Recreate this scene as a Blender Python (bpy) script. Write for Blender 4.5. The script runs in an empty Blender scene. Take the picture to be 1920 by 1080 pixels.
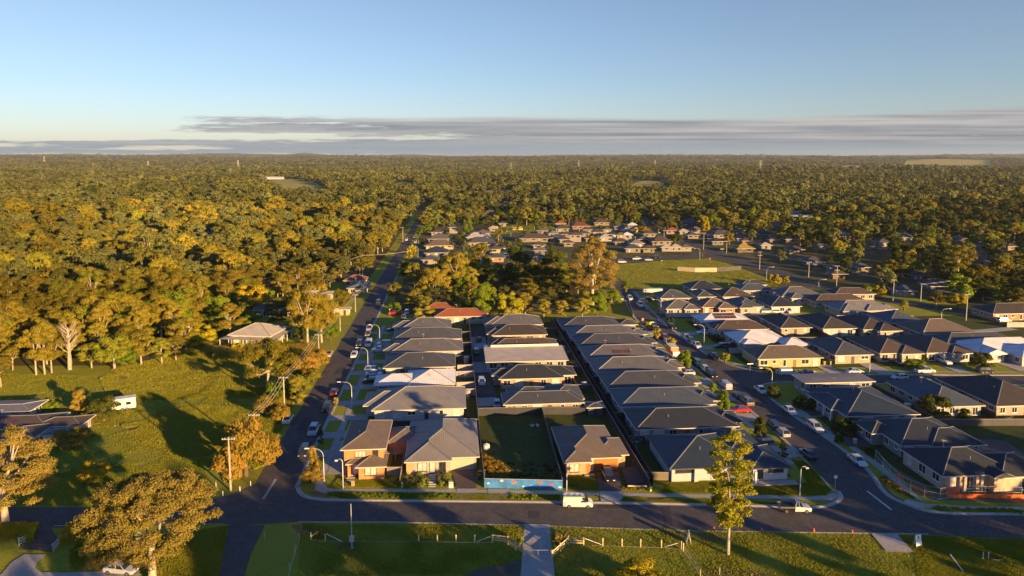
import bpy, bmesh, math, random
import numpy as np
from mathutils import Vector, Matrix
R = math.radians
random.seed(7); rng = np.random.default_rng(7)
S = bpy.context.scene
COL = S.collection
# ------------------------------------------------------------ camera
F = 1300.0; Y0 = 435.0; TH = math.atan((Y0-293)/F); H = 60.0; A = R(4.8)
cd = bpy.data.cameras.new('camera'); cam = bpy.data.objects.new('camera', cd); COL.objects.link(cam)
cam.location = (0, 0, H); cam.rotation_euler = (R(90)-TH, 0, 0)
cd.sensor_width = 36; cd.lens = 36*F/1920; cd.shift_y = (Y0-540)/1920
cd.clip_start = 0.5; cd.clip_end = 90000
S.camera = cam
S.render.resolution_x = 1024; S.render.resolution_y = 576
# ------------------------------------------------------------ light
SUN_AZ = R(44); SUN_EL = R(10)            # light travels to (-sin az, +cos az)
tosun = Vector((math.sin(SUN_AZ)*math.cos(SUN_EL), -math.cos(SUN_AZ)*math.cos(SUN_EL), math.sin(SUN_EL)))
sl = bpy.data.lights.new('sun', 'SUN'); so = bpy.data.objects.new('sun', sl); COL.objects.link(so)
sl.energy = 5.0; sl.angle = R(0.5); sl.color = (1.0, 0.62, 0.25)
so.rotation_euler = tosun.to_track_quat('Z', 'Y').to_euler(); so.location = (200, -200, 120)
S.view_settings.view_transform = 'Standard'; S.view_settings.look = 'None'
S.view_settings.exposure = 1.35; S.view_settings.gamma = 1
w = bpy.data.worlds.new('World'); S.world = w; w.use_nodes = True
nt = w.node_tree; N = nt.nodes; L = nt.links; N.clear()
def nn(t, **k):
    n = N.new(t)
    for a, b in k.items(): setattr(n, a, b)
    return n
def mth(op, a, b=None, c=None, clamp=False):
    n = nn('ShaderNodeMath', operation=op, use_clamp=clamp)
    for i, v in enumerate((a, b, c)):
        if v is None: continue
        if isinstance(v, (int, float)): n.inputs[i].default_value = v
        else: L.new(v, n.inputs[i])
    return n.outputs[0]
def sstep(v, lo, hi, a=0.0, b=1.0):
    n = nn('ShaderNodeMapRange', interpolation_type='SMOOTHSTEP')
    for i, q in enumerate((v, lo, hi, a, b)):
        if isinstance(q, (int, float)): n.inputs[i].default_value = q
        else: L.new(q, n.inputs[i])
    return n.outputs[0]
sky = nn('ShaderNodeTexSky', sky_type='NISHITA'); sky.sun_disc = False
sky.sun_elevation = SUN_EL; sky.sun_rotation = math.atan2(tosun.x, tosun.y)
sky.air_density = 1.0; sky.dust_density = 0.4; sky.ozone_density = 2.0; sky.altitude = 60
tc = nn('ShaderNodeTexCoord'); sx = nn('ShaderNodeSeparateXYZ'); L.new(tc.outputs['Generated'], sx.inputs[0])
ay = mth('MAXIMUM', sx.outputs[1], 0.05)
u_ = mth('DIVIDE', sx.outputs[0], ay); e_ = mth('DIVIDE', sx.outputs[2], ay)
def noise(su, se, det, off, rough=0.55):
    cx = nn('ShaderNodeCombineXYZ'); L.new(mth('MULTIPLY', u_, su), cx.inputs[0]); L.new(mth('MULTIPLY', e_, se), cx.inputs[1]); cx.inputs[2].default_value = off
    n = nn('ShaderNodeTexNoise'); L.new(cx.outputs[0], n.inputs['Vector']); n.inputs['Scale'].default_value = 1; n.inputs['Detail'].default_value = det; n.inputs['Roughness'].default_value = rough
    return n.outputs[0]
n1 = noise(5, 90, 6, 0.3); n2 = noise(2.2, 30, 4, 5.1); n3 = noise(26, 230, 4, 9.7); n4 = noise(3.0, 160, 5, 14.2)
nz = mth('ADD', mth('ADD', mth('MULTIPLY', mth('SUBTRACT', n1, .5), 0.9), mth('MULTIPLY', mth('SUBTRACT', n4, .5), 1.1)), mth('MULTIPLY', mth('SUBTRACT', n3, .5), 0.6))
# upper edge of the cloud deck as a function of azimuth
top = mth('ADD', mth('ADD', 0.0600, mth('MULTIPLY', mth('SUBTRACT', n2, .5), 0.012)), sstep(u_, 0.35, 0.75, -0.007, 0.010))
top = mth('ADD', top, sstep(u_, -0.45, -0.1, 0.004, 0.0)); top = mth('ADD', top, mth('MULTIPLY', mth('SUBTRACT', n1, .5), 0.012))
up = sstep(e_, mth('SUBTRACT', top, 0.006), mth('ADD', top, 0.003), 1, 0)
solid = sstep(u_, -0.36, 0.10, -0.35, 1.15)               # left part broken, right part closed
gap = mth('MULTIPLY', sstep(mth('ABSOLUTE', mth('SUBTRACT', e_, 0.030)), 0.001, 0.008, 1, 0), sstep(u_, -0.15, 0.05, 0.6, 0.0))
lowband = mth('MULTIPLY', sstep(mth('ABSOLUTE', mth('SUBTRACT', e_, 0.013)), 0.005, 0.015, 1, 0), 1.0)
leftcut = mth('MULTIPLY', sstep(u_, -0.60, -0.42, -1.6, 0.0), sstep(e_, 0.020, 0.03, 0, 1))
streak = mth('MULTIPLY', sstep(mth('ABSOLUTE', mth('SUBTRACT', e_, 0.045)), 0.005, 0.021, 1, 0), sstep(u_, -0.62, -0.35, 0.1, 1.1))
cm = mth('ADD', mth('ADD', solid, lowband), mth('ADD', streak, mth('SUBTRACT', mth('MULTIPLY', nz, 3.6), gap)))
cm = mth('ADD', cm, leftcut)
cm = mth('MULTIPLY', sstep(cm, -0.15, 0.75), up)
cm = mth('MULTIPLY', cm, sstep(e_, 0.0005, 0.0035, 0.35, 1.0))
wisp = mth('MULTIPLY', sstep(noise(9, 260, 4, 31.0), 0.66, 0.8), mth('MULTIPLY', sstep(e_, 0.055, 0.06), sstep(e_, 0.075, 0.09, 1, 0)))
cm = mth('MAXIMUM', cm, mth('MULTIPLY', wisp, 0.5))
cr = nn('ShaderNodeValToRGB'); L.new(mth('ADD', mth('MULTIPLY', n4, 0.75), mth('ADD', mth('MULTIPLY', n1, 0.35), mth('MULTIPLY', sstep(e_, 0.03, 0.056), .07))), cr.inputs[0])
cr.color_ramp.elements[0].position = 0.42; cr.color_ramp.elements[0].color = (0.235, 0.27, 0.325, 1)
cr.color_ramp.elements[1].position = 0.72; cr.color_ramp.elements[1].color = (0.62, 0.60, 0.585, 1)
lowc = nn('ShaderNodeMixRGB'); L.new(sstep(e_, 0.006, 0.030, 1, 0), lowc.inputs[0]); L.new(cr.outputs[0], lowc.inputs[1]); lowc.inputs[2].default_value = (0.30, 0.41, 0.49, 1)
CLOUD = 6.3
cs = nn('ShaderNodeVectorMath', operation='SCALE'); L.new(lowc.outputs[0], cs.inputs[0]); cs.inputs['Scale'].default_value = CLOUD
tr_ = nn('ShaderNodeValToRGB'); L.new(mth('MULTIPLY', e_, 2.5), tr_.inputs[0])      # cooler, cleaner air near the horizon
te = tr_.color_ramp.elements; te[0].position = 0; te[0].color = (.76, .80, 1.15, 1); te[1].position = .62; te[1].color = (.88, .83, .92, 1); tq = te.new(.28); tq.color = (.78, .80, 1.0, 1); tq = te.new(1.0); tq.color = (.46, .66, 1.10, 1)
tn = nn('ShaderNodeMixRGB', blend_type='MULTIPLY'); tn.inputs[0].default_value = 1; L.new(sky.outputs[0], tn.inputs[1]); L.new(tr_.outputs[0], tn.inputs[2])
ts = nn('ShaderNodeVectorMath', operation='SCALE'); L.new(tn.outputs[0], ts.inputs[0]); ts.inputs['Scale'].default_value = 1.27
mx = nn('ShaderNodeMixRGB'); L.new(mth('MULTIPLY', cm, 0.95), mx.inputs[0]); L.new(ts.outputs[0], mx.inputs[1]); L.new(cs.outputs[0], mx.inputs[2])
bg = nn('ShaderNodeBackground'); bg.inputs[1].default_value = 0.055; L.new(mx.outputs[0], bg.inputs[0])
wo = nn('ShaderNodeOutputWorld'); L.new(bg.outputs[0], wo.inputs[0])

# ------------------------------------------------------------ coordinates
def P(px, py, z=0.0):
    u = (px-960)/F; v = (Y0-py)/F
    t = (H-z)/(math.sin(TH)-v*math.cos(TH))
    return Vector((t*u, t*(math.cos(TH)+v*math.sin(TH)), z))
CA, SA = math.cos(A), math.sin(A)
def W(gx, gy, z=0.0): return Vector((gx*CA-gy*SA, gx*SA+gy*CA, z))
def gofw(p): return (p[0]*CA+p[1]*SA, -p[0]*SA+p[1]*CA)
def mpp(px, py): return P(px, py).length and ((P(px, py)-cam.location).dot(Vector((0, math.cos(TH), -math.sin(TH)))))/F
def pix(p):
    d = Vector(p)-Vector((0, 0, H)); f = d.y*math.cos(TH)-d.z*math.sin(TH); up_ = d.y*math.sin(TH)+d.z*math.cos(TH)
    return 960+F*d.x/f, Y0-F*up_/f
# ------------------------------------------------------------ materials
MATS = {}
def mk(name):
    m = bpy.data.materials.new(name); m.use_nodes = True
    n = m.node_tree.nodes; b = n['Principled BSDF']; return m, n, m.node_tree.links, b
def inn(b, k, v):
    if k in b.inputs: b.inputs[k].default_value = v
def c4(c, s=1.0): return (min(1, c[0]*s), min(1, c[1]*s), min(1, c[2]*s), 1)
def plain(name, col, rough=0.7, var=0.2, scale=1.5, metal=0.0, bump=0.0, coat=0.0, spec=0.5):
    if name in MATS: return MATS[name]
    m, n, l, b = mk(name)
    t = n.new('ShaderNodeTexCoord'); ns = n.new('ShaderNodeTexNoise'); ns.inputs['Scale'].default_value = scale; ns.inputs['Detail'].default_value = 5
    l.new(t.outputs['Object'], ns.inputs['Vector'])
    r = n.new('ShaderNodeValToRGB'); l.new(ns.outputs[0], r.inputs[0])
    r.color_ramp.elements[0].position = .3; r.color_ramp.elements[0].color = c4(col, 1-var)
    r.color_ramp.elements[1].position = .7; r.color_ramp.elements[1].color = c4(col, 1+var)
    l.new(r.outputs[0], b.inputs['Base Color']); inn(b, 'Roughness', rough); inn(b, 'Metallic', metal)
    inn(b, 'Coat Weight', coat); inn(b, 'Specular IOR Level', spec)
    if bump:
        bp = n.new('ShaderNodeBump'); bp.inputs['Strength'].default_value = bump; l.new(ns.outputs[0], bp.inputs['Height']); l.new(bp.outputs[0], b.inputs['Normal'])
    MATS[name] = m; return m
def roofmat(kind, col):
    name = 'roof_%s_%02d_%02d_%02d' % (kind, int(col[0]*100), int(col[1]*100), int(col[2]*100))
    if name in MATS: return MATS[name]
    m, n, l, b = mk(name)
    uv = n.new('ShaderNodeUVMap'); oi = n.new('ShaderNodeObjectInfo')
    big = n.new('ShaderNodeTexNoise'); big.inputs['Scale'].default_value = 0.35; big.inputs['Detail'].default_value = 6; l.new(uv.outputs[0], big.inputs['Vector'])
    if kind == 'metal':
        wv = n.new('ShaderNodeTexWave'); wv.bands_direction = 'X'; wv.inputs['Scale'].default_value = 0.314/0.38; l.new(uv.outputs[0], wv.inputs['Vector']); h = wv.outputs['Fac']
        st, inn_r, dk = 0.5, 0.6, 0.25
    else:
        br = n.new('ShaderNodeTexBrick'); br.inputs['Scale'].default_value = 1.0; br.inputs['Brick Width'].default_value = 0.34; br.inputs['Row Height'].default_value = 0.36
        br.inputs['Mortar Size'].default_value = 0.045; br.inputs['Mortar Smooth'].default_value = 0.6; br.inputs['Color1'].default_value = (1, 1, 1, 1); br.inputs['Color2'].default_value = (.72, .72, .72, 1); br.inputs['Mortar'].default_value = (0, 0, 0, 1)
        l.new(uv.outputs[0], br.inputs['Vector']); h = br.outputs['Color']; st, inn_r, dk = 0.6, 0.75, 0.5
    bw = n.new('ShaderNodeMath'); bw.operation = 'MULTIPLY_ADD'; l.new(h, bw.inputs[0]); bw.inputs[1].default_value = dk; bw.inputs[2].default_value = 1-dk
    nm = n.new('ShaderNodeMath'); nm.operation = 'MULTIPLY_ADD'; l.new(big.outputs[0], nm.inputs[0]); nm.inputs[1].default_value = 0.7; nm.inputs[2].default_value = 0.66
    m2 = n.new('ShaderNodeMath'); m2.operation = 'MULTIPLY'; l.new(bw.outputs[0], m2.inputs[0]); l.new(nm.outputs[0], m2.inputs[1])
    vs = n.new('ShaderNodeVectorMath'); vs.operation = 'SCALE'; vs.inputs[0].default_value = col; l.new(m2.outputs[0], vs.inputs['Scale'])
    l.new(vs.outputs[0], b.inputs['Base Color']); inn(b, 'Roughness', inn_r)
    bp = n.new('ShaderNodeBump'); bp.inputs['Strength'].default_value = st; bp.inputs['Distance'].default_value = 0.03; l.new(h, bp.inputs['Height']); l.new(bp.outputs[0], b.inputs['Normal'])
    MATS[name] = m; return m
def brickmat(col):
    name = 'brick_%02d_%02d_%02d' % tuple(int(c*100) for c in col)
    if name in MATS: return MATS[name]
    m, n, l, b = mk(name); t = n.new('ShaderNodeTexCoord')
    sp = n.new('ShaderNodeSeparateXYZ'); l.new(t.outputs['Object'], sp.inputs[0]); ad = n.new('ShaderNodeMath'); l.new(sp.outputs[0], ad.inputs[0]); l.new(sp.outputs[1], ad.inputs[1])
    cb = n.new('ShaderNodeCombineXYZ'); l.new(ad.outputs[0], cb.inputs[0]); l.new(sp.outputs[2], cb.inputs[1])
    br = n.new('ShaderNodeTexBrick'); l.new(cb.outputs[0], br.inputs['Vector']); br.inputs['Scale'].default_value = 1; br.inputs['Brick Width'].default_value = .24; br.inputs['Row Height'].default_value = .086; br.inputs['Mortar Size'].default_value = .008
    br.inputs['Color1'].default_value = c4(col, .8); br.inputs['Color2'].default_value = c4(col, 1.2); br.inputs['Mortar'].default_value = c4((.26, .21, .16))
    ns = n.new('ShaderNodeTexNoise'); ns.inputs['Scale'].default_value = 1.2; ns.inputs['Detail'].default_value = 6; l.new(t.outputs['Object'], ns.inputs['Vector'])
    mm = n.new('ShaderNodeMixRGB'); mm.blend_type = 'MULTIPLY'; mm.inputs[0].default_value = .5; l.new(br.outputs[0], mm.inputs[1]); l.new(ns.outputs[0], mm.inputs[2])
    gm = n.new('ShaderNodeVectorMath'); gm.operation = 'SCALE'; gm.inputs['Scale'].default_value = 1.45; l.new(mm.outputs[0], gm.inputs[0])
    l.new(gm.outputs[0], b.inputs['Base Color']); inn(b, 'Roughness', .85); MATS[name] = m; return m
def groundmat(name, cols, scales, rough=0.95, bump=0.5, bs=3.0):
    """mix of colours by noises at several sizes, in world metres"""
    m, n, l, b = mk(name); t = n.new('ShaderNodeTexCoord'); prev = None
    for i, (c, s) in enumerate(zip(cols, [None]+list(scales))):
        if prev is None:
            prev = n.new('ShaderNodeRGB'); prev.outputs[0].default_value = c4(c); prev = prev.outputs[0]; continue
        ns = n.new('ShaderNodeTexNoise'); ns.inputs['Scale'].default_value = s; ns.inputs['Detail'].default_value = 7; ns.inputs['Roughness'].default_value = .62; ns.inputs['Distortion'].default_value = .4; l.new(t.outputs['Object'], ns.inputs['Vector'])
        mr = n.new('ShaderNodeMapRange'); l.new(ns.outputs[0], mr.inputs[0]); mr.inputs[1].default_value = .42; mr.inputs[2].default_value = .62
        mm = n.new('ShaderNodeMixRGB'); l.new(mr.outputs[0], mm.inputs[0]); l.new(prev, mm.inputs[1]); mm.inputs[2].default_value = c4(c); prev = mm.outputs[0]
    l.new(prev, b.inputs['Base Color']); inn(b, 'Roughness', rough); inn(b, 'Specular IOR Level', .15)
    nb = n.new('ShaderNodeTexNoise'); nb.inputs['Scale'].default_value = bs; nb.inputs['Detail'].default_value = 6; l.new(t.outputs['Object'], nb.inputs['Vector'])
    bp = n.new('ShaderNodeBump'); bp.inputs['Strength'].default_value = bump; bp.inputs['Distance'].default_value = .15; l.new(nb.outputs[0], bp.inputs['Height']); l.new(bp.outputs[0], b.inputs['Normal'])
    MATS[name] = m; return m
def leafmat(name, cols, trans=0.25):
    m, n, l, b = mk(name); n.remove(b); out = n['Material Output']
    oi = n.new('ShaderNodeObjectInfo'); t = n.new('ShaderNodeTexCoord'); ge = n.new('ShaderNodeNewGeometry')
    ns = n.new('ShaderNodeTexNoise'); ns.inputs['Scale'].default_value = .45; ns.inputs['Detail'].default_value = 5; l.new(t.outputs['Object'], ns.inputs['Vector'])
    a = n.new('ShaderNodeMath'); a.operation = 'MULTIPLY_ADD'; l.new(oi.outputs['Random'], a.inputs[0]); a.inputs[1].default_value = .75
    q = n.new('ShaderNodeMath'); q.operation = 'MULTIPLY_ADD'; l.new(ge.outputs['Random Per Island'], q.inputs[0]); q.inputs[1].default_value = .3; q.inputs[2].default_value = -.40
    q2 = n.new('ShaderNodeMath'); l.new(ns.outputs[0], q2.inputs[0]); l.new(q.outputs[0], q2.inputs[1]); l.new(q2.outputs[0], a.inputs[2])
    r = n.new('ShaderNodeValToRGB'); l.new(a.outputs[0], r.inputs[0]); el = r.color_ramp.elements
    while len(el) < len(cols): el.new(.5)
    for i, c in enumerate(cols): el[i].position = .08+.84*i/(len(cols)-1); el[i].color = c4(c)
    col = r.outputs[0]
    if name == 'forest_leaves' or name == 'gum_leaves':
        lo = n.new('ShaderNodeTexNoise'); lo.inputs['Scale'].default_value = .006; lo.inputs['Detail'].default_value = 4; lo.inputs['Roughness'].default_value = .65; l.new(oi.outputs['Location'], lo.inputs['Vector'])
        mr = n.new('ShaderNodeMapRange'); l.new(lo.outputs[0], mr.inputs[0]); mr.inputs[1].default_value = .38; mr.inputs[2].default_value = .62; mr.inputs[3].default_value = .66; mr.inputs[4].default_value = 1.55
        rv = n.new('ShaderNodeMath'); rv.operation = 'MULTIPLY_ADD'; l.new(oi.outputs['Random'], rv.inputs[0]); rv.inputs[1].default_value = .5; rv.inputs[2].default_value = .72
        mv = n.new('ShaderNodeMath'); mv.operation = 'MULTIPLY'; l.new(mr.outputs[0], mv.inputs[0]); l.new(rv.outputs[0], mv.inputs[1])
        sc_ = n.new('ShaderNodeVectorMath'); sc_.operation = 'SCALE'; l.new(col, sc_.inputs[0]); l.new(mv.outputs[0], sc_.inputs['Scale']); col = sc_.outputs[0]
    d = n.new('ShaderNodeBsdfDiffuse'); tr = n.new('ShaderNodeBsdfTranslucent'); mixn = n.new('ShaderNodeMixShader'); mixn.inputs[0].default_value = trans
    l.new(col, d.inputs[0]); l.new(col, tr.inputs[0]); l.new(d.outputs[0], mixn.inputs[1]); l.new(tr.outputs[0], mixn.inputs[2]); l.new(mixn.outputs[0], out.inputs[0])
    MATS[name] = m; return m

# ------------------------------------------------------------ mesh helpers
class M:
    def __init__(s): s.v = []; s.f = []; s.u = []; s.m = []; s.mats = []
    def mi(s, mat):
        if mat is None: return 0
        if mat not in s.mats: s.mats.append(mat)
        return s.mats.index(mat)
    def face(s, pts, mat=None, uv=None):
        k = len(s.v); s.v += [tuple(p) for p in pts]; s.f.append(tuple(range(k, k+len(pts)))); s.m.append(s.mi(mat))
        s.u += uv if uv else [(p[0], p[1]) for p in pts]
    def box(s, x0, x1, y0, y1, z0, z1, mat=None, T=None):
        c = [Vector((x, y, z)) for z in (z0, z1) for x, y in ((x0, y0), (x1, y0), (x1, y1), (x0, y1))]
        if T: c = [T@p for p in c]
        for q in ((3, 2, 1, 0), (4, 5, 6, 7), (0, 1, 5, 4), (1, 2, 6, 5), (2, 3, 7, 6), (3, 0, 4, 7)): s.face([c[i] for i in q], mat)
        return s
    def tube(s, pts, rads, n=6, mat=None, cap=True):
        pts = [Vector(p) for p in pts]
        if isinstance(rads, (int, float)): rads = [rads]*len(pts)
        rings = []
        for i, p in enumerate(pts):
            d = (pts[min(i+1, len(pts)-1)]-pts[max(i-1, 0)]).normalized()
            a = d.cross(Vector((0, 0, 1)) if abs(d.z) < .9 else Vector((1, 0, 0))).normalized(); b = d.cross(a)
            rings.append([p+(a*math.cos(2*math.pi*k/n)+b*math.sin(2*math.pi*k/n))*rads[i] for k in range(n)])
        k0 = len(s.v); mi = s.mi(mat)
        for r in rings: s.v += [tuple(q) for q in r]
        for i in range(len(rings)-1):
            for k in range(n):
                s.f.append((k0+i*n+k, k0+i*n+(k+1) % n, k0+(i+1)*n+(k+1) % n, k0+(i+1)*n+k)); s.m.append(mi); s.u += [(0, 0)]*4
        if cap:
            s.f.append(tuple(k0+k for k in range(n))); s.m.append(mi); s.u += [(0, 0)]*n
            s.f.append(tuple(k0+(len(rings)-1)*n+k for k in range(n)))
            s.m.append(mi); s.u += [(0, 0)]*n
        return s
    def mesh(s, name, mat=None, smooth=False):
        me = bpy.data.meshes.new(name); me.from_pydata(s.v, [], s.f)
        if s.mats:
            for q in s.mats: me.materials.append(q)
            me.polygons.foreach_set('material_index', s.m)
        elif mat: me.materials.append(mat)
        uvl = me.uv_layers.new(name='UVMap'); uvl.data.foreach_set('uv', np.array(s.u, dtype=np.float32).ravel())
        if smooth: me.polygons.foreach_set('use_smooth', [True]*len(s.f))
        me.update(); return me
    def build(s, name, mat=None, parent=None, smooth=False):
        o = bpy.data.objects.new(name, s.mesh(name, mat, smooth)); COL.objects.link(o)
        if parent: o.parent = parent
        return o
def tag(o, label=None, cat=None, group=None, kind=None):
    if label: o['label'] = label
    if cat: o['category'] = cat
    if group: o['group'] = group
    if kind: o['kind'] = kind
    return o
def thing(name, label, cat, loc=(0, 0, 0), rz=0.0, group=None):
    o = bpy.data.objects.new(name, None); o.empty_display_size = .5; COL.objects.link(o); o.location = loc; o.rotation_euler = (0, 0, rz)
    return tag(o, label, cat, group)
def copy_tree(o, parent=None):
    c = o.copy(); COL.objects.link(c); c.parent = parent
    for ch in KIDS.get(o.name, []): copy_tree_child(ch, c)
    return c
KIDS = {}
def note_kids(root):
    k = {}
    for o in bpy.data.objects:
        if o.parent: k.setdefault(o.parent.name, []).append(o)
    KIDS.update(k)
def copy_tree_child(o, parent):
    c = o.copy(); COL.objects.link(c); c.parent = parent
    for ch in KIDS.get(o.name, []): copy_tree_child(ch, c)
def sheet(name, pts, z, mat, label=None, cat=None, kind='structure', thick=0.0):
    """flat polygon lying on the ground"""
    bm = bmesh.new(); vs = [bm.verts.new((p[0], p[1], z)) for p in pts]; f = bm.faces.new(vs)
    bmesh.ops.triangulate(bm, faces=[f])
    me = bpy.data.meshes.new(name); bm.to_mesh(me); bm.free()
    if me.polygons and me.polygons[0].normal.z < 0: me.flip_normals()
    me.materials.append(mat); o = bpy.data.objects.new(name, me); COL.objects.link(o)
    return tag(o, label, cat, None, kind)
def multisheet(name, polys, z, mat):
    bm = bmesh.new()
    for i_, pts in enumerate(polys):
        f = bm.faces.new([bm.verts.new((p[0], p[1], z+i_*.0012)) for p in pts]); f.normal_update()
        if f.normal.z < 0: f.normal_flip()
        bmesh.ops.triangulate(bm, faces=[f])
    me = bpy.data.meshes.new(name); bm.to_mesh(me); bm.free(); me.materials.append(mat)
    o = bpy.data.objects.new(name, me); COL.objects.link(o); return tag(o, kind='structure')
def smoothline(pts, n=6):
    pts = [Vector(p) for p in pts]; out = []
    for i in range(len(pts)-1):
        p0, p1, p2, p3 = pts[max(i-1, 0)], pts[i], pts[i+1], pts[min(i+2, len(pts)-1)]
        for k in range(n):
            t = k/n; out.append(.5*((2*p1)+(p2-p0)*t+(2*p0-5*p1+4*p2-p3)*t*t+(3*p1-p0-3*p2+p3)*t**3))
    out.append(pts[-1]); return out
def strip(m, pts, w0, w1, z0, z1, mat=None):
    """kerb-like bar along a polyline, from offset w0 to w1 (left of travel positive)"""
    pr = None
    for i, p in enumerate(pts):
        d = (pts[min(i+1, len(pts)-1)]-pts[max(i-1, 0)]); d.z = 0; d.normalize(); n = Vector((-d.y, d.x, 0))
        q = [p+n*w0+Vector((0, 0, z0)), p+n*w0+Vector((0, 0, z1)), p+n*w1+Vector((0, 0, z1)), p+n*w1+Vector((0, 0, z0))]
        if pr:
            for k in range(3): m.face([pr[k], q[k], q[k+1], pr[k+1]], mat)
        pr = q
# ------------------------------------------------------------ terrain
def vnoise(x, y, s):
    x = x/s; y = y/s; xi = np.floor(x); yi = np.floor(y); fx = x-xi; fy = y-yi; fx = fx*fx*(3-2*fx); fy = fy*fy*(3-2*fy)
    def h(a, b): q = np.sin(a*127.1+b*311.7)*43758.5453; return q-np.floor(q)
    return (h(xi, yi)*(1-fx)+h(xi+1, yi)*fx)*(1-fy)+(h(xi, yi+1)*(1-fx)+h(xi+1, yi+1)*fx)*fy
def terr(x, y):
    x = np.asarray(x, float); y = np.asarray(y, float); r = np.hypot(x, y)
    k = np.clip((r-800)/2600, 0, 1); k = k*k*(3-2*k)
    h = (vnoise(x+900, y, 900)-.45)*26+(vnoise(x, y+400, 380)-.5)*10
    k2 = np.clip((r-4500)/6000, 0, 1)
    h2 = 34*k2+vnoise(x+5000, y+100, 2600)*46*k2+(vnoise(x, y, 1300)-.4)*26*k2-10*k2
    # a few low far hills on the left of the skyline
    for cx, cy, rr, hh in ((-8600, 14000, 500, 60), (-5600, 14500, 1500, 34), (-4300, 14800, 330, 62), (-2200, 14500, 600, 34), (2200, 14800, 1400, 18)):
        h2 = h2+hh*np.exp(-(((x-cx)/rr)**2+((y-cy)/rr)**2))
    return h*k+h2
rad = [0]+list(np.geomspace(40, 60000, 120)); NA = 240
m = M(); vs = []; fs = []
ang = np.linspace(0, 2*np.pi, NA, endpoint=False)
rr, aa = np.meshgrid(rad, ang, indexing='ij'); X = rr*np.sin(aa); Y = rr*np.cos(aa); Z = terr(X, Y)
Z = np.where(rr > 16000, np.minimum(Z, 56)-.0, Z)
V = np.stack([X, Y, Z], -1).reshape(-1, 3)
for i in range(len(rad)-1):
    for j in range(NA):
        a, b = i*NA+j, i*NA+(j+1) % NA; c, d = (i+1)*NA+(j+1) % NA, (i+1)*NA+j
        fs.append((a, d, c, b) if i else (0, d, c))
me = bpy.data.meshes.new('ground'); me.from_pydata(V.tolist(), [], fs); me.update()
LAWN = groundmat('lawn', [(.24, .27, .024), (.16, .20, .02), (.32, .28, .035), (.26, .28, .026)], [.35, .06, 1.3], bump=1.0)
FLOOR = groundmat('forest_ground', [(.09, .085, .025), (.06, .06, .018), (.14, .11, .045)], [.12, .03])
# far ground is forest-coloured: mix by true distance from town
me.materials.append(LAWN); me.materials.append(FLOOR)
for p in me.polygons:
    c = p.center
    if c.length > 760 and not (c.y < 0): p.material_index = 1
g = bpy.data.objects.new('ground', me); COL.objects.link(g); tag(g, kind='structure')

ASPH = groundmat('asphalt', [(.095, .086, .082), (.064, .060, .060), (.125, .112, .10), (.080, .074, .072)], [.09, 1.8, .5], rough=.85, bump=.6, bs=14)
CONC = groundmat('concrete', [(.36, .34, .31), (.30, .285, .26), (.42, .40, .36)], [.5, 3], rough=.85, bump=.2, bs=10)
KERBM = groundmat('kerb_concrete', [(.42, .39, .34), (.34, .32, .29)], [.8], rough=.8, bump=.15, bs=8)
PAVER = groundmat('dark_paving', [(.13, .10, .085), (.10, .08, .07)], [.8], rough=.8, bump=.3, bs=12)
EARTH = groundmat('bare_earth', [(.24, .17, .10), (.16, .12, .07), (.12, .12, .04)], [.5, 1.6])
MEADOW = groundmat('meadow_grass', [(.30, .24, .04), (.36, .26, .06), (.20, .20, .03)], [.15, .7], bump=1.0, bs=1.6)
DKLAWN = groundmat('shaded_yard_lawn', [(.055, .085, .014), (.035, .05, .012), (.09, .09, .025)], [.5, 2.0], bump=1.0)  # darker copy of the lawn, yard shade put into its colour
PAINT = plain('road_paint', (.62, .60, .55), .7, .12, 3)

def PX(*a): return [P(x, y) for x, y in a]
def GX(*a): return [W(x, y) for x, y in a]
# road surfaces (one object)
front_up = PX((-120, 950), (0, 951), (165, 951), (300, 949), (380, 938), (433, 927), (479, 907), (500, 880))
roads = []
frontp = (PX((-160, 990), (0, 988), (175, 990), (300, 985), (412, 981), (440, 986)) + PX((560, 979), (720, 979), (1000, 985), (1280, 995), (1690, 1001), (1940, 1012), (2100, 1020))
          + PX((2100, 968), (1920, 965), (1762, 962)) + PX((1703, 947), (1660, 925), (1573, 922), (1577, 935), (1563, 945), (1540, 951), (1217, 945), (900, 941), (640, 938)) + GX((-23.9, 118.4), (-26.6, 119.6), (-28.2, 121.6), (-28.9, 123.8)) + list(reversed(front_up)))
roads.append(frontp)
# left street, straight along the grid
Ls = [(-37.0, 126.0), (-37.0, 300), (-36.5, 420), (-36, 700), (-31.5, 700), (-30, 420), (-29.3, 300), (-29.1, 124)]
roads.append([P(500, 882)]+GX(*Ls))
lane = PX((430, 985), (497, 985), (470, 1040), (452, 1100), (405, 1100)); roads.append(lane)
# right street
rl = GX((67.8, 113.5), (68.8, 122), (69.6, 136), (69.8, 150), (69.3, 164), (68.3, 176), (68.0, 190), (67.2, 206), (66.8, 222), (66.6, 240), (67.6, 256), (70.5, 276), (73.5, 299), (73.5, 318))
rr_ = GX((80.5, 318), (79.3, 300), (77.5, 280), (75.5, 262), (74.7, 246), (74.9, 228), (75.6, 210), (77.0, 196), (80.5, 187.0), (88, 180.6), (102, 178.2), (122, 176.3), (156, 173.0), (230, 168.0))
rr2 = GX((230, 158.0), (156, 165.0), (122, 168.4), (100, 171.5), (90, 173.2), (83, 172.6), (79.3, 169.0), (78.2, 160), (78.3, 148), (79.1, 134), (78.9, 122), (77.6, 112), (78.5, 108))
roads.append(rl+rr_+rr2+PX((1762, 963)))
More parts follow.
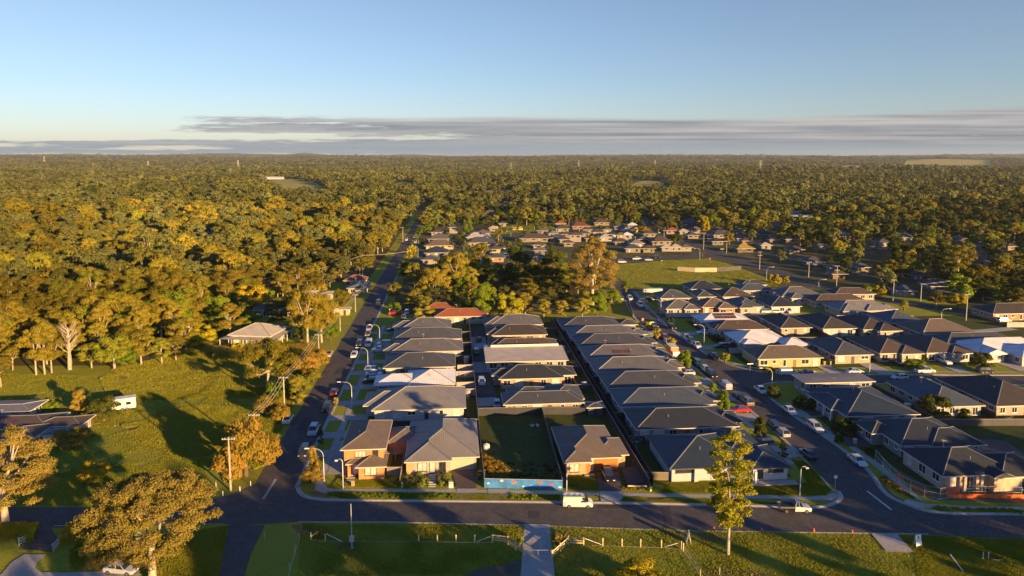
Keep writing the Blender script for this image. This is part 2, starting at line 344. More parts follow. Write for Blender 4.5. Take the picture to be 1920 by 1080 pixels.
# street round the park and beyond
roads.append(GX((73.5, 318), (74, 345), (78, 372), (84, 384), (120, 394), (150, 402), (158, 398), (160, 380), (163, 352), (161, 320), (163, 300), (180, 262), (205, 232), (240, 205), (240, 214), (212, 240), (188, 268), (172, 304), (171, 330), (172, 360), (170, 392), (165, 412), (166, 450), (166, 520), (160, 520), (158, 450), (155, 414), (120, 403), (80, 393), (70, 378), (67, 345), (69, 318)))
# suburb street between the two far rows, court drive, street behind right rows
roads.append(GX((16, 352), (16, 470), (22, 560), (28, 560), (25, 470), (25, 352)))
roads.append(GX((86, 246.5), (104, 243.5), (126, 242.0), (134, 242), (134, 247.0), (126, 247.5), (104, 249.0), (84, 253.0), (76, 259), (75, 249)))
roads.append(GX((5.3, 161), (10.2, 161), (10.2, 240), (5.3, 240)))
road = multisheet('road', roads, .024, ASPH)
# kerbs
m = M()
KL = [smoothline(GX((-29.1, 345), (-29.2, 250), (-29.2, 153), (-29.1, 126), (-28.9, 123.8), (-28.2, 121.6), (-26.6, 119.6), (-23.9, 118.4)) + PX((640, 938.5), (900, 941), (1217, 945), (1500, 951.5), (1540, 951), (1563, 945), (1577, 935), (1573, 922)) + GX((68.0, 114.5), (68.8, 122), (69.6, 136), (69.8, 150), (69.3, 164), (68.3, 176), (68.0, 190), (67.2, 206), (66.8, 222), (66.6, 240), (67.6, 256), (70.5, 276), (73.5, 299)), 5),
      smoothline(PX((2100, 968), (1920, 965), (1762, 962), (1703, 947), (1660, 925))+GX((78.9, 122), (79.1, 134), (78.3, 148), (78.2, 160), (79.3, 169.0), (83, 172.6), (90, 173.2), (100, 171.5), (122, 168.4), (156, 165.0), (230, 158)), 5),
      smoothline(GX((230, 168), (156, 173), (122, 176.3), (102, 178.2), (88, 180.6), (80.5, 187.0), (77.0, 196), (75.6, 210), (74.9, 228), (74.7, 246)), 5),
      smoothline(GX((79.3, 300), (77.5, 280), (75.5, 262)), 4), smoothline(GX((134, 247), (104, 249), (84, 253), (76, 259)), 4)]
strip(m, KL[0], 0, .45, 0, .13); strip(m, KL[0], -.35, 0.0, .0, .035)
KL = [KL[0]]+[k[::-1] for k in (KL[1], KL[2], KL[4])]+[KL[3]]
for k in KL[1:]: strip(m, k, 0, .45, 0, .14); strip(m, k, -.35, 0.0, 0, .035)
tag(m.build('kerb', KERBM), kind='structure')
m = M()
strip(m, PX((560, 978.6), (720, 978.6), (1000, 985), (1280, 995), (1690, 1000.5), (1740, 1001.5)), -.16, .06, 0, .06)
tag(m.build('road_edging', KERBM), kind='structure')
# road markings
m = M()
for a, b, wd in ((P(516, 898.5), P(492, 936), .12), (P(518.4, 899), P(494.6, 936.5), .12), (P(1626, 921), P(1671, 956), .32), (P(100, 986.2), P(190, 986.4), .12)):
    d = (b-a).normalized(); n = Vector((-d.y, d.x, 0))*wd/2
    m.face([a-n+Vector((0, 0, .045)), b-n+Vector((0, 0, .045)), b+n+Vector((0, 0, .045)), a+n+Vector((0, 0, .045))])
tag(m.build('road_marking', PAINT), kind='structure')
m = M(); m.face([P(1240, 949, .04), P(1256, 949, .04), P(1262, 986, .04), P(1247, 986, .04)][::-1]); m.face([P(990, 958, .04), P(1010, 958, .04), P(1012, 972, .04), P(992, 972, .04)][::-1]); m.face([P(1120, 946, .04), P(1180, 947, .04), P(1184, 953, .04), P(1122, 952, .04)][::-1])
for x0, y0, x1, y1 in ((-35, 150, -33, 158), (-33.5, 190, -31, 196), (71, 140, 73, 147), (74, 158, 76, 170), (110, 170, 118, 172), (-34, 230, -32, 240)): m.face([W(x0, y0, .04), W(x1, y0, .04), W(x1, y1, .04), W(x0, y1, .04)])
tag(m.build('road_patch', groundmat('asphalt_patch', [(.055, .052, .052), (.07, .066, .064)], [1.0], rough=.9)), kind='structure')
# footpaths
fp = []
fp.append(GX((-21.5, 122.0), (-23.4, 122.7), (-24.6, 124.6), (-24.6, 245), (-25.9, 245), (-25.9, 124.3), (-25.5, 122.2), (-24.2, 121.0), (-21.5, 120.7)))
fp.append([P(612, 917), P(860, 918), P(1055, 921), P(1205, 925), P(1240, 926), P(1375, 928), P(1520, 932), P(1570, 924), P(1574, 932), P(1560, 939), P(1515, 938), P(1370, 934.5), P(1240, 932), P(1055, 927.5), P(860, 924.5), P(612, 921.6)])
fp.append(GX((79.9, 112), (81.2, 122), (81.2, 134), (80.4, 148), (80.5, 160), (79.2, 160), (79.2, 148), (79.9, 134), (79.8, 124))[0:0]+GX((81.3, 108.5), (82.2, 116), (82.6, 124), (82.4, 134), (81.5, 148), (81.4, 158), (80.0, 158), (80.2, 148), (81.1, 134), (81.2, 124), (80.8, 117), (79.8, 112)))
fp.append(PX((1700, 936), (1735, 945), (1800, 949), (1920, 951), (2050, 954), (2050, 958), (1920, 956), (1800, 954), (1730, 952), (1690, 945)))
fp.append(GX((76.0, 205), (77.4, 205), (76.4, 222), (76.2, 244), (77.2, 262), (79, 284), (80.8, 300), (79.8, 300), (78, 284), (76.2, 262), (75.1, 244), (75.3, 222)))
fp.append(GX((80, 190.5), (82, 187), (89, 182.7), (102, 180.5), (122, 178.7), (156, 175.4), (156, 176.5), (122, 179.8), (102, 181.6), (89.5, 184), (83, 188), (81.2, 191)))
fp.append(GX((66.2, 125), (66.2, 160), (65, 185), (64, 205), (63.5, 240), (62.4, 240), (62.6, 205), (63.8, 185), (65.0, 160), (65.0, 125)))
multisheet('footpath', fp, .045, CONC)
# concrete driveways and crossings
dr = []
def gd(x0, x1, y0, y1): return GX((x0, y0), (x1, y0), (x1, y1), (x0, y1))
for y in (136.0, 145.4, 155.3, 164.8, 176.5, 188.5, 199.0, 209.0, 221.5, 233.0): dr.append(gd(-29.0, -25.95, y, y+3.4)); dr.append(gd(-24.55, -20.2, y, y+3.6))
dr.append(gd(-24.55, -18.5, 134.6, 143.6)); dr.append(gd(-24.5, -21, 128, 134.4))
dr.append(PX((857, 916.8), (893, 916.8), (890, 940.2), (853, 939.8)))
dr.append(PX((915, 917.5), (954, 918), (954, 940.6), (913, 940.3)))
dr.append(PX((1124, 921), (1166, 922.5), (1168, 943.5), (1127, 942.7)))
for x0, x1, y in ((61.5, 69.5, 147), (60.5, 69.5, 160), (59.5, 68.6, 172.5), (59.5, 68.2, 186), (59.5, 67.2, 199), (59.5, 67, 212), (59.5, 66.8, 225)): dr.append(gd(x0, x1, y, y+5))
dr.append(GX((69.9, 128.5), (66.4, 127.5), (61.0, 131), (61.0, 135), (66, 133.5), (69.9, 132.5)))
for x0, x1, y in ((79.3, 86.0, 134.5), (79.2, 85, 148.5), (77.0, 86.5, 205), (76, 87, 222.5)): dr.append(gd(x0, x1, y, y+4.6))
for x, wd in ((103.5, 4.2), (117.0, 4.6), (128.0, 4.0), (139.5, 4.2), (157.5, 4.6)): dr.append(GX((x, 176.5), (x+wd, 176.2), (x+wd-.3, 187), (x-.3, 187)))
for x in (98, 112, 124): dr.append(gd(x, x+6, 249.5, 252.5))
dr.append(GX((5.3, 188), (10.2, 188), (10.2, 198), (5.3, 198))); dr.append(gd(5.4, 9.9, 161.5, 167.5)); dr.append(gd(5.3, 10, 212, 226))
dr.append(PX((983, 983.5), (1030, 984.6), (1041, 1090), (975, 1090)))
dr.append(PX((1633, 1000.8), (1681, 1001.3), (1713, 1036.5), (1662, 1035)))
dr.append(PX((46, 1040), (87, 1041), (70, 1056), (66, 1066), (78, 1074), (120, 1075), (195, 1072), (262, 1070), (262, 1100), (-20, 1100), (5, 1075), (22, 1055)))
dr.append(GX((175, 216), (195, 220), (194, 224), (173, 220)))
multisheet('driveway', dr, .058, CONC)
pv = [PX((845, 880.5), (893, 880), (893, 916.5), (857, 916.5)), PX((1118, 887), (1160, 885), (1166, 922), (1124, 920.5)), PX((1166, 880), (1190, 874), (1213, 906), (1176, 909)),
      GX((85.5, 131), (81, 132), (81.5, 139), (88, 139.5)), GX((82, 148.8), (86, 148.8), (86, 153), (82, 153)), PX((860, 1090), (888, 1071), (975, 1052), (975, 1090)),
      PX((62, 1015), (76, 990), (96, 990), (112, 1020), (98, 1033), (40, 1031)), GX((140, 181.8), (143.5, 181.5), (144.5, 187), (138.5, 187)), GX((5.3, 170), (10.1, 170), (10.1, 186), (5.3, 186)),
      GX((105.5, 124), (114, 122), (116, 132), (108, 134)), GX((82.3, 199.5), (87, 199.5), (87, 203), (82.3, 203))]
multisheet('paved_drive', pv, .125, PAVER)
# lawn and yard patches, yards in the shade-darkened lawn colour
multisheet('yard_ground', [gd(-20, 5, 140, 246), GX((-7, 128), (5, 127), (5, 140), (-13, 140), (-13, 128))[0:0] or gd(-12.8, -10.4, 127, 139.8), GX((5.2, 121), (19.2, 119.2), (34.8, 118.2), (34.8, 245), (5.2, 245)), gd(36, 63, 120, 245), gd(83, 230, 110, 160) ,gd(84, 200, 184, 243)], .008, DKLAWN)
multisheet('bare_ground', [PX((1232, 996), (1285, 997), (1345, 1003), (1380, 1012), (1340, 1016), (1290, 1012), (1250, 1008)), PX((1320, 1070), (1370, 1063), (1440, 1075), (1430, 1100), (1320, 1100)),
     GX((83, 109.5), (100, 106.5), (120, 104), (120, 108), (86, 111.5), (84.5, 125), (83.2, 124)), PX((1215, 932.5), (1243, 933), (1240, 943), (1210, 942)), PX((640, 1014.5), (676, 1014.5), (669, 1032), (632, 1031)),
     GX((60, 150), (70, 148), (70, 160), (66, 158))[0:0] or PX((545, 984), (575, 984), (600, 1000), (560, 1004)), PX((575, 922), (600, 922), (622, 934), (590, 931))], .014, EARTH)
mea = [PX((186, 712), (215, 690), (330, 665), (470, 660), (520, 690), (500, 722), (400, 738), (200, 740)),
       PX((268, 790), (300, 772), (380, 758), (440, 765), (470, 790), (440, 830), (390, 855), (330, 862), (215, 800)), PX((420, 905), (500, 872), (520, 820), (560, 740), (600, 690), (560, 690), (480, 770), (410, 860))]
multisheet('meadow', mea, .016, MEADOW)
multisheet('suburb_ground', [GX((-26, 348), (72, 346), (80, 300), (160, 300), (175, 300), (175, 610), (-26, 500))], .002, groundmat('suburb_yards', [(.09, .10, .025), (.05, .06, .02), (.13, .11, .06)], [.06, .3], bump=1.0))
multisheet('park_lawn', [GX((81, 309), (81, 345), (88, 374), (120, 388), (148, 393), (153, 372), (154, 330), (150, 306), (104, 299.5))], .012, groundmat('park_grass', [(.19, .24, .028), (.14, .18, .024), (.24, .25, .04)], [.08, .5], bump=1.0))
forest_polys = [GX((-700, 200), (-130, 206), (-90, 203), (-88, 272), (-60, 330), (-42, 345), (-42, 700), (-300, 760), (-700, 700)), GX((-26, 262), (60, 262), (66, 300), (64, 345), (-24, 345)),
                GX((-26, 480), (60, 620), (330, 600), (330, 700), (-26, 700)), GX((175, 300), (250, 210), (500, 200), (500, 720), (175, 720))]
multisheet('forest_floor', forest_polys, .004, FLOOR)

def field(px0, px1, py0, py1, mat, slope=0.0):
    m = M(); nx, ny = 18, 6; g_ = []
    for j in range(ny+1):
        row = []
        for i in range(nx+1):
            t = i/nx; w_ = math.sin(math.pi*min(max(t, .04), .96))**.5; p = P(px0+(px1-px0)*t, (py0+py1)/2+(py1-py0)/2*(2*j/ny-1)*w_+slope*(t-.5)); p.z = float(terr(p.x, p.y))+1.2; row.append(p)
        g_.append(row)
    for j in range(ny):
        for i in range(nx): m.face([g_[j][i], g_[j][i+1], g_[j+1][i+1], g_[j+1][i]][::-1])
    tag(m.build('field', mat), kind='structure')
FIELD = groundmat('field_grass', [(.40, .34, .07), (.30, .28, .05)], [.01])
for a in ((500, 612, 334, 360, 8), (738, 775, 342, 357, 0), (1566, 1634, 312, 320, 0), (1182, 1250, 340, 360, 0), (1690, 1860, 306, 311.5, 0), (870, 960, 358, 370, 0)): field(a[0], a[1], a[2], a[3], FIELD, a[4])
# ------------------------------------------------------------ houses
GLASS = plain('window_glass', (.03, .035, .045), .06, .3, .8, spec=1.0)
GLASSB = plain('curtained_glass', (.55, .50, .42), .25, .25, 2.0)
FRAMEW = plain('white_frame', (.72, .70, .66), .5, .05)
FRAMED = plain('dark_frame', (.05, .05, .055), .5, .05)
GUTW = plain('pale_gutter', (.55, .50, .43), .45, .08); GUTD = plain('dark_gutter', (.09, .09, .10), .45, .08)  # pale gutters carry the sunlit eave lines in their colour
CAPL = plain('ridge_cap_pale', (.30, .28, .26), .5, .1); CAPD = plain('ridge_cap_grey', (.16, .165, .17), .5, .1)
STEELG = plain('vent_steel', (.30, .30, .30), .5, .1)
SOLAR = plain('solar_glass', (.10, .05, .045), .2, .3, 1.0)
POSTM = plain('post_white', (.70, .68, .64), .6, .08)
WALLS = {}
def wallmat(c):
    if isinstance(c, str): c = {'white': (.42, .42, .42), 'cream': (.33, .32, .27), 'brick': (.34, .19, .095), 'tan': (.33, .28, .20), 'pink': (.30, .22, .18), 'grey': (.24, .24, .24), 'yellow': (.44, .36, .15), 'dark': (.10, .095, .09), 'orange': (.38, .16, .05), 'brown': (.19, .13, .09)}[c]
    if c[0]-c[2] < .12 or min(c) > .3: return plain('render_%02d%02d%02d' % tuple(int(x*100) for x in c), c, .85, .10, 1.0, bump=.15)
    return brickmat(c)
ROOFC = dict(grey=(.118, .116, .120), lgrey=(.20, .192, .188), dgrey=(.062, .066, .074), black=(.026, .032, .040), navy=(.022, .038, .058), brown=(.090, .064, .048), tan=(.15, .115, .085), white=(.72, .72, .73), cream=(.46, .42, .35), orange=(.34, .10, .035), red=(.18, .053, .033), teal=(.06, .09, .12), dbrown=(.058, .045, .040), yellow=(.40, .27, .03), bgrey=(.062, .080, .102), slate=(.075, .080, .090))
def hip(m, cap, x0, x1, y0, y1, z, tan, gable=''):
    """hip roof solid over a rectangle; gable holds sides (S N E W) ended with a gable; returns ridge height"""
    w, d = x1-x0, y1-y0; hw = min(w, d)/2; rz = z+hw*tan
    if w >= d:
        ya = (y0+y1)/2; a = Vector((x0+(0 if 'W' in gable else hw), ya, rz)); b = Vector((x1-(0 if 'E' in gable else hw), ya, rz))
    else:
        xa = (x0+x1)/2; a = Vector((xa, y0+(0 if 'S' in gable else hw), rz)); b = Vector((xa, y1-(0 if 'N' in gable else hw), rz))
    c = [Vector((x0, y0, z)), Vector((x1, y0, z)), Vector((x1, y1, z)), Vector((x0, y1, z))]
    k = math.sqrt(1+tan*tan)
    def sl(pts, o, ax):      # uv along eave and up slope
        uv = []
        for p in pts:
            d_ = p-o; al = d_.dot(ax); up = (d_-ax*al); uv.append((al+o.x*.37, up.length))
        return uv
    ex, ey = Vector((1, 0, 0)), Vector((0, 1, 0))
    if w >= d:
        F4 = [([c[0], c[1], b, a], c[0], ex), ([c[2], c[3], a, b], c[3], ex), ([c[1], c[2], b], c[1], ey), ([c[3], c[0], a], c[0], ey)]
    else:
        F4 = [([c[0], c[1], a], c[0], ex), ([c[2], c[3], b], c[3], ex), ([c[1], c[2], b, a], c[1], ey), ([c[3], c[0], a, b], c[0], ey)]
    for pts, o, ax in F4: m.face(pts, None, sl(pts, o, ax))
    m.face([c[3], c[2], c[1], c[0]])
    if cap is not None:
        pairs = [(a, b)]
        ends = {'W': (3, 0), 'E': (1, 2), 'S': (0, 1), 'N': (2, 3)}
        for sd, q, pt in ((('W', ends['W'], a), ('E', ends['E'], b)) if w >= d else (('S', ends['S'], a), ('N', ends['N'], b))):
            for i in q: pairs.append((pt, c[i]))
        for p, q in pairs:
            if (p-q).length > .3:
                cap.tube([p+Vector((0, 0, .03)), q+Vector((0, 0, .03))], .10, 5)
    return rz
def rowof(v0, v1, n): return [v0+(v1-v0)*(i+.5)/n for i in range(n)]
def add_window(root, side, pos, z0, z1, wd, xw, frame, glass, mull=1, detail=True):
    """window on a wall; side S E W N, xw the wall plane coordinate, pos centre along wall"""
    def bx(m, a0, a1, zz0, zz1, t0, t1, mt=None):
        if side == 'S': m.box(a0, a1, xw-t1, xw-t0, zz0, zz1, mt)
        if side == 'N': m.box(a0, a1, xw+t0, xw+t1, zz0, zz1, mt)
        if side == 'W': m.box(xw-t1, xw-t0, a0, a1, zz0, zz1, mt)
        if side == 'E': m.box(xw+t0, xw+t1, a0, a1, zz0, zz1, mt)
    a0, a1 = pos-wd/2, pos+wd/2; f = .09
    if not detail:
        m = M(); bx(m, a0, a1, z0, z1, -.02, .05, glass); bx(m, a0-.08, a1+.08, z0-.12, z0-.02, -.02, .08, frame)
        return m.build('window', None, root)
    m = M(); bx(m, a0-f, a1+f, z0-f, z0, -.02, .07); bx(m, a0-f, a1+f, z1, z1+f, -.02, .07)
    bx(m, a0-f, a0, z0, z1, -.02, .065); bx(m, a1, a1+f, z0, z1, -.02, .065)
    for k in range(mull):
        q = a0+(a1-a0)*(k+1)/(mull+1); bx(m, q-.035, q+.035, z0, z1, .03, .066)
    wo_ = m.build('window', frame, root)
    p = M(); bx(p, a0, a1, z0, z1, -.02, .03); p.build('pane', glass, wo_)
    s = M(); bx(s, a0-.14, a1+.14, z0-.17, z0-.092, -.02, .12); s.build('sill', frame, wo_)
    return wo_
def panel(root, name, side, a0, a1, z0, z1, xw, mat, t=.05, ribs=0):
    m = M()
    def bx(a0, a1, zz0, zz1, t0, t1):
        if side == 'S': m.box(a0, a1, xw-t1, xw-t0, zz0, zz1)
        if side == 'W': m.box(xw-t1, xw-t0, a0, a1, zz0, zz1)
        if side == 'E': m.box(xw+t0, xw+t1, a0, a1, zz0, zz1)
    if ribs:
        h = (z1-z0)/ribs
        for k in range(ribs): bx(a0, a1, z0+k*h, z0+(k+1)*h-.025, -.02, t)
        bx(a0, a1, z0, z1, -.02, t-.02)
    else: bx(a0, a1, z0, z1, -.02, t)
    return m.build(name, mat, root)
def inside_other(x, y, rects, i, pad=.3):
    for j, r in enumerate(rects):
        if j != i and r[0]-pad < x < r[1]+pad and r[2]-pad < y < r[3]+pad: return True
    return False
HN = 0
def house(name, label, rects, roof, rkind, wall, group=None, eave=2.75, tan=.40, caps=True, gut='pale', auto=True, frame='w', garage=None, near=False, rot=A, origin=None, gables=None, door=True, vents=1, lit=.35, over=.55, eaves=None, seed=None, cat='house', winlist=None):
    """rects: eave rectangles in grid metres (first is the main body)"""
    global HN; HN += 1
    rnd = random.Random(HN if seed is None else seed)
    ox = (rects[0][0]+rects[0][1])/2; oy = (rects[0][2]+rects[0][3])/2
    loc = origin if origin else W(ox, oy)
    root = thing(name, label, cat, loc, rot, group)
    rs = [(a-ox, b-ox, c-oy, d-oy) for a, b, c, d in rects]
    m = M(); cap = M() if caps else None; wm = M(); gm = M(); gables = gables or {}
    eaves = eaves or {}
    for i, (x0, x1, y0, y1) in enumerate(rs):
        e = .004*i; z = eaves.get(i, eave)+e
        hip(m, cap, x0+e, x1-e, y0+e, y1-e, z, tan, gables.get(i, ''))
        # fascia and gutter ring
        t = .09
        for bx in ((x0-t, x1+t, y0-t, y0), (x0-t, x1+t, y1, y1+t), (x0-t, x0, y0, y1), (x1, x1+t, y0, y1)): gm.box(bx[0]+e, bx[1]-e, bx[2]+e, bx[3]-e, z-.19, z-.005)
        o = over+e; wm.box(x0+o, x1-o, y0+o, y1-o, -.1, z-.01)
    rmat = roofmat(rkind, ROOFC[roof] if isinstance(roof, str) else roof)
    ro = m.build('roof', rmat, root)
    if cap: cap.build('ridge_cap', CAPL if roof in ('grey', 'lgrey', 'white', 'cream', 'tan') else CAPD, ro)
    if vents and near:
        v = M(); x0, x1, y0, y1 = rs[0]; vx = x0+(x1-x0)*rnd.uniform(.3, .6); vy = (y0+y1)/2-min(x1-x0, y1-y0)*.22; vz = eave+tan*max(0, min(x1-x0, y1-y0)*.28); v.tube([(vx, vy, vz-.3), (vx, vy, vz+.55)], .05, 6); v.build('vent_pipe', STEELG, ro)
    if near and rnd.random() < .45 and caps:
        x0, x1, y0, y1 = rs[0]; sx0 = x0+(x1-x0)*rnd.uniform(.35, .6); hw_ = min(x1-x0, y1-y0)/2; t0 = hw_*.35; n_ = rnd.choice((0, 0, 3, 5)); q = M(); pw = 1.0
        for k in range(n_):
            a_ = sx0+k*(pw+.06); q.face([(a_, y0+t0, eave+tan*t0+.09), (a_+pw, y0+t0, eave+tan*t0+.09), (a_+pw, y0+t0+1.6, eave+tan*(t0+1.6)+.09), (a_, y0+t0+1.6, eave+tan*(t0+1.6)+.09)])
        if n_ and x1-x0 > y1-y0 and sx0+n_*1.06 < x1-hw_*.8: q.build('solar_panel', SOLAR, ro)
        q = M(); q.tube([(sx0-1.5, (y0+y1)/2, eave+tan*hw_-.1), (sx0-1.5, (y0+y1)/2, eave+tan*hw_+1.5)], .03, 4)
        for k in range(4): q.box(sx0-1.5-.5+.08*k, sx0-1.5+.5-.08*k, (y0+y1)/2-.015+.2*k-.3, (y0+y1)/2+.015+.2*k-.3, eave+tan*hw_+1.4, eave+tan*hw_+1.43)
        q.build('aerial', STEELG, ro)
    gm.build('gutter', GUTW if gut == 'pale' else GUTD, root)
    wm.build('wall', wallmat(wall), root)
    fm = FRAMEW if frame == 'w' else FRAMED
    west = (loc.x > 0)
    if auto:
        for i, (x0, x1, y0, y1) in enumerate(rs):
            z = eaves.get(i, eave); o = over+.004*i; pitch = 3.1 if near else 4.2
            n = max(1, int((x1-x0)/pitch))
            for k, x in enumerate(rowof(x0+o, x1-o, n)):
                if inside_other(x, y0+o-.2, rs, i): continue
                if garage and garage[0] == 'S' and garage[1]-ox-.6 < x < garage[2]-ox+.6: continue
                if winlist and any(wx-ox-1.2 < x < wx-ox+1.2 for wx in winlist): continue
                wd = rnd.choice((.8, 1.2, 1.7, 2.1)); zb = rnd.choice((.9, .9, 1.3, .35)) if z < 4 else z-1.9
                if door and i == 0 and k == n//2: panel(root, 'door', 'S', x-.45, x+.45, .05, 2.1, y0+o, FRAMED if rnd.random() < .5 else plain('timber_door', (.22, .11, .05), .5), .05); door = False; continue
                add_window(root, 'S', x, zb, z-.6, wd, y0+o, fm, GLASSB if rnd.random() < lit else GLASS, 1 if wd > 1 else 0, near)
            sd, xw = ('W', x0+o) if west else ('E', x1-o)
            n = max(1, int((y1-y0)/pitch))
            for k, y in enumerate(rowof(y0+o, y1-o, n)):
                if inside_other(xw+(-.2 if west else .2), y, rs, i) or (garage and garage[0] in 'WE' and garage[1]-oy-.6 < y < garage[2]-oy+.6): continue
                add_window(root, sd, y, rnd.choice((.9, 1.2)) if z < 4 else z-1.9, z-.6, rnd.choice((.8, 1.3, 1.8)), xw, fm, GLASSB if rnd.random() < lit*.5 else GLASS, 1, near)
    if garage:
        sd, a0, a1, plane, gmat = garage
        if sd == 'S': panel(root, 'garage_door', 'S', a0-ox, a1-ox, .03, 2.3, plane-oy, gmat, .06, 5)
        else: panel(root, 'garage_door', sd, a0-oy, a1-oy, .03, 2.3, plane-ox, gmat, .06, 5)
    return root, ox, oy
ORD = ['', 'first', 'second', 'third', 'fourth', 'fifth', 'sixth', 'seventh', 'eighth', 'ninth', 'tenth', 'eleventh', 'twelfth']
GDT = plain('garage_tan', (.50, .40, .28), .6, .05); GDO = plain('garage_timber', (.50, .16, .03), .5, .12, 3); GDW = plain('garage_white', (.62, .60, .57), .6, .05); GDG = plain('garage_grey', (.22, .21, .21), .6, .05)
# --- 1 two-storey brick house on the corner
root, ox, oy = house('brick_house', 'two storey orange brick house on the front left street corner', [(-21.6, -13.2, 127.0, 141.0)], (.17, .125, .095), 'tile', (.55, .22, .06), near=True, eave=5.3, tan=.42, auto=False, group=None)
m = M(); c_ = M(); gm = M(); wm = M()
for x0, x1, y0, y1 in ((-18.6, -12.9, 124.8, 130.5), (-20.6, -13.3, 126.3, 131.2)):
    hip(m, c_, x0-ox, x1-ox, y0-oy, y1-oy, 2.75+(.01 if y0 > 125 else 0), .42)
    gm.box(x0-ox-.08, x1-ox+.08, y0-oy-.08, y0-oy, 2.56, 2.745)
wm.box(-18.1-ox, -13.5-ox, 125.3-oy, 128-oy, -.1, 2.74); wm.box(-20.3-ox, -19.8-ox, 126.5-oy, 127-oy, -.1, 2.74)
lr = m.build('porch_roof', roofmat('tile', (.17, .125, .095)), root); c_.build('ridge_cap', CAPD, lr); gm.build('gutter', GUTW, lr); wm.build('porch_wall', wallmat((.55, .22, .06)), root)
add_window(root, 'S', -18.0-ox, 3.6, 4.7, 1.9, 127.55-oy, FRAMED, GLASSB, 2); add_window(root, 'S', -15.2-ox, 3.6, 4.7, .9, 127.55-oy, FRAMED, GLASS, 1)
add_window(root, 'S', -15.9-ox, .95, 2.3, 2.0, 125.3-oy, FRAMED, GLASSB, 1); panel(root, 'door', 'S', -19.4-ox, -18.5-ox, .05, 2.1, 127.55-oy, FRAMEW)
m = M(); c_ = M(); wm = M()
hip(m, c_, -13.9-ox, -6.8-ox, 135.6-oy, 143.4-oy, 2.75, .42); wm.box(-13.6-ox, -7.3-ox, 136.1-oy, 142.9-oy, -.1, 2.74)
lr = m.build('garage_roof', roofmat('tile', (.17, .15, .14)), root); c_.build('ridge_cap', CAPD, lr); wm.build('garage_wall', wallmat((.30, .15, .09)), root)
# --- 2 cream house with metal roof
root, ox, oy = house('rendered_house', 'cream rendered house with pale grey ribbed roof and dark driveway', [(-9.7, 4.4, 127.3, 146.4), (-9.7, -.9, 126.0, 140)], (.21, .195, .185), 'metal', 'cream', near=True, eave=2.9, tan=.43, auto=False,
    garage=('S', -1.2, 3.3, 127.85, GDT))
W2 = 126.55-oy
add_window(root, 'S', -6.4-ox, .8, 2.35, 1.6, W2, FRAMED, GLASSB, 1); add_window(root, 'S', -4.5-ox, .3, 2.4, .9, W2, FRAMED, GLASSB, 0); add_window(root, 'S', -8.5-ox, .5, 2.4, .5, W2, FRAMEW, GLASSB, 0)
add_window(root, 'S', -2.6-ox, .3, 2.35, 1.1, W2, FRAMED, GLASS, 1); panel(root, 'porch_step', 'S', -4.2-ox, -2.0-ox, 0, .3, W2, CONC, 1.2); panel(root, 'brick_pier', 'S', -9.4-ox, -7.9-ox, 0, 2.6, W2, wallmat((.45, .28, .13)), .07)
for y in (130, 134, 138): add_window(root, 'E', y-oy, 1.0, 2.2, 1.2, 3.85-ox, FRAMED, GLASS, 1)
# --- 3 brick house with timber garage door
root, ox, oy = house('brick_house', 'tan brick house with brown tiles and bright orange timber garage door', [(20.2, 31.6, 125.0, 140.6), (20.2, 25.5, 123.4, 131), (26.5, 33.2, 126.0, 134)], (.16, .125, .10), 'tile', (.44, .27, .13), near=True, eave=2.8, tan=.43, auto=False,
    garage=('S', 26.3, 30.9, 125.55, GDO))
add_window(root, 'S', 22.2-ox, .75, 2.25, 1.7, 123.95-oy, FRAMED, GLASSB, 1); panel(root, 'door', 'S', 24.6-ox, 25.3-ox, .1, 2.2, 123.95-oy, GDO); add_window(root, 'S', 25.9-ox, .2, 2.2, .35, 125.55-oy, FRAMEW, GLASSB, 0)
panel(root, 'porch_step', 'S', 24.1-ox, 26-ox, 0, .25, 123.95-oy, CONC, .8)
# --- column along the left street
g1 = 'houses in the row beside the long left street'
c1 = [((-19.0, 2.3, 153.8, 168.4), [(-21.3, -11, 157.0, 166.0)], 'lgrey', 'metal', 'white', 'long pale grey hip roofed house nearest the front in the left row'),
      ((-12.5, 0, 171.0, 183.0), [(-20.6, -9, 171.3, 180)], 'white', 'metal', 'pink', 'white roofed house in the left street row with a green back lawn'),
      ((-19.6, 0, 185.6, 197.6), [], 'dgrey', 'metal', 'grey', 'dark grey roofed house directly behind the white roofed one in the left row'),
      ((-19.0, 2.3, 201.0, 212.6), [(-21.3, -14, 202.5, 209)], 'grey', 'metal', 'cream', 'mid grey hip roofed house, fourth along the left street row'),
      ((-19.6, 2.1, 214.9, 226.4), [], 'slate', 'metal', 'tan', 'slate grey hip roofed house, fifth along the left street row'),
      ((-18.2, -1.3, 228.2, 240.4), [(-21, -10, 231, 238)], 'grey', 'metal', 'white', 'grey roofed house at the far end of the left street row')]
for main, wings, rf, k, wl, lab in c1:
    house('house', lab, [main]+wings, rf, k, wl, group=g1, near=True, tan=.40 if rf != 'white' else .34, garage=('E', 0, 0, 0, GDW) and None)
# orange tiled house behind
house('house', 'long house with bright orange terracotta tiled roof and cream walls', [(-7.4, 11.6, 245.3, 254.5), (-12.5, 0, 255, 265), (6.5, 12.2, 249, 262)], 'orange', 'tile', 'cream', near=True, tan=.42)
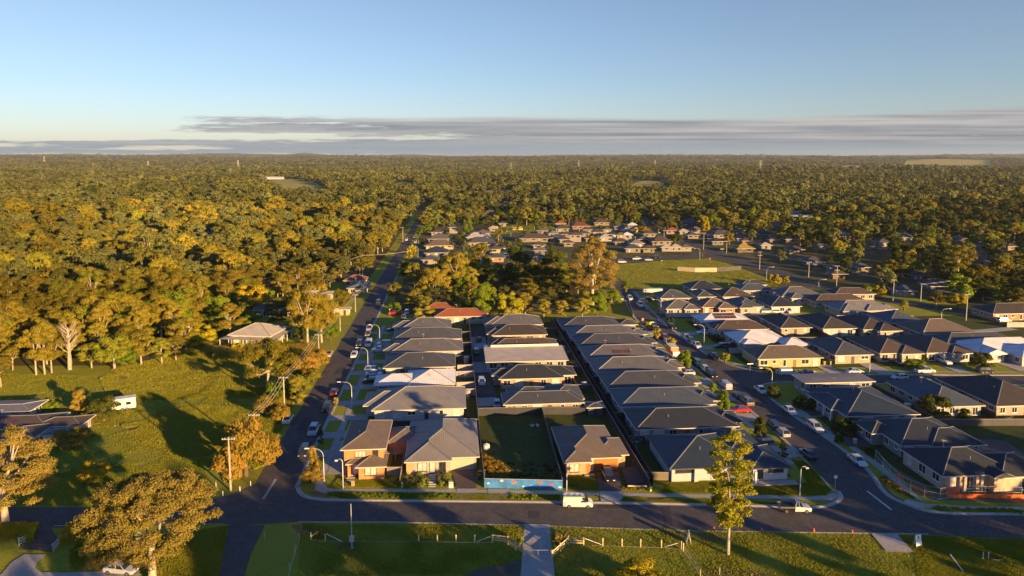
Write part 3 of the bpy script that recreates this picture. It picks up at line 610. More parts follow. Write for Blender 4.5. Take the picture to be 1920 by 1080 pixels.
# --- middle column
g2 = 'houses in the middle row on the shared drive'
c2 = [((11.0, 30.0, 155.0, 163.0), [(12.5, 23, 158, 166.4), (22, 30.5, 157.5, 167)], 'dgrey', 'metal', 'pink', 'dark hip roofed house behind the empty fenced lot'),
      ((11.2, 28.2, 173.6, 184.0), [(20.5, 31.8, 175.6, 183), (9.5, 16, 176.6, 182)], 'black', 'tile', (.36, .24, .16), 'black tiled brick house with several gables on the shared drive'),
      ((11.0, 31.3, 203.0, 211.5), [(10.2, 17, 205.5, 212)], 'brown', 'tile', 'pink', 'brown tiled house directly behind the flat cream roof'),
      ((11.7, 29.8, 217.6, 228.2), [(10.2, 16, 219.5, 227)], 'dbrown', 'tile', 'pink', 'dark brown tiled house, fourth on the shared drive'),
      ((12.0, 30.2, 231.2, 243.0), [(10.0, 19.5, 231.6, 240.5)], 'grey', 'metal', 'grey', 'grey roofed house at the far end of the shared drive row')]
for main, wings, rf, k, wl, lab in c2:
    house('house', lab, [main]+wings, rf, k, wl, group=g2, near=True, tan=.40)
# flat cream roof house
root, ox, oy = house('house', 'house under one long low cream skillion roof with a bright upper edge', [(8.4, 31.6, 187.2, 200.0)], 'cream', 'metal', 'cream', group=g2, near=True, tan=.02, eave=3.3, caps=False, vents=0)
m = M(); T = Matrix.Translation((0, 0, 0))
x0, x1, y0, y1 = 8.4-ox, 31.6-ox, 187.2-oy, 200-oy
m.face([(x0, y0, 3.45), (x1, y0, 3.45), (x1, y1-1.2, 4.35), (x0, y1-1.2, 4.35)], None, [(x0, 0), (x1, 0), (x1, 12), (x0, 12)])
m.face([(x1, y0, 3.45), (x1, y0, 3.3), (x1, y1-1.2, 3.3), (x1, y1-1.2, 4.35)]); m.face([(x0, y0, 3.3), (x0, y0, 3.45), (x0, y1-1.2, 4.35), (x0, y1-1.2, 3.3)])
m.build('sloping_roof', roofmat('metal', (.50, .44, .36)), root)
m = M(); m.box(x0+2, x1-1.2, y1-1.6, y1-1.2, 3.4, 4.9); m.build('upper_fascia', plain('cream_fascia', (.75, .68, .50), .5), root)
# --- right column
g3 = 'identical hip roofed houses in the right row backing the long fence'
ys = [119.3, 138.0, 151.4, 164.4, 177.4, 189.6, 202.6, 213.0, 226.0]
x0s = [39.2, 37.8, 37.6, 37.5, 37.3, 37.1, 37.2, 36.6, 35.8]
rcs = ['navy', 'black', 'bgrey', 'dgrey', 'grey', 'grey', 'dgrey', 'grey', 'dgrey']
labs = ['wide navy roofed white brick house behind the slender gum tree', 'near black roofed house directly behind the white brick corner house', 'blue grey roofed house, third from the front in the right row', 'dark grey roofed house, fourth from the front in the right row', 'mid grey roofed house, fifth from the front in the right row', 'mid grey roofed house, sixth from the front in the right row', 'dark grey roofed house, seventh from the front in the right row', 'mid grey roofed house, second from the far end of the right row', 'dark grey roofed house at the far end of the right row']
for i in range(9):
    d = 12.2 if i else 15.8
    x1 = 60.3 if i else 55
    if i == 8: x1 = 57
    rs = [(x0s[i], x1, ys[i], ys[i]+d)] + ([(54.3, 62.0, 118.2, 128.5), (52.5, 60.5, 125, 136.5)] if i == 0 else [(56, 62.3, ys[i]+2.2, ys[i]+9.2)])
    root, ox, oy = house('house', labs[i], rs, rcs[i], 'metal', 'white' if i in (0, 2, 5) else ('grey' if i % 2 else 'tan'), group=g3 if i else None, near=True, tan=.36, auto=i > 0, gut='pale' if i else 'dark', garage=None)
    if i == 0:
        for x, wd, zb in ((42.2, 3.4, 1.75), (47.6, 1.9, 1.5), (51.4, 1.6, 1.0)): add_window(root, 'S', x-ox, zb, 2.4, wd, 119.85-oy, FRAMED, GLASS, 1)
        for x, wd, zb in ((56.2, 1.0, .6), (59.2, 2.8, 1.7)): add_window(root, 'S', x-ox, zb, 2.35, wd, 118.76-oy, FRAMED, GLASS, 2)
        panel(root, 'patio', 'S', 54.3-ox, 62.6-ox, 0, .3, 118.2-oy, CONC, 1.6)
        m = M(); m.box(54.4-ox, 54.75-ox, 116.9-oy, 117.3-oy, 0, 2.7); m.build('porch_column', POSTM, root)
        m = M(); m.box(43.9-ox, 44.6-ox, 119.3-oy, 119.9-oy, 0, 2.7); m.build('wall_pier', wallmat('white'), root); m = M(); m.box(48.9-ox, 49.4-ox, 119.3-oy, 119.9-oy, 0, 2.7); m.build('wall_pier', wallmat('white'), root)
# --- right block, near
def H2(label, rects, rf, k, wl, **kw):
    kw.setdefault('near', True); return house('house', label, rects, rf, k, wl, group='houses in the blocks right of the curving street', **kw)
root, ox, oy = H2('unfinished pale brick house behind orange mesh barriers at the right edge', [(86.8, 101.6, 111.8, 124.0), (97.0, 108.0, 110.6, 120.5), (95.5, 99.6, 110.4, 115)], 'black', 'tile', (.50, .38, .26), tan=.42, eave=3.0, gables={2: 'S'})
for x in (87.5, 90.6, 93.8): 
    m = M(); m.box(x-ox, x+.45-ox, 111.3-oy, 111.75-oy, 0, 2.9); m.build('porch_column', wallmat((.50, .38, .26)), root)
H2('black roofed house with a small garage wing, second from the front on the right', [(88.2, 104.8, 125.6, 139.5), (86.0, 92.5, 131.8, 138.6), (94, 105.6, 124.6, 134)], 'black', 'metal', 'grey', tan=.38)
root, ox, oy = H2('dark navy roofed house with white verandah posts facing the curving street', [(86.2, 103.4, 141.4, 160.5), (85.0, 92, 145.6, 157)], 'navy', 'metal', 'grey', tan=.32)
for y in (146, 149, 152, 155.5): m = M(); m.box(85.2-ox, 85.55-ox, y-oy, y+.35-oy, 0, 2.7); m.box(85.1-ox, 85.65-ox, y-.1-oy, y+.45-oy, 0, .9); m.build('verandah_post', POSTM, root)
H2('modern flat roofed house with pale skillion on the cross street corner', [(87.3, 105.8, 161.8, 169.0)], 'lgrey', 'metal', 'grey', tan=.04, eave=3.5, caps=False)
H2('blue grey roofed tan brick house south of the cross street', [(109.6, 122.0, 145.3, 163.5)], 'bgrey', 'metal', 'cream', tan=.42)
H2('black ribbed roof house at the right edge south of the cross street', [(124.2, 140, 144.6, 165)], 'dbrown', 'tile', 'tan', tan=.40)
# row facing the cross street
H2('yellow lit house with tan hip roof on the cross street corner', [(85.6, 105.0, 185.2, 196.4), (85.5, 95, 188, 197.5)], 'tan', 'tile', 'yellow', tan=.40)
H2('large cream white roofed house behind the yellow one', [(87.4, 104.0, 202.6, 215.5), (88, 94.0, 200.6, 206), (100, 108.2, 198.2, 206.5)], 'white', 'metal', 'white', tan=.34)
H2('brown roofed house between the two white roofed houses', [(86.5, 104.5, 218.5, 228.5), (86, 91, 219.5, 224)], 'brown', 'tile', 'white', tan=.40)
root, ox, oy = H2('white roofed house carrying a bank of solar panels', [(85.4, 104.0, 229.6, 241.0)], 'white', 'metal', 'grey', tan=.34)
m = M()
for k in range(7): 
    for j in range(2):
        xa = 91.0-ox+k*1.12; ya = 231.4-oy+j*1.75; za = 2.75+.34*(ya+oy-229.6)+.10
        m.face([(xa, ya, za), (xa+1.05, ya, za), (xa+1.05, ya+1.62, za+1.62*.34), (xa, ya+1.62, za+1.62*.34)])
m.build('solar_panel', SOLAR, root)
for i, (x0, x1, y0, y1, rf, wl, lab, wg) in enumerate((
    (109.4, 121.2, 187.0, 203.5, 'dgrey', 'tan', 'dark roofed tan brick house right of the yellow corner house', []),
    (123.6, 136.2, 187.8, 205.0, 'brown', 'cream', 'brown tiled house with twin front hips and a hedge, cross street', [(129.5, 136.6, 186.6, 195)]),
    (137.6, 150.6, 187.2, 205.0, 'brown', 'white', 'brown tiled white walled house next to the large white roofed one', [(144.5, 150.9, 185.8, 194)]),
    (108.8, 119.8, 219.2, 237, 'dbrown', 'tan', 'dark brown roofed house with patio, leftmost of the second row right', []),
    (122.3, 134.6, 217.0, 236, 'dbrown', 'white', 'dark brown roofed house, second of the second row right', []),
    (135.2, 147.0, 215.0, 233, 'dbrown', 'cream', 'dark brown roofed house with a verandah, third of the second row right', [(139.5, 147.4, 212.6, 222)]),
    (149.6, 163.0, 223.0, 237, 'bgrey', 'grey', 'blue grey roofed house behind the tan hip roof at right', []),
    (151.0, 170.4, 207.8, 222.6, 'tan', 'grey', 'wide tan hip roofed house seen above the white one at right', []),
    (151, 175, 196.5, 206.0, 'dgrey', 'grey', 'low dark roofed house directly behind the large white roof', []),
    (143.2, 165, 243.0, 255.0, 'lgrey', 'cream', 'long pale roofed house with three front hips and lit walls', [(143.6, 152.5, 241.3, 251), (153, 160, 241.8, 250), (160.5, 166.5, 243.6, 251)]),
    (196, 222, 233, 245, 'dbrown', 'brick', 'long low brown roofed house behind a pale fence at the right edge', []),
    (79.4, 92.0, 251.0, 262.5, 'grey', 'cream', 'grey roofed corner house left of the orange brick house', [(86, 92.3, 249.9, 257)]),
    (94.0, 106.4, 252.6, 264, 'tan', 'orange', 'tan roofed orange brick house behind the solar panel roof', [(99.5, 106.8, 250.5, 258)]),
    (107.8, 118.0, 252.0, 266, 'slate', 'cream', 'slate roofed cream house with three parked cars in front', [(107.9, 113.2, 250.5, 256)]),
    (120.6, 133, 251.5, 267, 'black', 'white', 'black roofed white house at the end of the back street', []),
    (83, 96, 270.5, 282, 'slate', 'tan', 'slate roofed house behind the grey corner house', []),
    (102, 116.6, 288.5, 301, 'black', 'grey', 'black roofed house beside the green park', []),
    (99, 107, 272, 284, 'dgrey', 'grey', 'small dark roofed house between the park house and the street', []),
    (109.5, 123, 271.5, 284, 'brown', 'tan', 'brown hip roofed house in the middle of the park side cluster', []),
    (128, 140, 296.0, 304, 'dgrey', 'white', 'dark roofed house with a white garage at the park edge', []),
    (134, 152, 270.0, 283, 'grey', 'white', 'wide grey roofed house with pale walls near the park bend', [(136, 143, 266, 274)]),
    (142, 164, 258.4, 268.4, 'brown', 'tan', 'brown low roofed house just behind the pale triple hip house', []),
    (122, 137, 283.5, 293, 'bgrey', 'grey', 'blue grey roofed house in the back of the park side cluster', []),
    (158, 176, 272, 281, 'brown', 'tan', 'long brown roofed house nearest the bend of the park road', []))):
    H2(lab, [(x0, x1, y0, y1)]+wg, rf, 'tile' if 'brown' in rf or rf == 'tan' else 'metal', wl, tan=.42)
# big white house at the right edge
H2('large white roofed white rendered house at the right edge of the cross street', [(153.6, 178, 186.5, 199), (153.8, 160.5, 184.2, 194), (161.5, 174, 180.2, 192)], 'white', 'metal', 'white', tan=.40, gables={1: 'S', 2: 'S'})
# --- left side
root, ox, oy = house('farmhouse', 'white roofed farmhouse with a verandah behind the scraggly gum tree', [(-70.8, -56.6, 220.5, 233.0)], 'cream', 'metal', 'cream', near=True, tan=.42, eave=3.6, rot=A+R(-12), over=.6)
m = M(); x0, x1, y0, y1 = -70.8-ox-2, -56.6-ox+2, 220.5-oy-2, 233-oy+2
hip(m, None, x0, x1, y0, y1, 2.7, .12); m.build('verandah_roof', roofmat('metal', (.42, .38, .33)), root)
for i in range(7):
    p = M(); p.box(x0+.2+i*(x1-x0-.6)/6, x0+.35+i*(x1-x0-.6)/6, y0+.2, y0+.35, 0, 2.7); p.build('verandah_post', POSTM, root)
for i in range(1, 5):
    p = M(); p.box(x1-.4, x1-.25, y0+i*3.4, y0+i*3.4+.15, 0, 2.7); p.build('verandah_post', POSTM, root)
gl = 'houses and sheds on the left side'
for name, lab, rects, rf, k, wl, kw in (
    ('shed', 'long low grey roofed shed at the left edge of the picture', [(-112, -96, 160, 167.5)], 'lgrey', 'metal', 'dark', dict(tan=.10)),
    ('house', 'brown tiled rambling house at the left edge beside round bushes', [(-104, -86.5, 149.5, 158.5), (-90, -80, 150.2, 156.5), (-94, -86, 144, 152)], 'brown', 'tile', 'dark', dict(tan=.26)),
    ('carport', 'small brown and grey striped carport beside the brown tiled house', [(-86.4, -79.4, 145.8, 151.0)], 'tan', 'metal', 'dark', dict(tan=.12, eave=2.5)),
    ('shed', 'small brown roofed shed behind the leftmost gum tree', [(-93, -86.5, 134.5, 139.5)], 'brown', 'metal', 'tan', dict(tan=.15, eave=2.4)),
    ('house', 'blue grey roofed house under the tall gums left of the street', [(-58, -44, 263, 274)], 'bgrey', 'metal', 'tan', dict(tan=.34)),
    ('house', 'grey roofed house partly hidden behind a dome shaped tree', [(-76, -62, 262, 271)], 'slate', 'metal', 'cream', dict(tan=.34)),
    ('shed', 'white metal shed in the yard among yellow trees', [(-67, -58, 292, 299)], 'white', 'metal', 'white', dict(tan=.2)),
    ('shed', 'cream metal shed beside the white one', [(-56.5, -51, 290, 296)], 'cream', 'metal', 'cream', dict(tan=.2)),
    ('house', 'house with bright orange roof showing above the twin gums', [(-51.5, -41, 322, 331)], 'orange', 'tile', 'orange', dict(tan=.45)),
    ('house', 'blue roofed gabled house on the left side of the street', [(-47, -38.0, 303, 317)], 'teal', 'metal', 'tan', dict(tan=.36, gables={0: 'S'})),
    ('carport', 'yellow lit carport on the left verge behind the gums', [(-47, -39.5, 262, 266)], 'cream', 'metal', 'yellow', dict(tan=.1, eave=2.4)),
    ('shed', 'small teal roofed shed left of the round yellow tree', [(-89, -84, 214, 219)], 'teal', 'metal', 'grey', dict(tan=.1)),
    ('farmhouse', 'pale gabled farmhouse alone in the forest', [(-188, -172, 512, 524)], 'lgrey', 'tile', 'white', dict(tan=.5)),
    ('garden_shed', 'small grey roofed shed by the long fence', [(30.2, 34.6, 153.0, 157.0)], 'teal', 'metal', 'dark', dict(tan=.15, eave=2.2))):
    house(name, lab, rects, rf, k, wl, group=gl, near=True, cat='shed' if 'shed' in name else ('carport' if name == 'carport' else 'house'), vents=0, **kw)
# --- far suburbs: px, py of the front eave base, width px, roof, wall
FH = """818,442,21,brown,white 850,438,17,slate,white,2 822,455,38,grey,tan 823,468,52,tan,yellow 905,444,26,tan,cream 895,452,44,cream,grey 900,462,50,slate,pink 817,482,42,navy,grey 805,496,30,slate,white
922,466,16,brown,cream 928,475,20,brown,yellow 931,492,30,bgrey,brick 919,405,28,tan,tan 925,434,12,cream,cream 942,425,14,slate,cream 1002,454,52,brown,cream 1051,425,20,orange,cream 1018,439,20,tan,cream 1038,445,22,lgrey,cream
1055,435,26,brown,white 1088,430,34,red,brown 1102,437,18,brown,cream 1063,446,20,brown,cream 1045,453,26,bgrey,cream 1058,456,18,dgrey,cream 1080,454,24,brown,white,2 1096,445,22,bgrey,cream 1121,442,20,brown,white 1107,454,18,brown,tan 1132,452,20,slate,cream
1011,467,24,brown,white 1012,478,22,tan,teal 1008,490,16,navy,tan 1066,463,18,brown,tan 1128,423,30,brown,tan 1139,437,12,tan,cream 1163,431,24,slate,tan 1176,438,14,cream,white 1187,428,18,white,white 1194,437,16,yellow,cream 1150,446,20,navy,tan
1137,453,28,cream,white 1166,461,26,brown,cream 1165,454,10,tan,cream,2 1177,454,9,white,white,2 1195,464,26,lgrey,cream 1219,445,24,brown,cream 1209,456,26,slate,tan 1241,460,38,brown,cream 1188,474,30,dgrey,cream 1218,474,24,brown,cream 1251,472,16,cream,white 1269,472,24,cream,white 1288,472,12,tan,white
1232,424,14,brown,tan 1262,439,24,orange,white 1283,440,9,cream,white 1299,423,30,teal,grey 1307,438,26,tan,cream 1301,448,22,slate,cream 1348,439,26,brown,cream 1352,447,34,dgrey,cream 1388,439,20,slate,cream 1391,454,20,brown,white 1401,459,16,red,tan 1398,474,34,yellow,dark 1438,446,28,navy,cream 1453,457,16,tan,cream 1438,468,10,cream,white 1482,456,16,slate,tan 1491,477,18,brown,cream 1462,430,24,teal,grey 1330,454,22,brown,cream 1346,460,24,black,grey
1495,476,26,brown,cream 1530,500,34,slate,grey 1619,511,30,slate,tan 1575,524,22,brown,brown 1702,557,36,teal,white 1661,463,28,slate,white 1704,452,32,bgrey,grey 1588,447,20,lgrey,white 1726,527,34,dbrown,red 1769,548,44,navy,grey 1844,498,18,red,white 1803,454,20,tan,cream 1844,468,14,brown,cream 1571,440,26,bgrey,cream 1640,474,22,tan,cream 1540,470,22,slate,cream 1600,560,26,dbrown,cream
1570,512,22,brown,cream 1036,405,30,bgrey,grey 1086,404,30,bgrey,grey 1125,404,28,bgrey,white 950,383,10,cream,white 1210,418,14,slate,white 1316,400,12,cream,white 940,388,12,cream,cream 1005,361,9,cream,white 1290,366,8,cream,cream 1745,398,10,tan,cream 1900,470,12,brown,cream 1880,352,7,white,white""".split()
fh = []
for t_ in FH:
    q = t_.split(','); fh.append((float(q[0]), float(q[1]), float(q[2]), q[3], q[4] if q[4] not in ('teal', 'red') else 'grey', len(q) > 5))
fh.sort()
bands = {}
RN = dict(grey='grey', lgrey='pale grey', dgrey='dark grey', black='black', navy='navy', brown='brown', tan='tan', white='white', cream='cream', orange='orange', red='red', teal='teal', dbrown='dark brown', yellow='bright yellow', bgrey='blue grey', slate='slate')
keys = {}
for i, (px, py, wp, rf, wl, two) in enumerate(fh):
    zone = 'beyond the left street' if px < 960 else ('orange gable' if px < 1130 and py < 460 else ('behind the park' if px < 1310 else ('right of the park' if px < 1560 else 'in the leafy right suburb')))
    zone = zone if py > 400 else 'far off in the forest'
    zone = 'left of the park' if 'orange gable' in zone else zone
    k_ = (RN[rf], wl, zone, two); keys.setdefault(k_, []).append(i)
for i, (px, py, wp, rf, wl, two) in enumerate(fh):
    zone = 'beyond the left street' if px < 960 else ('orange gable' if px < 1130 and py < 460 else ('behind the park' if px < 1310 else ('right of the park' if px < 1560 else 'in the leafy right suburb')))
    zone = zone if py > 400 else 'far off in the forest'
    zone = 'left of the park' if zone == 'orange gable' else zone
    k_ = (RN[rf], wl, zone, two); grp = keys[k_]
    lab = ('small two storey ' if two else 'small ')+'%s walled house with %s roof %s' % (wl, RN[rf], zone)
    if len(grp) > 1: lab += ', %s from the left' % ORD[grp.index(i)+1]
    wm_ = max(8.0, wp*mpp(px, py)*1.1); dep = min(13.0, wm_*.9); rnd = random.Random(int(px*7+py))
    loc = P(px, py); loc.y += dep/2
    e = 5.0 if two else 2.7
    x0 = -wm_/2; gb = {0: 'S'} if rnd.random() < .3 else {}
    rects = [(x0, -x0, -dep/2, dep/2)]
    if wm_ > 12: rects.append((x0*.95, x0*.2, -dep/2-1.6, dep/2-2))
    house('house', lab, rects, rf, 'tile' if rnd.random() < .6 else 'metal', {'white': (.27, .25, .21), 'cream': (.24, .20, .14), 'tan': (.20, .16, .11), 'grey': (.14, .14, .14)}.get(wl, wl), group='small houses in the distant suburb', eave=e, tan=.47, over=1.0, caps=False, near=False, rot=R(rnd.uniform(-6, 6)), origin=loc, gables=gb, door=False, vents=0, lit=.25)
# large distant buildings
root, _, _ = house('warehouse', 'long pale grey warehouse among trees right of centre', [(-26, 26, -10, 10)], 'lgrey', 'metal', 'tan', origin=P(1492, 408), rot=0, tan=.06, eave=6, caps=False, door=False, cat='warehouse')
house('warehouse', 'low white building right of the big warehouse', [(-14, 14, -8, 8)], 'white', 'metal', 'grey', origin=P(1508, 412), rot=0, tan=.1, eave=4, caps=False, door=False, cat='warehouse')
for px, py, wp, lab in ((806, 311, 60, 'long white factory on the horizon left of centre'), (512, 336, 36, 'white farm buildings at the edge of a clearing'), (1655, 319, 26, 'white buildings below the bright hill field'), (1735, 305, 14, 'tiny white building on the far right plain')):
    wm_ = wp*mpp(px, py); pz = P(px, py)
    house('factory', lab, [(-wm_/2, wm_/2, -15, 15)], 'white', 'metal', 'white', origin=pz+Vector((0, 0, 0)), rot=0, tan=.08, eave=9 if wm_ > 60 else 6, caps=False, door=False, cat='factory')
# ------------------------------------------------------------ vehicles
TYRE = plain('tyre', (.02, .02, .02), .8, .1); RIM = plain('wheel_rim', (.35, .35, .36), .3, .1, metal=.8)
CGL = plain('car_glass', (.015, .02, .028), .05, .1, spec=1.0); HLT = plain('headlight_glass', (.7, .7, .68), .1, .05); TLT = plain('taillight_red', (.35, .01, .01), .3, .05)
TRIM = plain('black_trim', (.02, .02, .022), .5, .1)
CARC = dict(white=(.60, .60, .60), silver=(.38, .39, .41), black=(.012, .012, .014), dark=(.03, .032, .038), blue=(.02, .035, .10), red=(.38, .015, .01), maroon=(.12, .012, .015), bronze=(.16, .13, .10), green=(.03, .10, .07), tan=(.40, .33, .24), grey=(.12, .125, .13), paleblue=(.45, .50, .55))
def paint(c): return plain('car_paint_'+c, CARC[c], .28, .03, 1, coat=.6)
# profile stations: (y along length fraction, belt z, roof z or None)
TYPES = {
 'sedan': dict(L=4.75, Wd=1.82, prof=[(0, .62), (.05, .74), (.28, .92), (.78, .98), (.95, .95), (1, .72)], cab=(.26, .40, .70, .88), roof=1.45),
 'hatch': dict(L=4.2, Wd=1.78, prof=[(0, .62), (.06, .76), (.27, .95), (.85, 1.0), (.97, .95), (1, .70)], cab=(.24, .40, .86, .985), roof=1.48),
 'suv': dict(L=4.75, Wd=1.9, prof=[(0, .72), (.05, .90), (.25, 1.08), (.9, 1.10), (.98, 1.05), (1, .75)], cab=(.23, .37, .90, .985), roof=1.75),
 'ute': dict(L=5.3, Wd=1.9, prof=[(0, .75), (.05, .95), (.25, 1.10), (.62, 1.12), (.99, 1.10), (1, .80)], cab=(.23, .34, .58, .63), roof=1.80),
 'van': dict(L=5.1, Wd=1.95, prof=[(0, .70), (.04, .95), (.16, 1.18), (.9, 1.2), (1, 1.2), (1, .7)], cab=(.14, .30, .985, .998), roof=1.86),
 'tray': dict(L=5.3, Wd=1.85, prof=[(0, .75), (.05, .95), (.26, 1.10), (.50, 1.12), (.52, 1.1), (.53, .70)], cab=(.25, .34, .48, .52), roof=1.80)}
def section(m, ring0, ring1, mat):
    n = len(ring0)
    for k in range(n): m.face([ring0[k], ring0[(k+1) % n], ring1[(k+1) % n], ring1[k]], mat)
def car(kind, col, label, loc, rz, group, extras=None):
    """front of the vehicle points to local -y"""
    T = TYPES[kind]; Ln, hw = T['L'], T['Wd']/2
    nm = {'sedan': 'parked_car', 'hatch': 'parked_car', 'suv': 'parked_car', 'ute': 'utility_truck', 'van': 'van', 'tray': 'utility_truck'}[kind]
    cat = {'sedan': 'car', 'hatch': 'car', 'suv': 'car', 'ute': 'pickup truck', 'van': 'van', 'tray': 'pickup truck'}[kind]
    root = thing(nm, label, cat, loc, rz, group)
    key = (kind, col)
    if key not in CARMESH:
        pm = paint(col); Y = lambda f: (f-.5)*Ln
        m = M(); prev = None
        for f, z in T['prof']:
            y = Y(f); t = .10 if f in (0, 1) else .03; w_ = hw-(.12 if f in (0, 1) else .0)
            ring = [Vector((-w_+.06, y, .28)), Vector((-w_, y, .45)), Vector((-w_, y, z-.14)), Vector((-w_+.12, y, z)), Vector((w_-.12, y, z)), Vector((w_, y, z-.14)), Vector((w_, y, .45)), Vector((w_-.06, y, .28))]
            if prev: section(m, prev, ring, None)
            else: m.face(ring)
            prev = ring
        m.face(prev[::-1])
        c0, c1, c2, c3 = T['cab']; rf = T['roof']; belt = T['prof'][2][1]-.03
        # roof skin and pillars in paint
        def q(f, z, w_): return Vector((w_, Y(f), z))
        wi = hw-.10; wr = hw-.26
        m.face([q(c1, rf, -wr), q(c1, rf, wr), q(c2, rf, wr), q(c2, rf, -wr)])
        if kind == 'van':
            for s in (-1, 1): m.face([q(c1-.02, belt, s*(hw-.02)), q(c3, belt, s*(hw-.02)), q(c2, rf-.1, s*(wr+.12)), q(c1+.08, rf-.1, s*(wr+.12))])
            m.face([q(c2, rf-.1, wr+.12), q(c1+.08, rf-.1, wr+.12), q(c1+.03, rf+.0, wr), q(c2, rf, wr)]); m.face([q(c2, rf-.1, -wr-.12), q(c1+.08, rf-.1, -wr-.12), q(c1+.03, rf, -wr), q(c2, rf, -wr)])
            m.face([q(c3, belt, -hw+.02), q(c3, belt, hw-.02), q(c2, rf, wr), q(c2, rf, -wr)])
        body = m.mesh('body', pm)
        g = M()
        g.face([q(c0, belt, -wi), q(c0, belt, wi), q(c1, rf-.02, wr), q(c1, rf-.02, -wr)])
        e3 = c3 if kind != 'van' else .42
        e2 = c2 if kind != 'van' else .42
        for s in (-1, 1): g.face([q(c0, belt, s*wi), q(e3, belt, s*wi), q(e2, rf-.02, s*wr), q(c1, rf-.02, s*wr)] if kind != 'van' else [q(c0+.02, belt, s*(hw-.0)), q(.40, belt, s*(hw-.0)), q(.40, rf-.45, s*(wr+.2)), q(c1-.03, rf-.45, s*(wr+.2))])
        if kind != 'van': g.face([q(c3, belt, -wi), q(c3, belt, wi), q(c2, rf-.02, wr), q(c2, rf-.02, -wr)])
        p = M()
        if kind != 'van':
            for s in (-1, 1):
                for a, b in (((c0, belt), (c1, rf)), ((c3, belt), (c2, rf)), (((c0+c3)/2, belt), ((c1+c2)/2, rf))):
                    p.tube([q(a[0], a[1], s*(wi+.01)), q(b[0], b[1], s*(wr+.01))], .045, 4)
        wheels = []
        for s in (-1, 1):
            for f in (.17, .80): wheels.append((s*(hw-.10), Y(f)))
        wmsh = M(); 
        for rr0, rr1, w0, w1, mt in ((.34, .34, -.11, .11, TYRE), (.21, .21, -.12, .12, RIM)):
            wmsh.tube([(w0, 0, 0), (w1, 0, 0)], rr0, 14, mt)
        h = M(); h.box(-.17, .17, -.04, .04, -.07, .07)
        CARMESH[key] = (body, g.mesh('windows', CGL), p.mesh('pillars', pm) if p.f else None, wmsh.mesh('wheel'), h.mesh('headlight', HLT), h.mesh('taillight', TLT), wheels)
    body, gl_, pl, wh, hl, tl, wheels = CARMESH[key]
    def ch(n, me, p=(0, 0, 0), par=None):
        o = bpy.data.objects.new(n, me); COL.objects.link(o); o.parent = par or root; o.location = p; return o
    ch('body', body); ch('windows', gl_)
    if pl: ch('pillars', pl)
    for x, y in wheels: ch('wheel', wh, (x, y, .34))
    zf = T['prof'][0][1]
    for s in (-1, 1): ch('headlight', hl, (s*(hw-.36), -Ln/2-.0, zf-.02)); 
    if kind != 'tray':
        for s in (-1, 1): ch('taillight', tl, (s*(hw-.34), Ln/2, T['prof'][-1][1]+.02))
    if kind == 'tray':
        m = M(); m.box(-.92, .92, .15, 2.62, .86, .96); m.build('tray_bed', TRIM, root)
        m = M()
        for b in ((-.95, -.90, .12, 2.66, .84, 1.16), (.90, .95, .12, 2.66, .84, 1.16), (-.95, .95, 2.62, 2.67, .84, 1.16), (-.9, .9, .12, .17, .84, 1.75)): m.box(*b)
        m.build('tray_sides', RIM, root); m = M(); m.box(-.35, .35, -.1, 2.5, .45, .85); m.build('chassis', TRIM, root)
    if kind == 'ute':
        m = M(); m.box(-.78, .78, .72, 2.5, 1.0, 1.128); m.build('tray_cover', TRIM, root)
    if extras: extras(root)
    return root
CARMESH = {}
def yaw(dx, dy): return math.atan2(dy, dx)+math.pi/2      # front (-y) towards (dx,dy)
NS = A            # facing the camera, along the side streets
FWD = A+math.pi   # facing away
EAST = A+math.pi/2; WEST = A-math.pi/2; FR = EAST-R(6.7)
gs = 'cars parked along the left street'; gr = 'cars parked along the curving right street'; gc = 'cars along the cross street'; gd_ = 'cars standing in driveways'; gb = 'cars in the back streets'
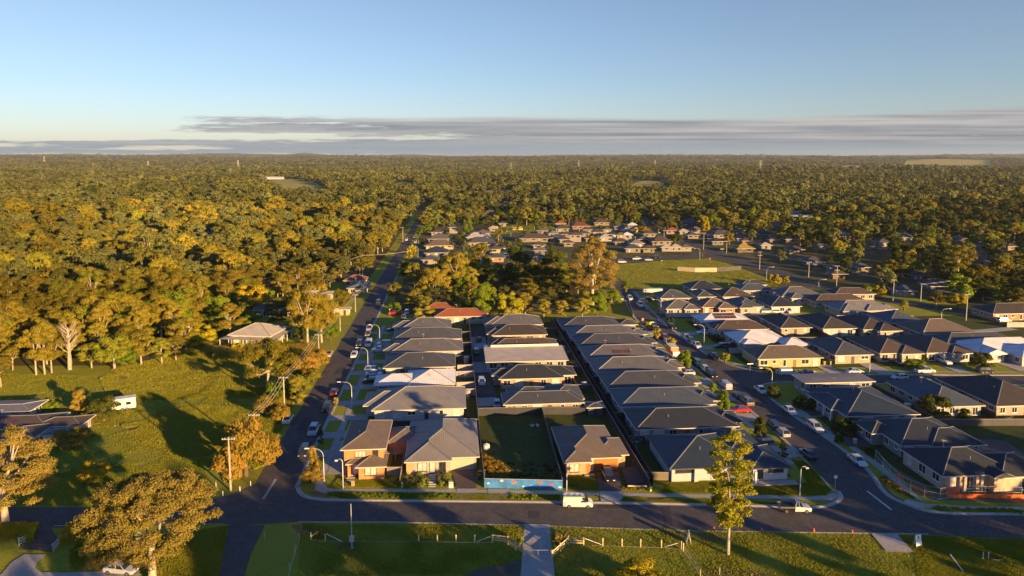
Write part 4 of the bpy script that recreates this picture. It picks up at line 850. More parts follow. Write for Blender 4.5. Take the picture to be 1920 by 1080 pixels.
CARS = [
 (571, 852, 'suv', 'dark', NS, gs, 'dark navy SUV nearest the corner at the kerb of the left street'), (588, 812, 'suv', 'silver', NS, gs, 'silver wagon, second vehicle from the corner on the left street'),
 (613, 769, 'suv', 'black', NS, gs, 'black green SUV parked third from the corner on the left street'), (627, 739, 'hatch', 'maroon', FWD, gs, 'maroon hatchback beside the street lamp on the left street'),
 (540, 790, 'sedan', 'white', FWD, gs, 'white sedan on the grassy left side of the left street'), (664, 669, 'hatch', 'white', NS, gs, 'white hatchback parked halfway up the left street'),
 (674, 648, 'suv', 'dark', NS, gs, 'dark SUV beside the white boat trailer on the left street'), (617, 667, 'sedan', 'tan', NS, gs, 'cream car driving on the left half of the left street'),
 (693, 619, 'ute', 'silver', NS, gs, 'pale blue grey pickup parked under a street lamp, left street'), (690, 629, 'hatch', 'bronze', NS, gs, 'small brown car behind the pale pickup on the left street'),
 (710, 569, 'suv', 'dark', FWD, gs, 'dark SUV alone far up the left street'), (691, 648, 'van', 'white', NS, gs, 'white covered boat or van parked on the verge strip'),
 (700, 698, 'suv', 'white', EAST, gd_, 'white wagon, farther of two in the driveway by the white roof'), (701, 705, 'sedan', 'white', EAST, gd_, 'white sedan, nearer of two in the driveway by the white roof'),
 (695, 717, 'hatch', 'dark', WEST, gd_, 'dark hatchback in front of the white roofed house'), (713, 660, 'ute', 'white', WEST, gd_, 'white work pickup in the driveway of the third row house'),
 (721, 648, 'suv', 'silver', WEST, gd_, 'silver wagon at the front of the fourth row house'), (738, 621, 'sedan', 'black', WEST, gd_, 'black car in the driveway of the fifth row house'),
 (903, 719, 'suv', 'white', FWD, gd_, 'white SUV on the shared drive between the rows'), (932, 763, 'hatch', 'silver', NS, gd_, 'silver hatchback at the near end of the shared drive'),
 (893, 663, 'suv', 'green', FWD, gd_, 'dark green SUV on the concrete court of the shared drive'), (912, 658, 'suv', 'white', FWD, gd_, 'white SUV beside the flat cream roof'), (898, 640, 'hatch', 'dark', FWD, gd_, 'dark small car at the far end of the shared drive'),
 (741, 590, 'ute', 'red', WEST, gb, 'red pickup in the yard left of the orange tiled house'), (763, 588, 'hatch', 'white', NS, gb, 'white car in the yard beside the red pickup'), (757, 597, 'sedan', 'grey', NS, gb, 'grey car parked in the yard behind the left row'),
 (1140, 897, 'suv', 'black', NS, gd_, 'black SUV in front of the orange garage door'),
 (1083, 949, 'van', 'white', FR, None, 'white delivery van with roof racks parked on the front road'), (1489, 958, 'tray', 'white', FR, None, 'white flat tray pickup on the front road'),
 (227, 1074, 'sedan', 'silver', EAST+R(-12), None, 'silver sedan parked on the bottom left driveway'),
 (1515, 856, 'sedan', 'black', FWD, gr, 'black sedan nearest the front road on the curving street'), (1467, 815, 'hatch', 'silver', FWD, gr, 'silver hatchback behind a dark car on the left kerb of the curving street'),
 (1449, 802, 'suv', 'black', FWD, gr, 'black car just behind the silver hatchback on the curving street'), (1400, 757, 'suv', 'bronze', FWD, gr, 'bronze SUV at the left kerb of the curving street'), (1383, 745, 'hatch', 'black', FWD, gr, 'black hatchback behind the bronze SUV'),
 (1480, 774, 'sedan', 'white', NS, gr, 'white sedan with dark roof glass on the right kerb, middle of the curving street'), (1528, 806, 'suv', 'white', NS, gr, 'white people mover on the right kerb of the curving street'), (1607, 868, 'sedan', 'white', NS, gr, 'white sedan at the right kerb nearest the construction fence'),
 (1360, 727, 'van', 'silver', FWD, gr, 'silver covered van where the curving street meets the cross street'), (1426, 735, 'sedan', 'white', NS, gr, 'white sedan on the corner of the cross street'), (1334, 706, 'suv', 'black', NS, gr, 'black SUV on the left kerb before the junction'), (1323, 696, 'hatch', 'white', NS, gr, 'white and blue hatchback on the left kerb before the junction'),
 (1309, 686, 'suv', 'green', NS, gr, 'teal and white car in the queue on the left kerb'), (1284, 669, 'ute', 'white', NS, gr, 'white pickup lit by the sun near the orange box truck'), (1338, 672, 'ute', 'black', NS, gr, 'black pickup with a trailer on the right kerb'),
 (1306, 651, 'ute', 'white', NS, gr, 'white pickup nearest, in the row under the tall lamp'), (1296, 641, 'hatch', 'green', NS, gr, 'dark green car between two white pickups'), (1286, 636, 'ute', 'white', NS, gr, 'white pickup farthest, in the row under the tall lamp'),
 (1320, 626, 'sedan', 'white', WEST, gd_, 'white sedan in the yard of the brown roofed house'), (1352, 653, 'suv', 'black', WEST, gd_, 'black SUV left of two in front of the large white roofed house'), (1368, 653, 'suv', 'dark', WEST, gd_, 'dark SUV right of two in front of the large white roofed house'),
 (1288, 704, 'hatch', 'white', WEST, gd_, 'white hatchback in a driveway of the right row'), (1388, 773, 'sedan', 'red', WEST, gd_, 'bright red sedan in a driveway of the right row'), (1430, 832, 'hatch', 'dark', WEST, gd_, 'dark car tucked behind the white brick corner house'),
 (1217, 633, 'van', 'grey', WEST, gd_, 'grey van in a driveway near the far bend of the right row'), (1228, 621, 'suv', 'red', NS, gr, 'red and white SUV beneath the yellow road sign'), (1228, 613, 'hatch', 'blue', NS, gr, 'blue hatchback behind the red and white SUV'),
 (1247, 637, 'suv', 'red', NS, gr, 'red SUV between the two bright street trees'), (1252, 645, 'hatch', 'white', NS, gr, 'white hatchback behind the second bright street tree'), (1260, 616, 'suv', 'black', NS, gr, 'black SUV on the far right kerb near the bend'),
 (1200, 574, 'suv', 'white', NS, gb, 'white SUV driving down from the park'), (1181, 562, 'suv', 'white', NS, gb, 'white SUV at the top of the street by the trees'),
 (1478, 703, 'van', 'white', EAST, gc, 'white van on the cross street in front of the yellow house'), (1517, 703, 'sedan', 'blue', EAST, gc, 'dark blue sedan in front of the yellow house'), (1603, 700, 'sedan', 'white', EAST, gc, 'white sedan under the lamp on the cross street'), (1687, 711, 'hatch', 'white', WEST, gc, 'white hatchback on the near side of the cross street'),
 (1734, 699, 'ute', 'white', EAST, gc, 'white pickup on the cross street'), (1847, 699, 'suv', 'black', EAST, gc, 'black SUV on the cross street near the large white house'), (1770, 681, 'suv', 'white', NS, gd_, 'white wagon in the driveway before the white walled house'), (1682, 683, 'sedan', 'black', NS, gd_, 'black sedan on the dark paved driveway of the twin hip house'),
 (1882, 604, 'suv', 'white', EAST, gb, 'white SUV on the grass by the pale fence at the right edge'), (1437, 587, 'suv', 'white', EAST, gb, 'white wagon in front of the slate roofed cream house'), (1456, 587, 'hatch', 'white', EAST, gb, 'white hatchback between the wagon and pickup in the back street'), (1477, 586, 'ute', 'white', NS, gb, 'white pickup outside the black roofed white house'),
 (1425, 586, 'suv', 'dark', EAST, gb, 'dark wagon at the left end of the parked group in the back street'), (1575, 549, 'sedan', 'white', EAST, gb, 'white car seen just above the brown roofs by the park road'), (1215, 563, 'sedan', 'black', EAST, gb, 'black sedan by the corner house near the park, left one'), (1207, 566, 'hatch', 'black', EAST, gb, 'black hatchback by the corner house near the park, left edge'),
 (1166, 493, 'suv', 'white', EAST, gb, 'white SUV by the far edge of the park'), (1194, 487, 'ute', 'white', EAST, gb, 'white pickup by the far side of the park'), (1216, 489, 'sedan', 'paleblue', EAST, gb, 'pale blue sedan on the street behind the park'), (1233, 484, 'suv', 'black', EAST, gb, 'black SUV on the street behind the park'),
 (762, 451, 'suv', 'white', NS, gb, 'white SUV far up the left street at the forest edge'), (779, 455, 'suv', 'silver', NS, gb, 'silver SUV parked beyond the park trees on the left street'), (765, 500, 'van', 'white', EAST, gb, 'white van at the far junction of the left street'), (937, 452, 'hatch', 'white', NS, gb, 'white car on the far suburb street'), (945, 467, 'suv', 'silver', NS, gb, 'silver SUV lower on the far suburb street'), (948, 481, 'van', 'white', NS, gb, 'white van beside the dark pine in the far suburb'),
 (555, 610, 'hatch', 'paleblue', EAST, gb, 'pale blue car behind the gums left of the street'), (1860, 562, 'suv', 'paleblue', NS, gb, 'pale blue wagon between trees at the far right'),
 (1253, 450, 'hatch', 'white', NS, gb, 'white car on the uphill street behind the park'), (1240, 452, 'sedan', 'white', NS, gb, 'white sedan left on the uphill street behind the park'), (1235, 437, 'hatch', 'silver', NS, gb, 'silver hatchback highest on the uphill street'),
]
def vanx(root):
    m = M()
    for x in (-.75, .75): m.tube([(x, -.9, 1.93), (x, 2.4, 1.93)], .03, 5)
    for y in (-.8, .2, 1.2, 2.2): m.tube([(-.8, y, 1.97), (.8, y, 1.97)], .03, 5)
    m.build('roof_rack', FRAMEW, root)
    m = M(); m.box(-.80, -.5, -1.2, 2.5, 2.0, 2.04); m.build('ladder', plain('lime_ladder', (.35, .55, .05), .5), root)
for x, y, k, c, rz, grp, lab in CARS:
    p = P(x, y); p.z = .11 if 'driveway' in lab or 'drive' in lab else .04
    car(k, c, lab, p, rz, grp, vanx if x == 1083 else None)
# box truck, tip truck, caravan, trailer
def boxveh(name, label, cat, loc, rz, cabc, boxc, L_, Wd, Hh, cab=True, lift=.55):
    root = thing(name, label, cat, loc, rz)
    m = M(); y0 = -L_/2+(1.7 if cab else .3); m.box(-Wd/2, Wd/2, y0, L_/2, lift, Hh); m.box(-Wd/2-.02, Wd/2+.02, y0+.02, L_/2+.02, Hh-.08, Hh+.03, plain('box_roof', (.7, .68, .64), .5)); m.build('box_body', boxc, root) if False else None
    m = M(); m.box(-Wd/2, Wd/2, y0, L_/2, lift, Hh); m.build('cargo_box', boxc, root)
    m = M(); m.box(-Wd/2-.03, Wd/2+.03, y0-.03, L_/2+.03, Hh, Hh+.07); m.build('roof', plain('box_roof', (.7, .68, .64), .5), root)
    if cab:
        m = M(); y = -L_/2
        ring = lambda w_, yy, z0, z1: [Vector((-w_, yy, z0)), Vector((w_, yy, z0)), Vector((w_*.9, yy, z1)), Vector((-w_*.9, yy, z1))]
        a = ring(Wd/2, y, .4, 1.3); b = ring(Wd/2, y+.25, .4, 2.2); c = ring(Wd/2, y+1.55, .4, 2.25); m.face(a); section(m, a, b, None); section(m, b, c, None); m.face(c[::-1]); m.build('cab', cabc, root)
        g_ = M(); g_.face([Vector((-Wd*.42, y+.02, 1.3)), Vector((Wd*.42, y+.02, 1.3)), Vector((Wd*.40, y+.22, 2.05)), Vector((-Wd*.40, y+.22, 2.05))]); g_.box(-Wd/2-.01, Wd/2+.01, y+.5, y+1.3, 1.35, 1.95); g_.build('windows', CGL, root)
    wm = M()
    wmsh = M(); wmsh.tube([(-.13, 0, 0), (.13, 0, 0)], .4, 14, TYRE); wmsh.tube([(-.14, 0, 0), (.14, 0, 0)], .22, 10, RIM); me = wmsh.mesh('wheel')
    for s in (-1, 1):
        for yy in ((-L_/2+.9, L_/2-1.3) if cab else (.2, 1.1)):
            o = bpy.data.objects.new('wheel', me); COL.objects.link(o); o.parent = root; o.location = (s*(Wd/2-.12), yy, .4)
    m = M(); m.box(-.4, .4, -L_/2+.3, L_/2-.1, .4, lift+.02); m.build('chassis', TRIM, root)
    return root
boxveh('box_truck', 'orange sided box truck with white roof in the right row', 'truck', P(1262, 668), NS, paint('white'), plain('truck_orange', (.75, .24, .03), .45, .15, 2), 6.4, 2.3, 3.1)
boxveh('tip_truck', 'cream and white truck parked below the park', 'truck', P(1223, 551), WEST, paint('white'), plain('truck_cream', (.6, .55, .4), .5, .1), 8.5, 2.4, 2.3)
root = boxveh('caravan', 'white caravan parked in the meadow behind round bushes', 'caravan', P(229, 768), WEST+R(20), paint('white'), plain('caravan_white', (.68, .66, .62), .45, .05), 6.0, 2.3, 2.9, cab=False, lift=.5)
m = M(); m.box(-.8, .8, 2.95, 3.02, 1.4, 2.2); m.box(1.14, 1.18, -1.2, 0, 1.4, 2.1); m.box(1.14, 1.18, 1.0, 2.0, 1.4, 2.1); m.build('windows', CGL, root)
# ------------------------------------------------------------ street furniture
WOOD = plain('weathered_timber', (.42, .36, .27), .85, .25, 3); STEEL = plain('galvanised_steel', (.52, .52, .50), .45, .08, metal=.3); LAMPM = plain('lamp_head', (.75, .73, .68), .4, .05)
def lamp(bx, by, ty, dirx, label, arm=2.6, grp='curved arm street lamps'):
    """pole with a quarter-circle arm; ty is the picture row of the top, measured as height"""
    p = P(bx, by); d = (p-cam.location).dot(Vector((0, math.cos(TH), -math.sin(TH)))); h = min(9.5, (by-ty)*d/F*1.02)
    root = thing('street_lamp', label, 'street lamp', p, 0, grp)
    m = M(); pts = [(0, 0, 0), (0, 0, h-1.5)]
    for a in range(1, 7): t = a*math.pi/12; pts.append((dirx*(1.5-1.5*math.cos(t)), 0, h-1.5+1.5*math.sin(t)))
    pts.append((dirx*arm, 0, h+.05)); m.tube(pts, [.09, .07]+[.05]*7, 8); m.build('pole', STEEL, root, True)
    m = M(); m.box(*(sorted((dirx*arm, dirx*(arm+.8)))), -.16, .16, h-.02, h+.14); m.build('lamp_head', LAMPM, root)
    m = M(); m.tube([(0, 0, 0), (0, 0, .25)], .18, 8); m.build('base', STEEL, root); return root
for a in ((607.7, 902, 840, -1, 'tall street lamp on the front corner beside the footpath'), (660, 760, 716, -1, 'street lamp second along the left street above the dark SUV'), (690, 693, 652, -1, 'street lamp third along the left street'), (712, 646, 609, -1, 'street lamp fourth along the left street near the pale pickup'),
          (1320, 645, 609, -1, 'street lamp beside the brown roofed house on the curving street'), (1239, 589, 562, -1, 'street lamp at the bend below the park'), (1630, 703, 672, -1, 'street lamp on the cross street above the white sedan'), (1447, 727, 690, -1, 'slim street lamp at the junction corner'),
          (1765, 599, 579, 1, 'street lamp behind the wide tan roof at right'), (1437, 525, 501, 1, 'street lamp on the park road kerb'), (1312, 487, 466, -1, 'street lamp at the far tip of the park'), (1618, 552, 544, 1, 'street lamp below the leafy suburb at right'), (1535, 537, 524, 1, 'street lamp on the park road near the twin power pole'), (784, 456, 446, -1, 'small street lamp far up the left street'), (784, 492, 461, -1, 'street lamp at the far junction of the left street'), (958, 446, 434, -1, 'street lamp by the yellow sign wall in the far suburb')):
    lamp(*a)
def slamp(bx, by, ty, dx, label, name='street_lamp'):
    p = P(bx, by); d = (p-cam.location).dot(Vector((0, math.cos(TH), -math.sin(TH)))); h = (by-ty)*d/F
    root = thing(name, label, 'street lamp', p, 0); m = M()
    m.tube([(0, 0, 0), (0, 0, h-.5), (dx*.2, 0, h-.12), (dx*.55, 0, h), (dx*.9, 0, h-.15)], [.09, .08, .06, .05, .05], 8); m.build('pole', STEEL, root, True)
    m = M(); m.box(*sorted((dx*.85, dx*1.35)), -.14, .14, h-.42, h-.18); m.build('lamp_head', LAMPM, root); return root
slamp(643.5, 916, 858, -1, 'short shepherd crook lamp in front of the two storey brick house')
slamp(1499.5, 929, 872, 1, 'short lamp pole leaning arm to the right on the corner lawn')
slamp(1062.5, 921, 865, .3, 'thin pale pole at the left edge of the orange door house lawn')
slamp(656, 800, 778, -.1, 'thin dark pole behind the corner house by the footpath') if False else None
# power poles with cross-arms
def pole(bx, by, ty, label, arms=1, rz=A):
    p = P(bx, by); d = (p-cam.location).dot(Vector((0, math.cos(TH), -math.sin(TH)))); h = min(13, (by-ty)*d/F)
    root = thing('power_pole', label, 'power pole', p, rz, 'timber power poles'); m = M(); m.tube([(0, 0, -.1), (0, 0, h)], [.2, .13], 8); m.build('pole', WOOD, root, True)
    for k in range(arms):
        z = h-.35-k*1.9; a = M(); a.box(-1.15, 1.15, -.06, .06, z-.07, z+.07); ar = a.build('cross_arm', WOOD, root)
        for x in (-1.05, -.6, .6, 1.05):
            i_ = M(); i_.tube([(x, 0, z+.07), (x, 0, z+.24)], .05, 6); i_.build('insulator', LAMPM, ar)
    return p, h
pl = {}
for k, bx, by, ty, lab, arms in (('a', 432.7, 920, 816, 'tall timber power pole nearest the front left corner', 1), ('b', 479, 846, 773, 'power pole rising out of the roadside bushes', 1), ('c', 533.4, 764, 704, 'power pole beside the scraggly gum on the left verge', 1), ('d', 598, 665, 625, 'power pole near the cream car on the left street', 1), ('e', 638, 621, 583, 'power pole fifth along the left verge', 1), ('f', 666.5, 585, 551, 'power pole on the verge by the yellow lit carport', 1),
        ('g', 688, 547, 527, 'power pole near the far junction left side', 1), ('h', 755.5, 454, 426, 'power pole at the forest edge of the left street', 1), ('i', 544.5, 546, 515, 'power pole in the bush behind the orange roofs left', 1), ('j', 680, 505, 478, 'thin power pole where wires leave the forest', 0), ('n', 771, 404, 391, 'power pole at the far top of the left street', 1),
        ('k', 1568, 541, 497, 'double armed power pole left of the leafy suburb', 2), ('l', 1674, 566, 523, 'power pole near the blue roofed house with lit garage', 1), ('m', 1726, 565, 532, 'pale power pole before the blue roofed house', 0), ('o', 1811, 601, 550, 'tall power pole at right beside the wide tan roof', 1), ('p', 1362, 475, 451, 'twin lit power pole in the leafy suburb centre right', 1), ('q', 1424, 505, 471, 'double armed power pole above the park road', 2), ('r', 1516, 520, 490, 'power pole among older houses right of the park', 1), ('s', 1319, 470, 436, 'power pole behind the park street', 1), ('t', 1899, 523, 521-18, 'power pole end of the wire at the right edge', 0), ('u', 1245, 445, 431, 'slim pole on the uphill street behind the park', 1), ('v', 1002, 437, 424, 'pole behind the wide brown roof in the distant suburb', 0), ('w2', 1086, 438, 427, 'pole right of the red roof in the distant suburb', 0), ('x', 1274, 419, 409, 'pole among the trees behind the distant suburb', 0), ('y', 1191, 455, 443, 'pole in the middle of the distant suburb', 0)):
    pl[k] = pole(bx, by, ty, lab, arms)
WIRE = plain('wire', (.60, .54, .42), .5, .05)
def wire(a, b, n=3, sag=.9, label='', dz=0.0):
    (pa, ha), (pb, hb) = a, b; m = M(); d = (pb-pa).normalized(); nrm = Vector((-d.y, d.x, 0)); half = len(range(n))
    for k in range(n):
        o = nrm*((k-(n-1)/2)*.75); A0 = pa+Vector((0, 0, ha-.15+dz))+o; B0 = pb+Vector((0, 0, hb-.15+dz))+o
        m.tube([A0.lerp(B0, t/12)-Vector((0, 0, sag*4*(t/12)*(1-t/12))) for t in range(13)], .031, 4)
    tag(m.build('power_line', WIRE), label, 'power line', 'overhead power lines')
for a, b, lab in (('a', 'b', 'wires from the front left power pole to the one in the bushes'), ('b', 'c', 'wires between the second and third poles over the roadside bushes'), ('c', 'd', 'wires crossing the grass beside the scraggly gum'), ('d', 'e', 'wires along the left verge above the cream car'), ('e', 'f', 'wires above the yellow lit carport'), ('f', 'g', 'wires toward the far junction of the left street'), ('i', 'j', 'bright wires crossing the dark forest edge'), ('o', 'm', 'wires over the park road at right'), ('m', 't', 'lit wire running right from the blue roofed house'), ('k', 'l', 'wires from the double armed pole to the next at right'), ('q', 'k', 'wires between the two double armed poles')):
    wire(pl[a], pl[b], 3, .9, lab)
p0 = (P(772, 500), 9.0); wire(pl['j'], p0, 2, .6, 'bright wires spanning the left street at the junction')
pw = (P(300, 575), 9.0); wire(pl['i'], pw, 2, 1.0, 'wires running left through the bush')
pa_ = (P(60, 590), 9.0); wire(pw, pa_, 2, 1.2, 'wires continuing to the far left through the bush')
# distant transmission towers
def pylon(px, py, h, lab):
    p = P(px, py); p.z = float(terr(p.x, p.y)); root = thing('transmission_tower', lab, 'transmission tower', p, 0, 'distant transmission towers'); m = M()
    for sx_ in (-1, 1):
        for sy_ in (-1, 1): m.tube([(sx_*h*.1, sy_*h*.1, 0), (sx_*h*.02, sy_*h*.02, h)], h*.005, 4)
    for k in range(6):
        z = h*(k/6); w0 = h*(.1-.08*k/6); w1 = h*(.1-.08*(k+1)/6)
        for s in (-1, 1): m.tube([(-w0*s, -w0, z), (w1*s, -w1, z+h/6)], h*.003, 4); m.tube([(-w0*s, w0, z), (w1*s, w1, z+h/6)], h*.003, 4)
    m.build('lattice', STEEL, root); m = M()
    for z in (.72, .84, .96): m.box(-h*.13, h*.13, -.3, .3, h*z, h*z+.35)
    m.build('cross_arm', STEEL, root)
for px, py, lab in ((84, 312, 'transmission tower at far left on the plain'), (278, 315, 'transmission tower second from the left'), (447, 322, 'transmission tower left of the forest clearing'), (958, 322, 'transmission tower in the middle distance'), (1085, 318, 'transmission tower right of the middle'), (1228, 318, 'transmission tower before the right hills'), (1425, 330, 'transmission tower at right')):
    pylon(px, py, 42, lab)
# ------------------------------------------------------------ fences
FDK = plain('dark_steel_fence', (.045, .045, .048), .6, .15, .5); FPL = plain('fence_cap', (.30, .28, .26), .5, .1); FLT = plain('pale_steel_fence', (.36, .33, .30), .6, .08)  # pale cap colour paints the sunlit top line of the fences
def fence(pts, h, mat, capm, label, group='steel boundary fences', posts=True, name='fence'):
    c = sum(pts, Vector())/len(pts); c.z = 0
    root = thing(name, label, 'fence', c, 0, group); m = M(); cp = M(); po = M(); q = [p-c for p in pts]
    for a, b in zip(q, q[1:]):
        d = (b-a); L_ = d.length
        if L_ < .1: continue
        T = Matrix.Translation(a)@Matrix.Rotation(math.atan2(d.y, d.x), 4, 'Z'); n = max(1, int(L_/2.4))
        for k in range(n): m.box(L_*k/n+.03, L_*(k+1)/n-.03, -.02, .02, .03, h-.04, None, T)
        cp.box(0, L_, -.035, .035, h-.04, h+.02, None, T)
        for k in range(n+1): po.box(L_*k/n-.035, L_*k/n+.035, -.04, .04, 0, h-.045, None, T)
    m.build('panels', mat, root); cp.build('top_rail', capm, root); po.build('posts', mat, root); return root
fence(GX((34.9, 246), (34.9, 117.6)), 1.8, FDK, FPL, 'very long dark steel fence between the middle and right rows')
fence(GX((36.1, 246), (36.0, 119)), 1.8, FDK, FDK, 'second dark fence running beside the very long one')
fence(GX((5.05, 244), (5.05, 120.4)), 1.8, FDK, FPL, 'long dark fence between the left row and the shared drive')
fence(GX((20.1, 157), (19.2, 119)), 1.8, FDK, FPL, 'dark fence on the right side of the empty lot'); fence(GX((5.2, 155.6), (20.1, 155.2), (34.6, 154.0)), 1.9, FDK, FPL, 'dark fence across the back of the empty lot')
for i, y in enumerate((137.0, 150.5, 163.5, 176.7, 189.0, 201.6, 212.4, 225.3)): fence(GX((36.2, y), (39.5, y)), 1.8, FDK, FPL, 'short dark cross fence between the right row houses, %s from the front' % ORD[i+1], 'short cross fences of the right row')
fence(GX((-13.3, 149.5), (5, 148.8)), 1.9, FDK, FPL, 'dark fence behind the cream house'); fence(GX((-10.3, 122.5), (-10.3, 146)), 1.7, plain('taupe_fence', (.22, .18, .15), .7, .1), FPL, 'taupe side fence between the brick and the cream house')
fence([W(-13.0, 126.6), W(-10.4, 126.4)], 1.8, plain('taupe_fence', (.22, .18, .15), .7, .1), FPL, 'short taupe fence beside the two storey house')
for i, (y, xa) in enumerate(((169.6, -8), (184.2, -3), (199.2, -5), (213.7, -8), (227.3, -8))): fence(GX((xa, y), (5, y)), 1.8, FLT if i in (0, 1) else FDK, FPL, 'back yard fence between left row houses, %s from the front' % ORD[i+1], 'cross fences of the left row')
fence(GX((0.3, 175), (5, 175)), 1.8, FLT, FPL, 'pale grey fence by the green back lawn'); fence(GX((0.6, 190), (5, 190)), 1.8, FLT, FPL, 'pale grey fence behind the dark left row house')
for i, y in enumerate((170.6, 186.0, 201.4, 214.5, 229.6)): fence(GX((20, y), (34.7, y)), 1.8, FDK, FPL, 'back fence of the middle row, %s from the front' % ORD[i+1], 'cross fences of the middle row')
fence(GX((31.0, 168.5), (31.0, 186)), 1.8, FDK, FPL, 'dark side fence of the black tiled house yard')
fence(GX((35.0, 120.9), (39.4, 120.4)), 1.6, plain('olive_fence', (.17, .14, .09), .7, .1), FPL, 'short olive fence left of the white brick house')
fence(GX((83.5, 200.6), (106, 198.2)), 1.8, FLT, FPL, 'pale fence behind the yellow lit house'); fence(GX((107.5, 186), (107.5, 242)), 1.8, FDK, FPL, 'dark fence right of the white roofed houses')
for i, x in enumerate((122.4, 136.9, 151.6)): fence(GX((x, 190), (x, 239)), 1.8, FDK, FPL, 'dark fence between rows of the right block, %s from the left' % ORD[i+1], 'dark fences of the right block')
fence(GX((108, 211), (150, 208)), 1.8, FDK, FPL, 'dark back fence between the two rows of the right block'); fence(GX((107.3, 142), (107.3, 168)), 1.8, FDK, FPL, 'dark fence right of the navy roofed house'); fence(GX((107, 141), (140, 138.5)), 1.6, FDK, FPL, 'dark fence in front of the blue grey roofed brick house'); fence(GX((122.9, 143), (122.9, 166)), 1.8, FDK, FPL, 'dark fence between the two houses south of the cross street')
fence(GX((140.5, 240.2), (152, 238.6), (168, 237)), 1.7, plain('pink_fence', (.30, .20, .15), .7, .1), FPL, 'brownish fence in front of the triple hip house'); fence(GX((194, 224), (230, 222)), 1.8, FLT, FPL, 'pale fence at the right edge below the long brown house')
fence(GX((79, 249.6), (92.5, 248.4)), 1.6, FLT, FPL, 'grey fence in front of the grey corner house'); fence(GX((66.5, 250), (71, 274)), 1.7, FLT, FPL, 'pale paling fence by the trees at the top of the street'); fence(GX((63, 277), (69.5, 277)), 1.7, FLT, FPL, 'short pale fence under the trees below the park')
fence(GX((117, 352), (124.8, 347.6), (136.2, 346.7)), 2.3, plain('tan_steel_fence', (.48, .40, .27), .6, .06), FPL, 'tan steel enclosure wall standing alone in the park'); fence(GX((136.5, 347.5), (151.5, 352)), 2.0, FDK, FPL, 'dark right half of the park enclosure')
fence([P(980, 431), P(960, 431)], 2.6, plain('yellow_wall', (.62, .46, .14), .6, .05), FPL, 'yellow lit wall on the far suburb street'); fence([P(920, 429), P(933, 429)], 2.2, plain('yellow_wall', (.62, .46, .14), .6, .05), FPL, 'small yellow lit wall in the far suburb')
fence(GX((147, 282), (150, 281)), 3.4, plain('grey_wall', (.2, .2, .2), .6), FPL, 'grey wall beside the park bend') if False else None
# blue banner fence
BLUE = plain('blue_banner', (.045, .19, .46), .7, .35, .8); BF = GX((5.3, 123.8), (5.1, 120.4), (19.1, 118.5), (19.3, 121.5))
root = fence(BF, 1.8, BLUE, STEEL, 'blue printed banner mesh fence across the front of the empty lot', None)
for i, (t, z, c, r_) in enumerate(((.22, 1.45, (.75, .55, .5), .26), (.38, 1.25, (.85, .16, .03), .34), (.71, 1.3, (.8, .10, .03), .34), (.86, .95, (.45, .08, .25), .34), (.05, .9, (.4, .6, .75), .22), (.5, .5, (.35, .5, .7), .2), (.60, .8, (.1, .3, .6), .3), (.97, .5, (.45, .6, .75), .26))):
    a = BF[1].lerp(BF[2], t); d = (BF[2]-BF[1]).normalized(); n = Vector((d.y, -d.x, 0)); m = M(); c0 = root.location
    pts = [a+n*.045+d*r_*1.3*math.cos(q*math.pi/4)*(1+.2*math.sin(q*3+i))+Vector((0, 0, z+r_*.8*math.sin(q*math.pi/4))) for q in range(8)]
    m.face([p-c0 for p in pts]); m.build('printed_motif', plain('motif_%d' % i, c, .7, .2, 2), root)
# orange construction mesh and site fence panels
ORM = plain('orange_mesh', (.85, .13, .02), .7, .35, 3)
fence([P(1775, 933), P(1812, 934), P(1850, 934), P(1895, 935), P(1950, 936)], .75, ORM, ORM, 'low orange mesh barrier along the footpath of the unfinished house', 'orange mesh barriers')
fence([P(1773, 926), P(1796, 926)], 1.3, ORM, ORM, 'orange barrier panel by the corner of the unfinished house', 'orange mesh barriers'); fence([P(1680, 895), P(1693, 901)], .8, ORM, ORM, 'short red orange mesh left on the verge', 'orange mesh barriers'); fence([P(1707, 913), P(1724, 921), P(1738, 929)], .6, ORM, ORM, 'orange mesh sloping along the kerb side of the site', 'orange mesh barriers')
def sitefence(a, b, lab):
    root = thing('site_fence_panel', lab, 'fence panel', a, math.atan2((b-a).y, (b-a).x), 'temporary wire site fence panels'); L_ = (b-a).length; m = M()
    for p, q in (((0, 0, .1), (0, 0, 2.1)), ((L_, 0, .1), (L_, 0, 2.1)), ((0, 0, 2.1), (L_, 0, 2.1)), ((0, 0, .15), (L_, 0, .15)), ((0, 0, 1.1), (L_, 0, 1.1))): m.tube([p, q], .03, 5)
    m.build('frame', STEEL, root); m = M()
    for k in range(1, int(L_/.25)): m.tube([(k*.25, 0, .15), (k*.25, 0, 2.1)], .005, 3)
    m.build('wire_mesh', STEEL, root); m = M(); m.box(-.3, .3, -.12, .12, 0, .14); m.build('foot_block', CONC, root)
sp = PX((1641, 863), (1654, 878), (1668, 893), (1685, 909), (1707, 921), (1733, 931), (1762, 937), (1798, 932), (1816, 932), (1846, 933), (1880, 934), (1915, 935))
for i in range(len(sp)-1): sitefence(sp[i], sp[i+1], 'temporary site fence panel, %s from the left around the unfinished house' % ORD[i+1])
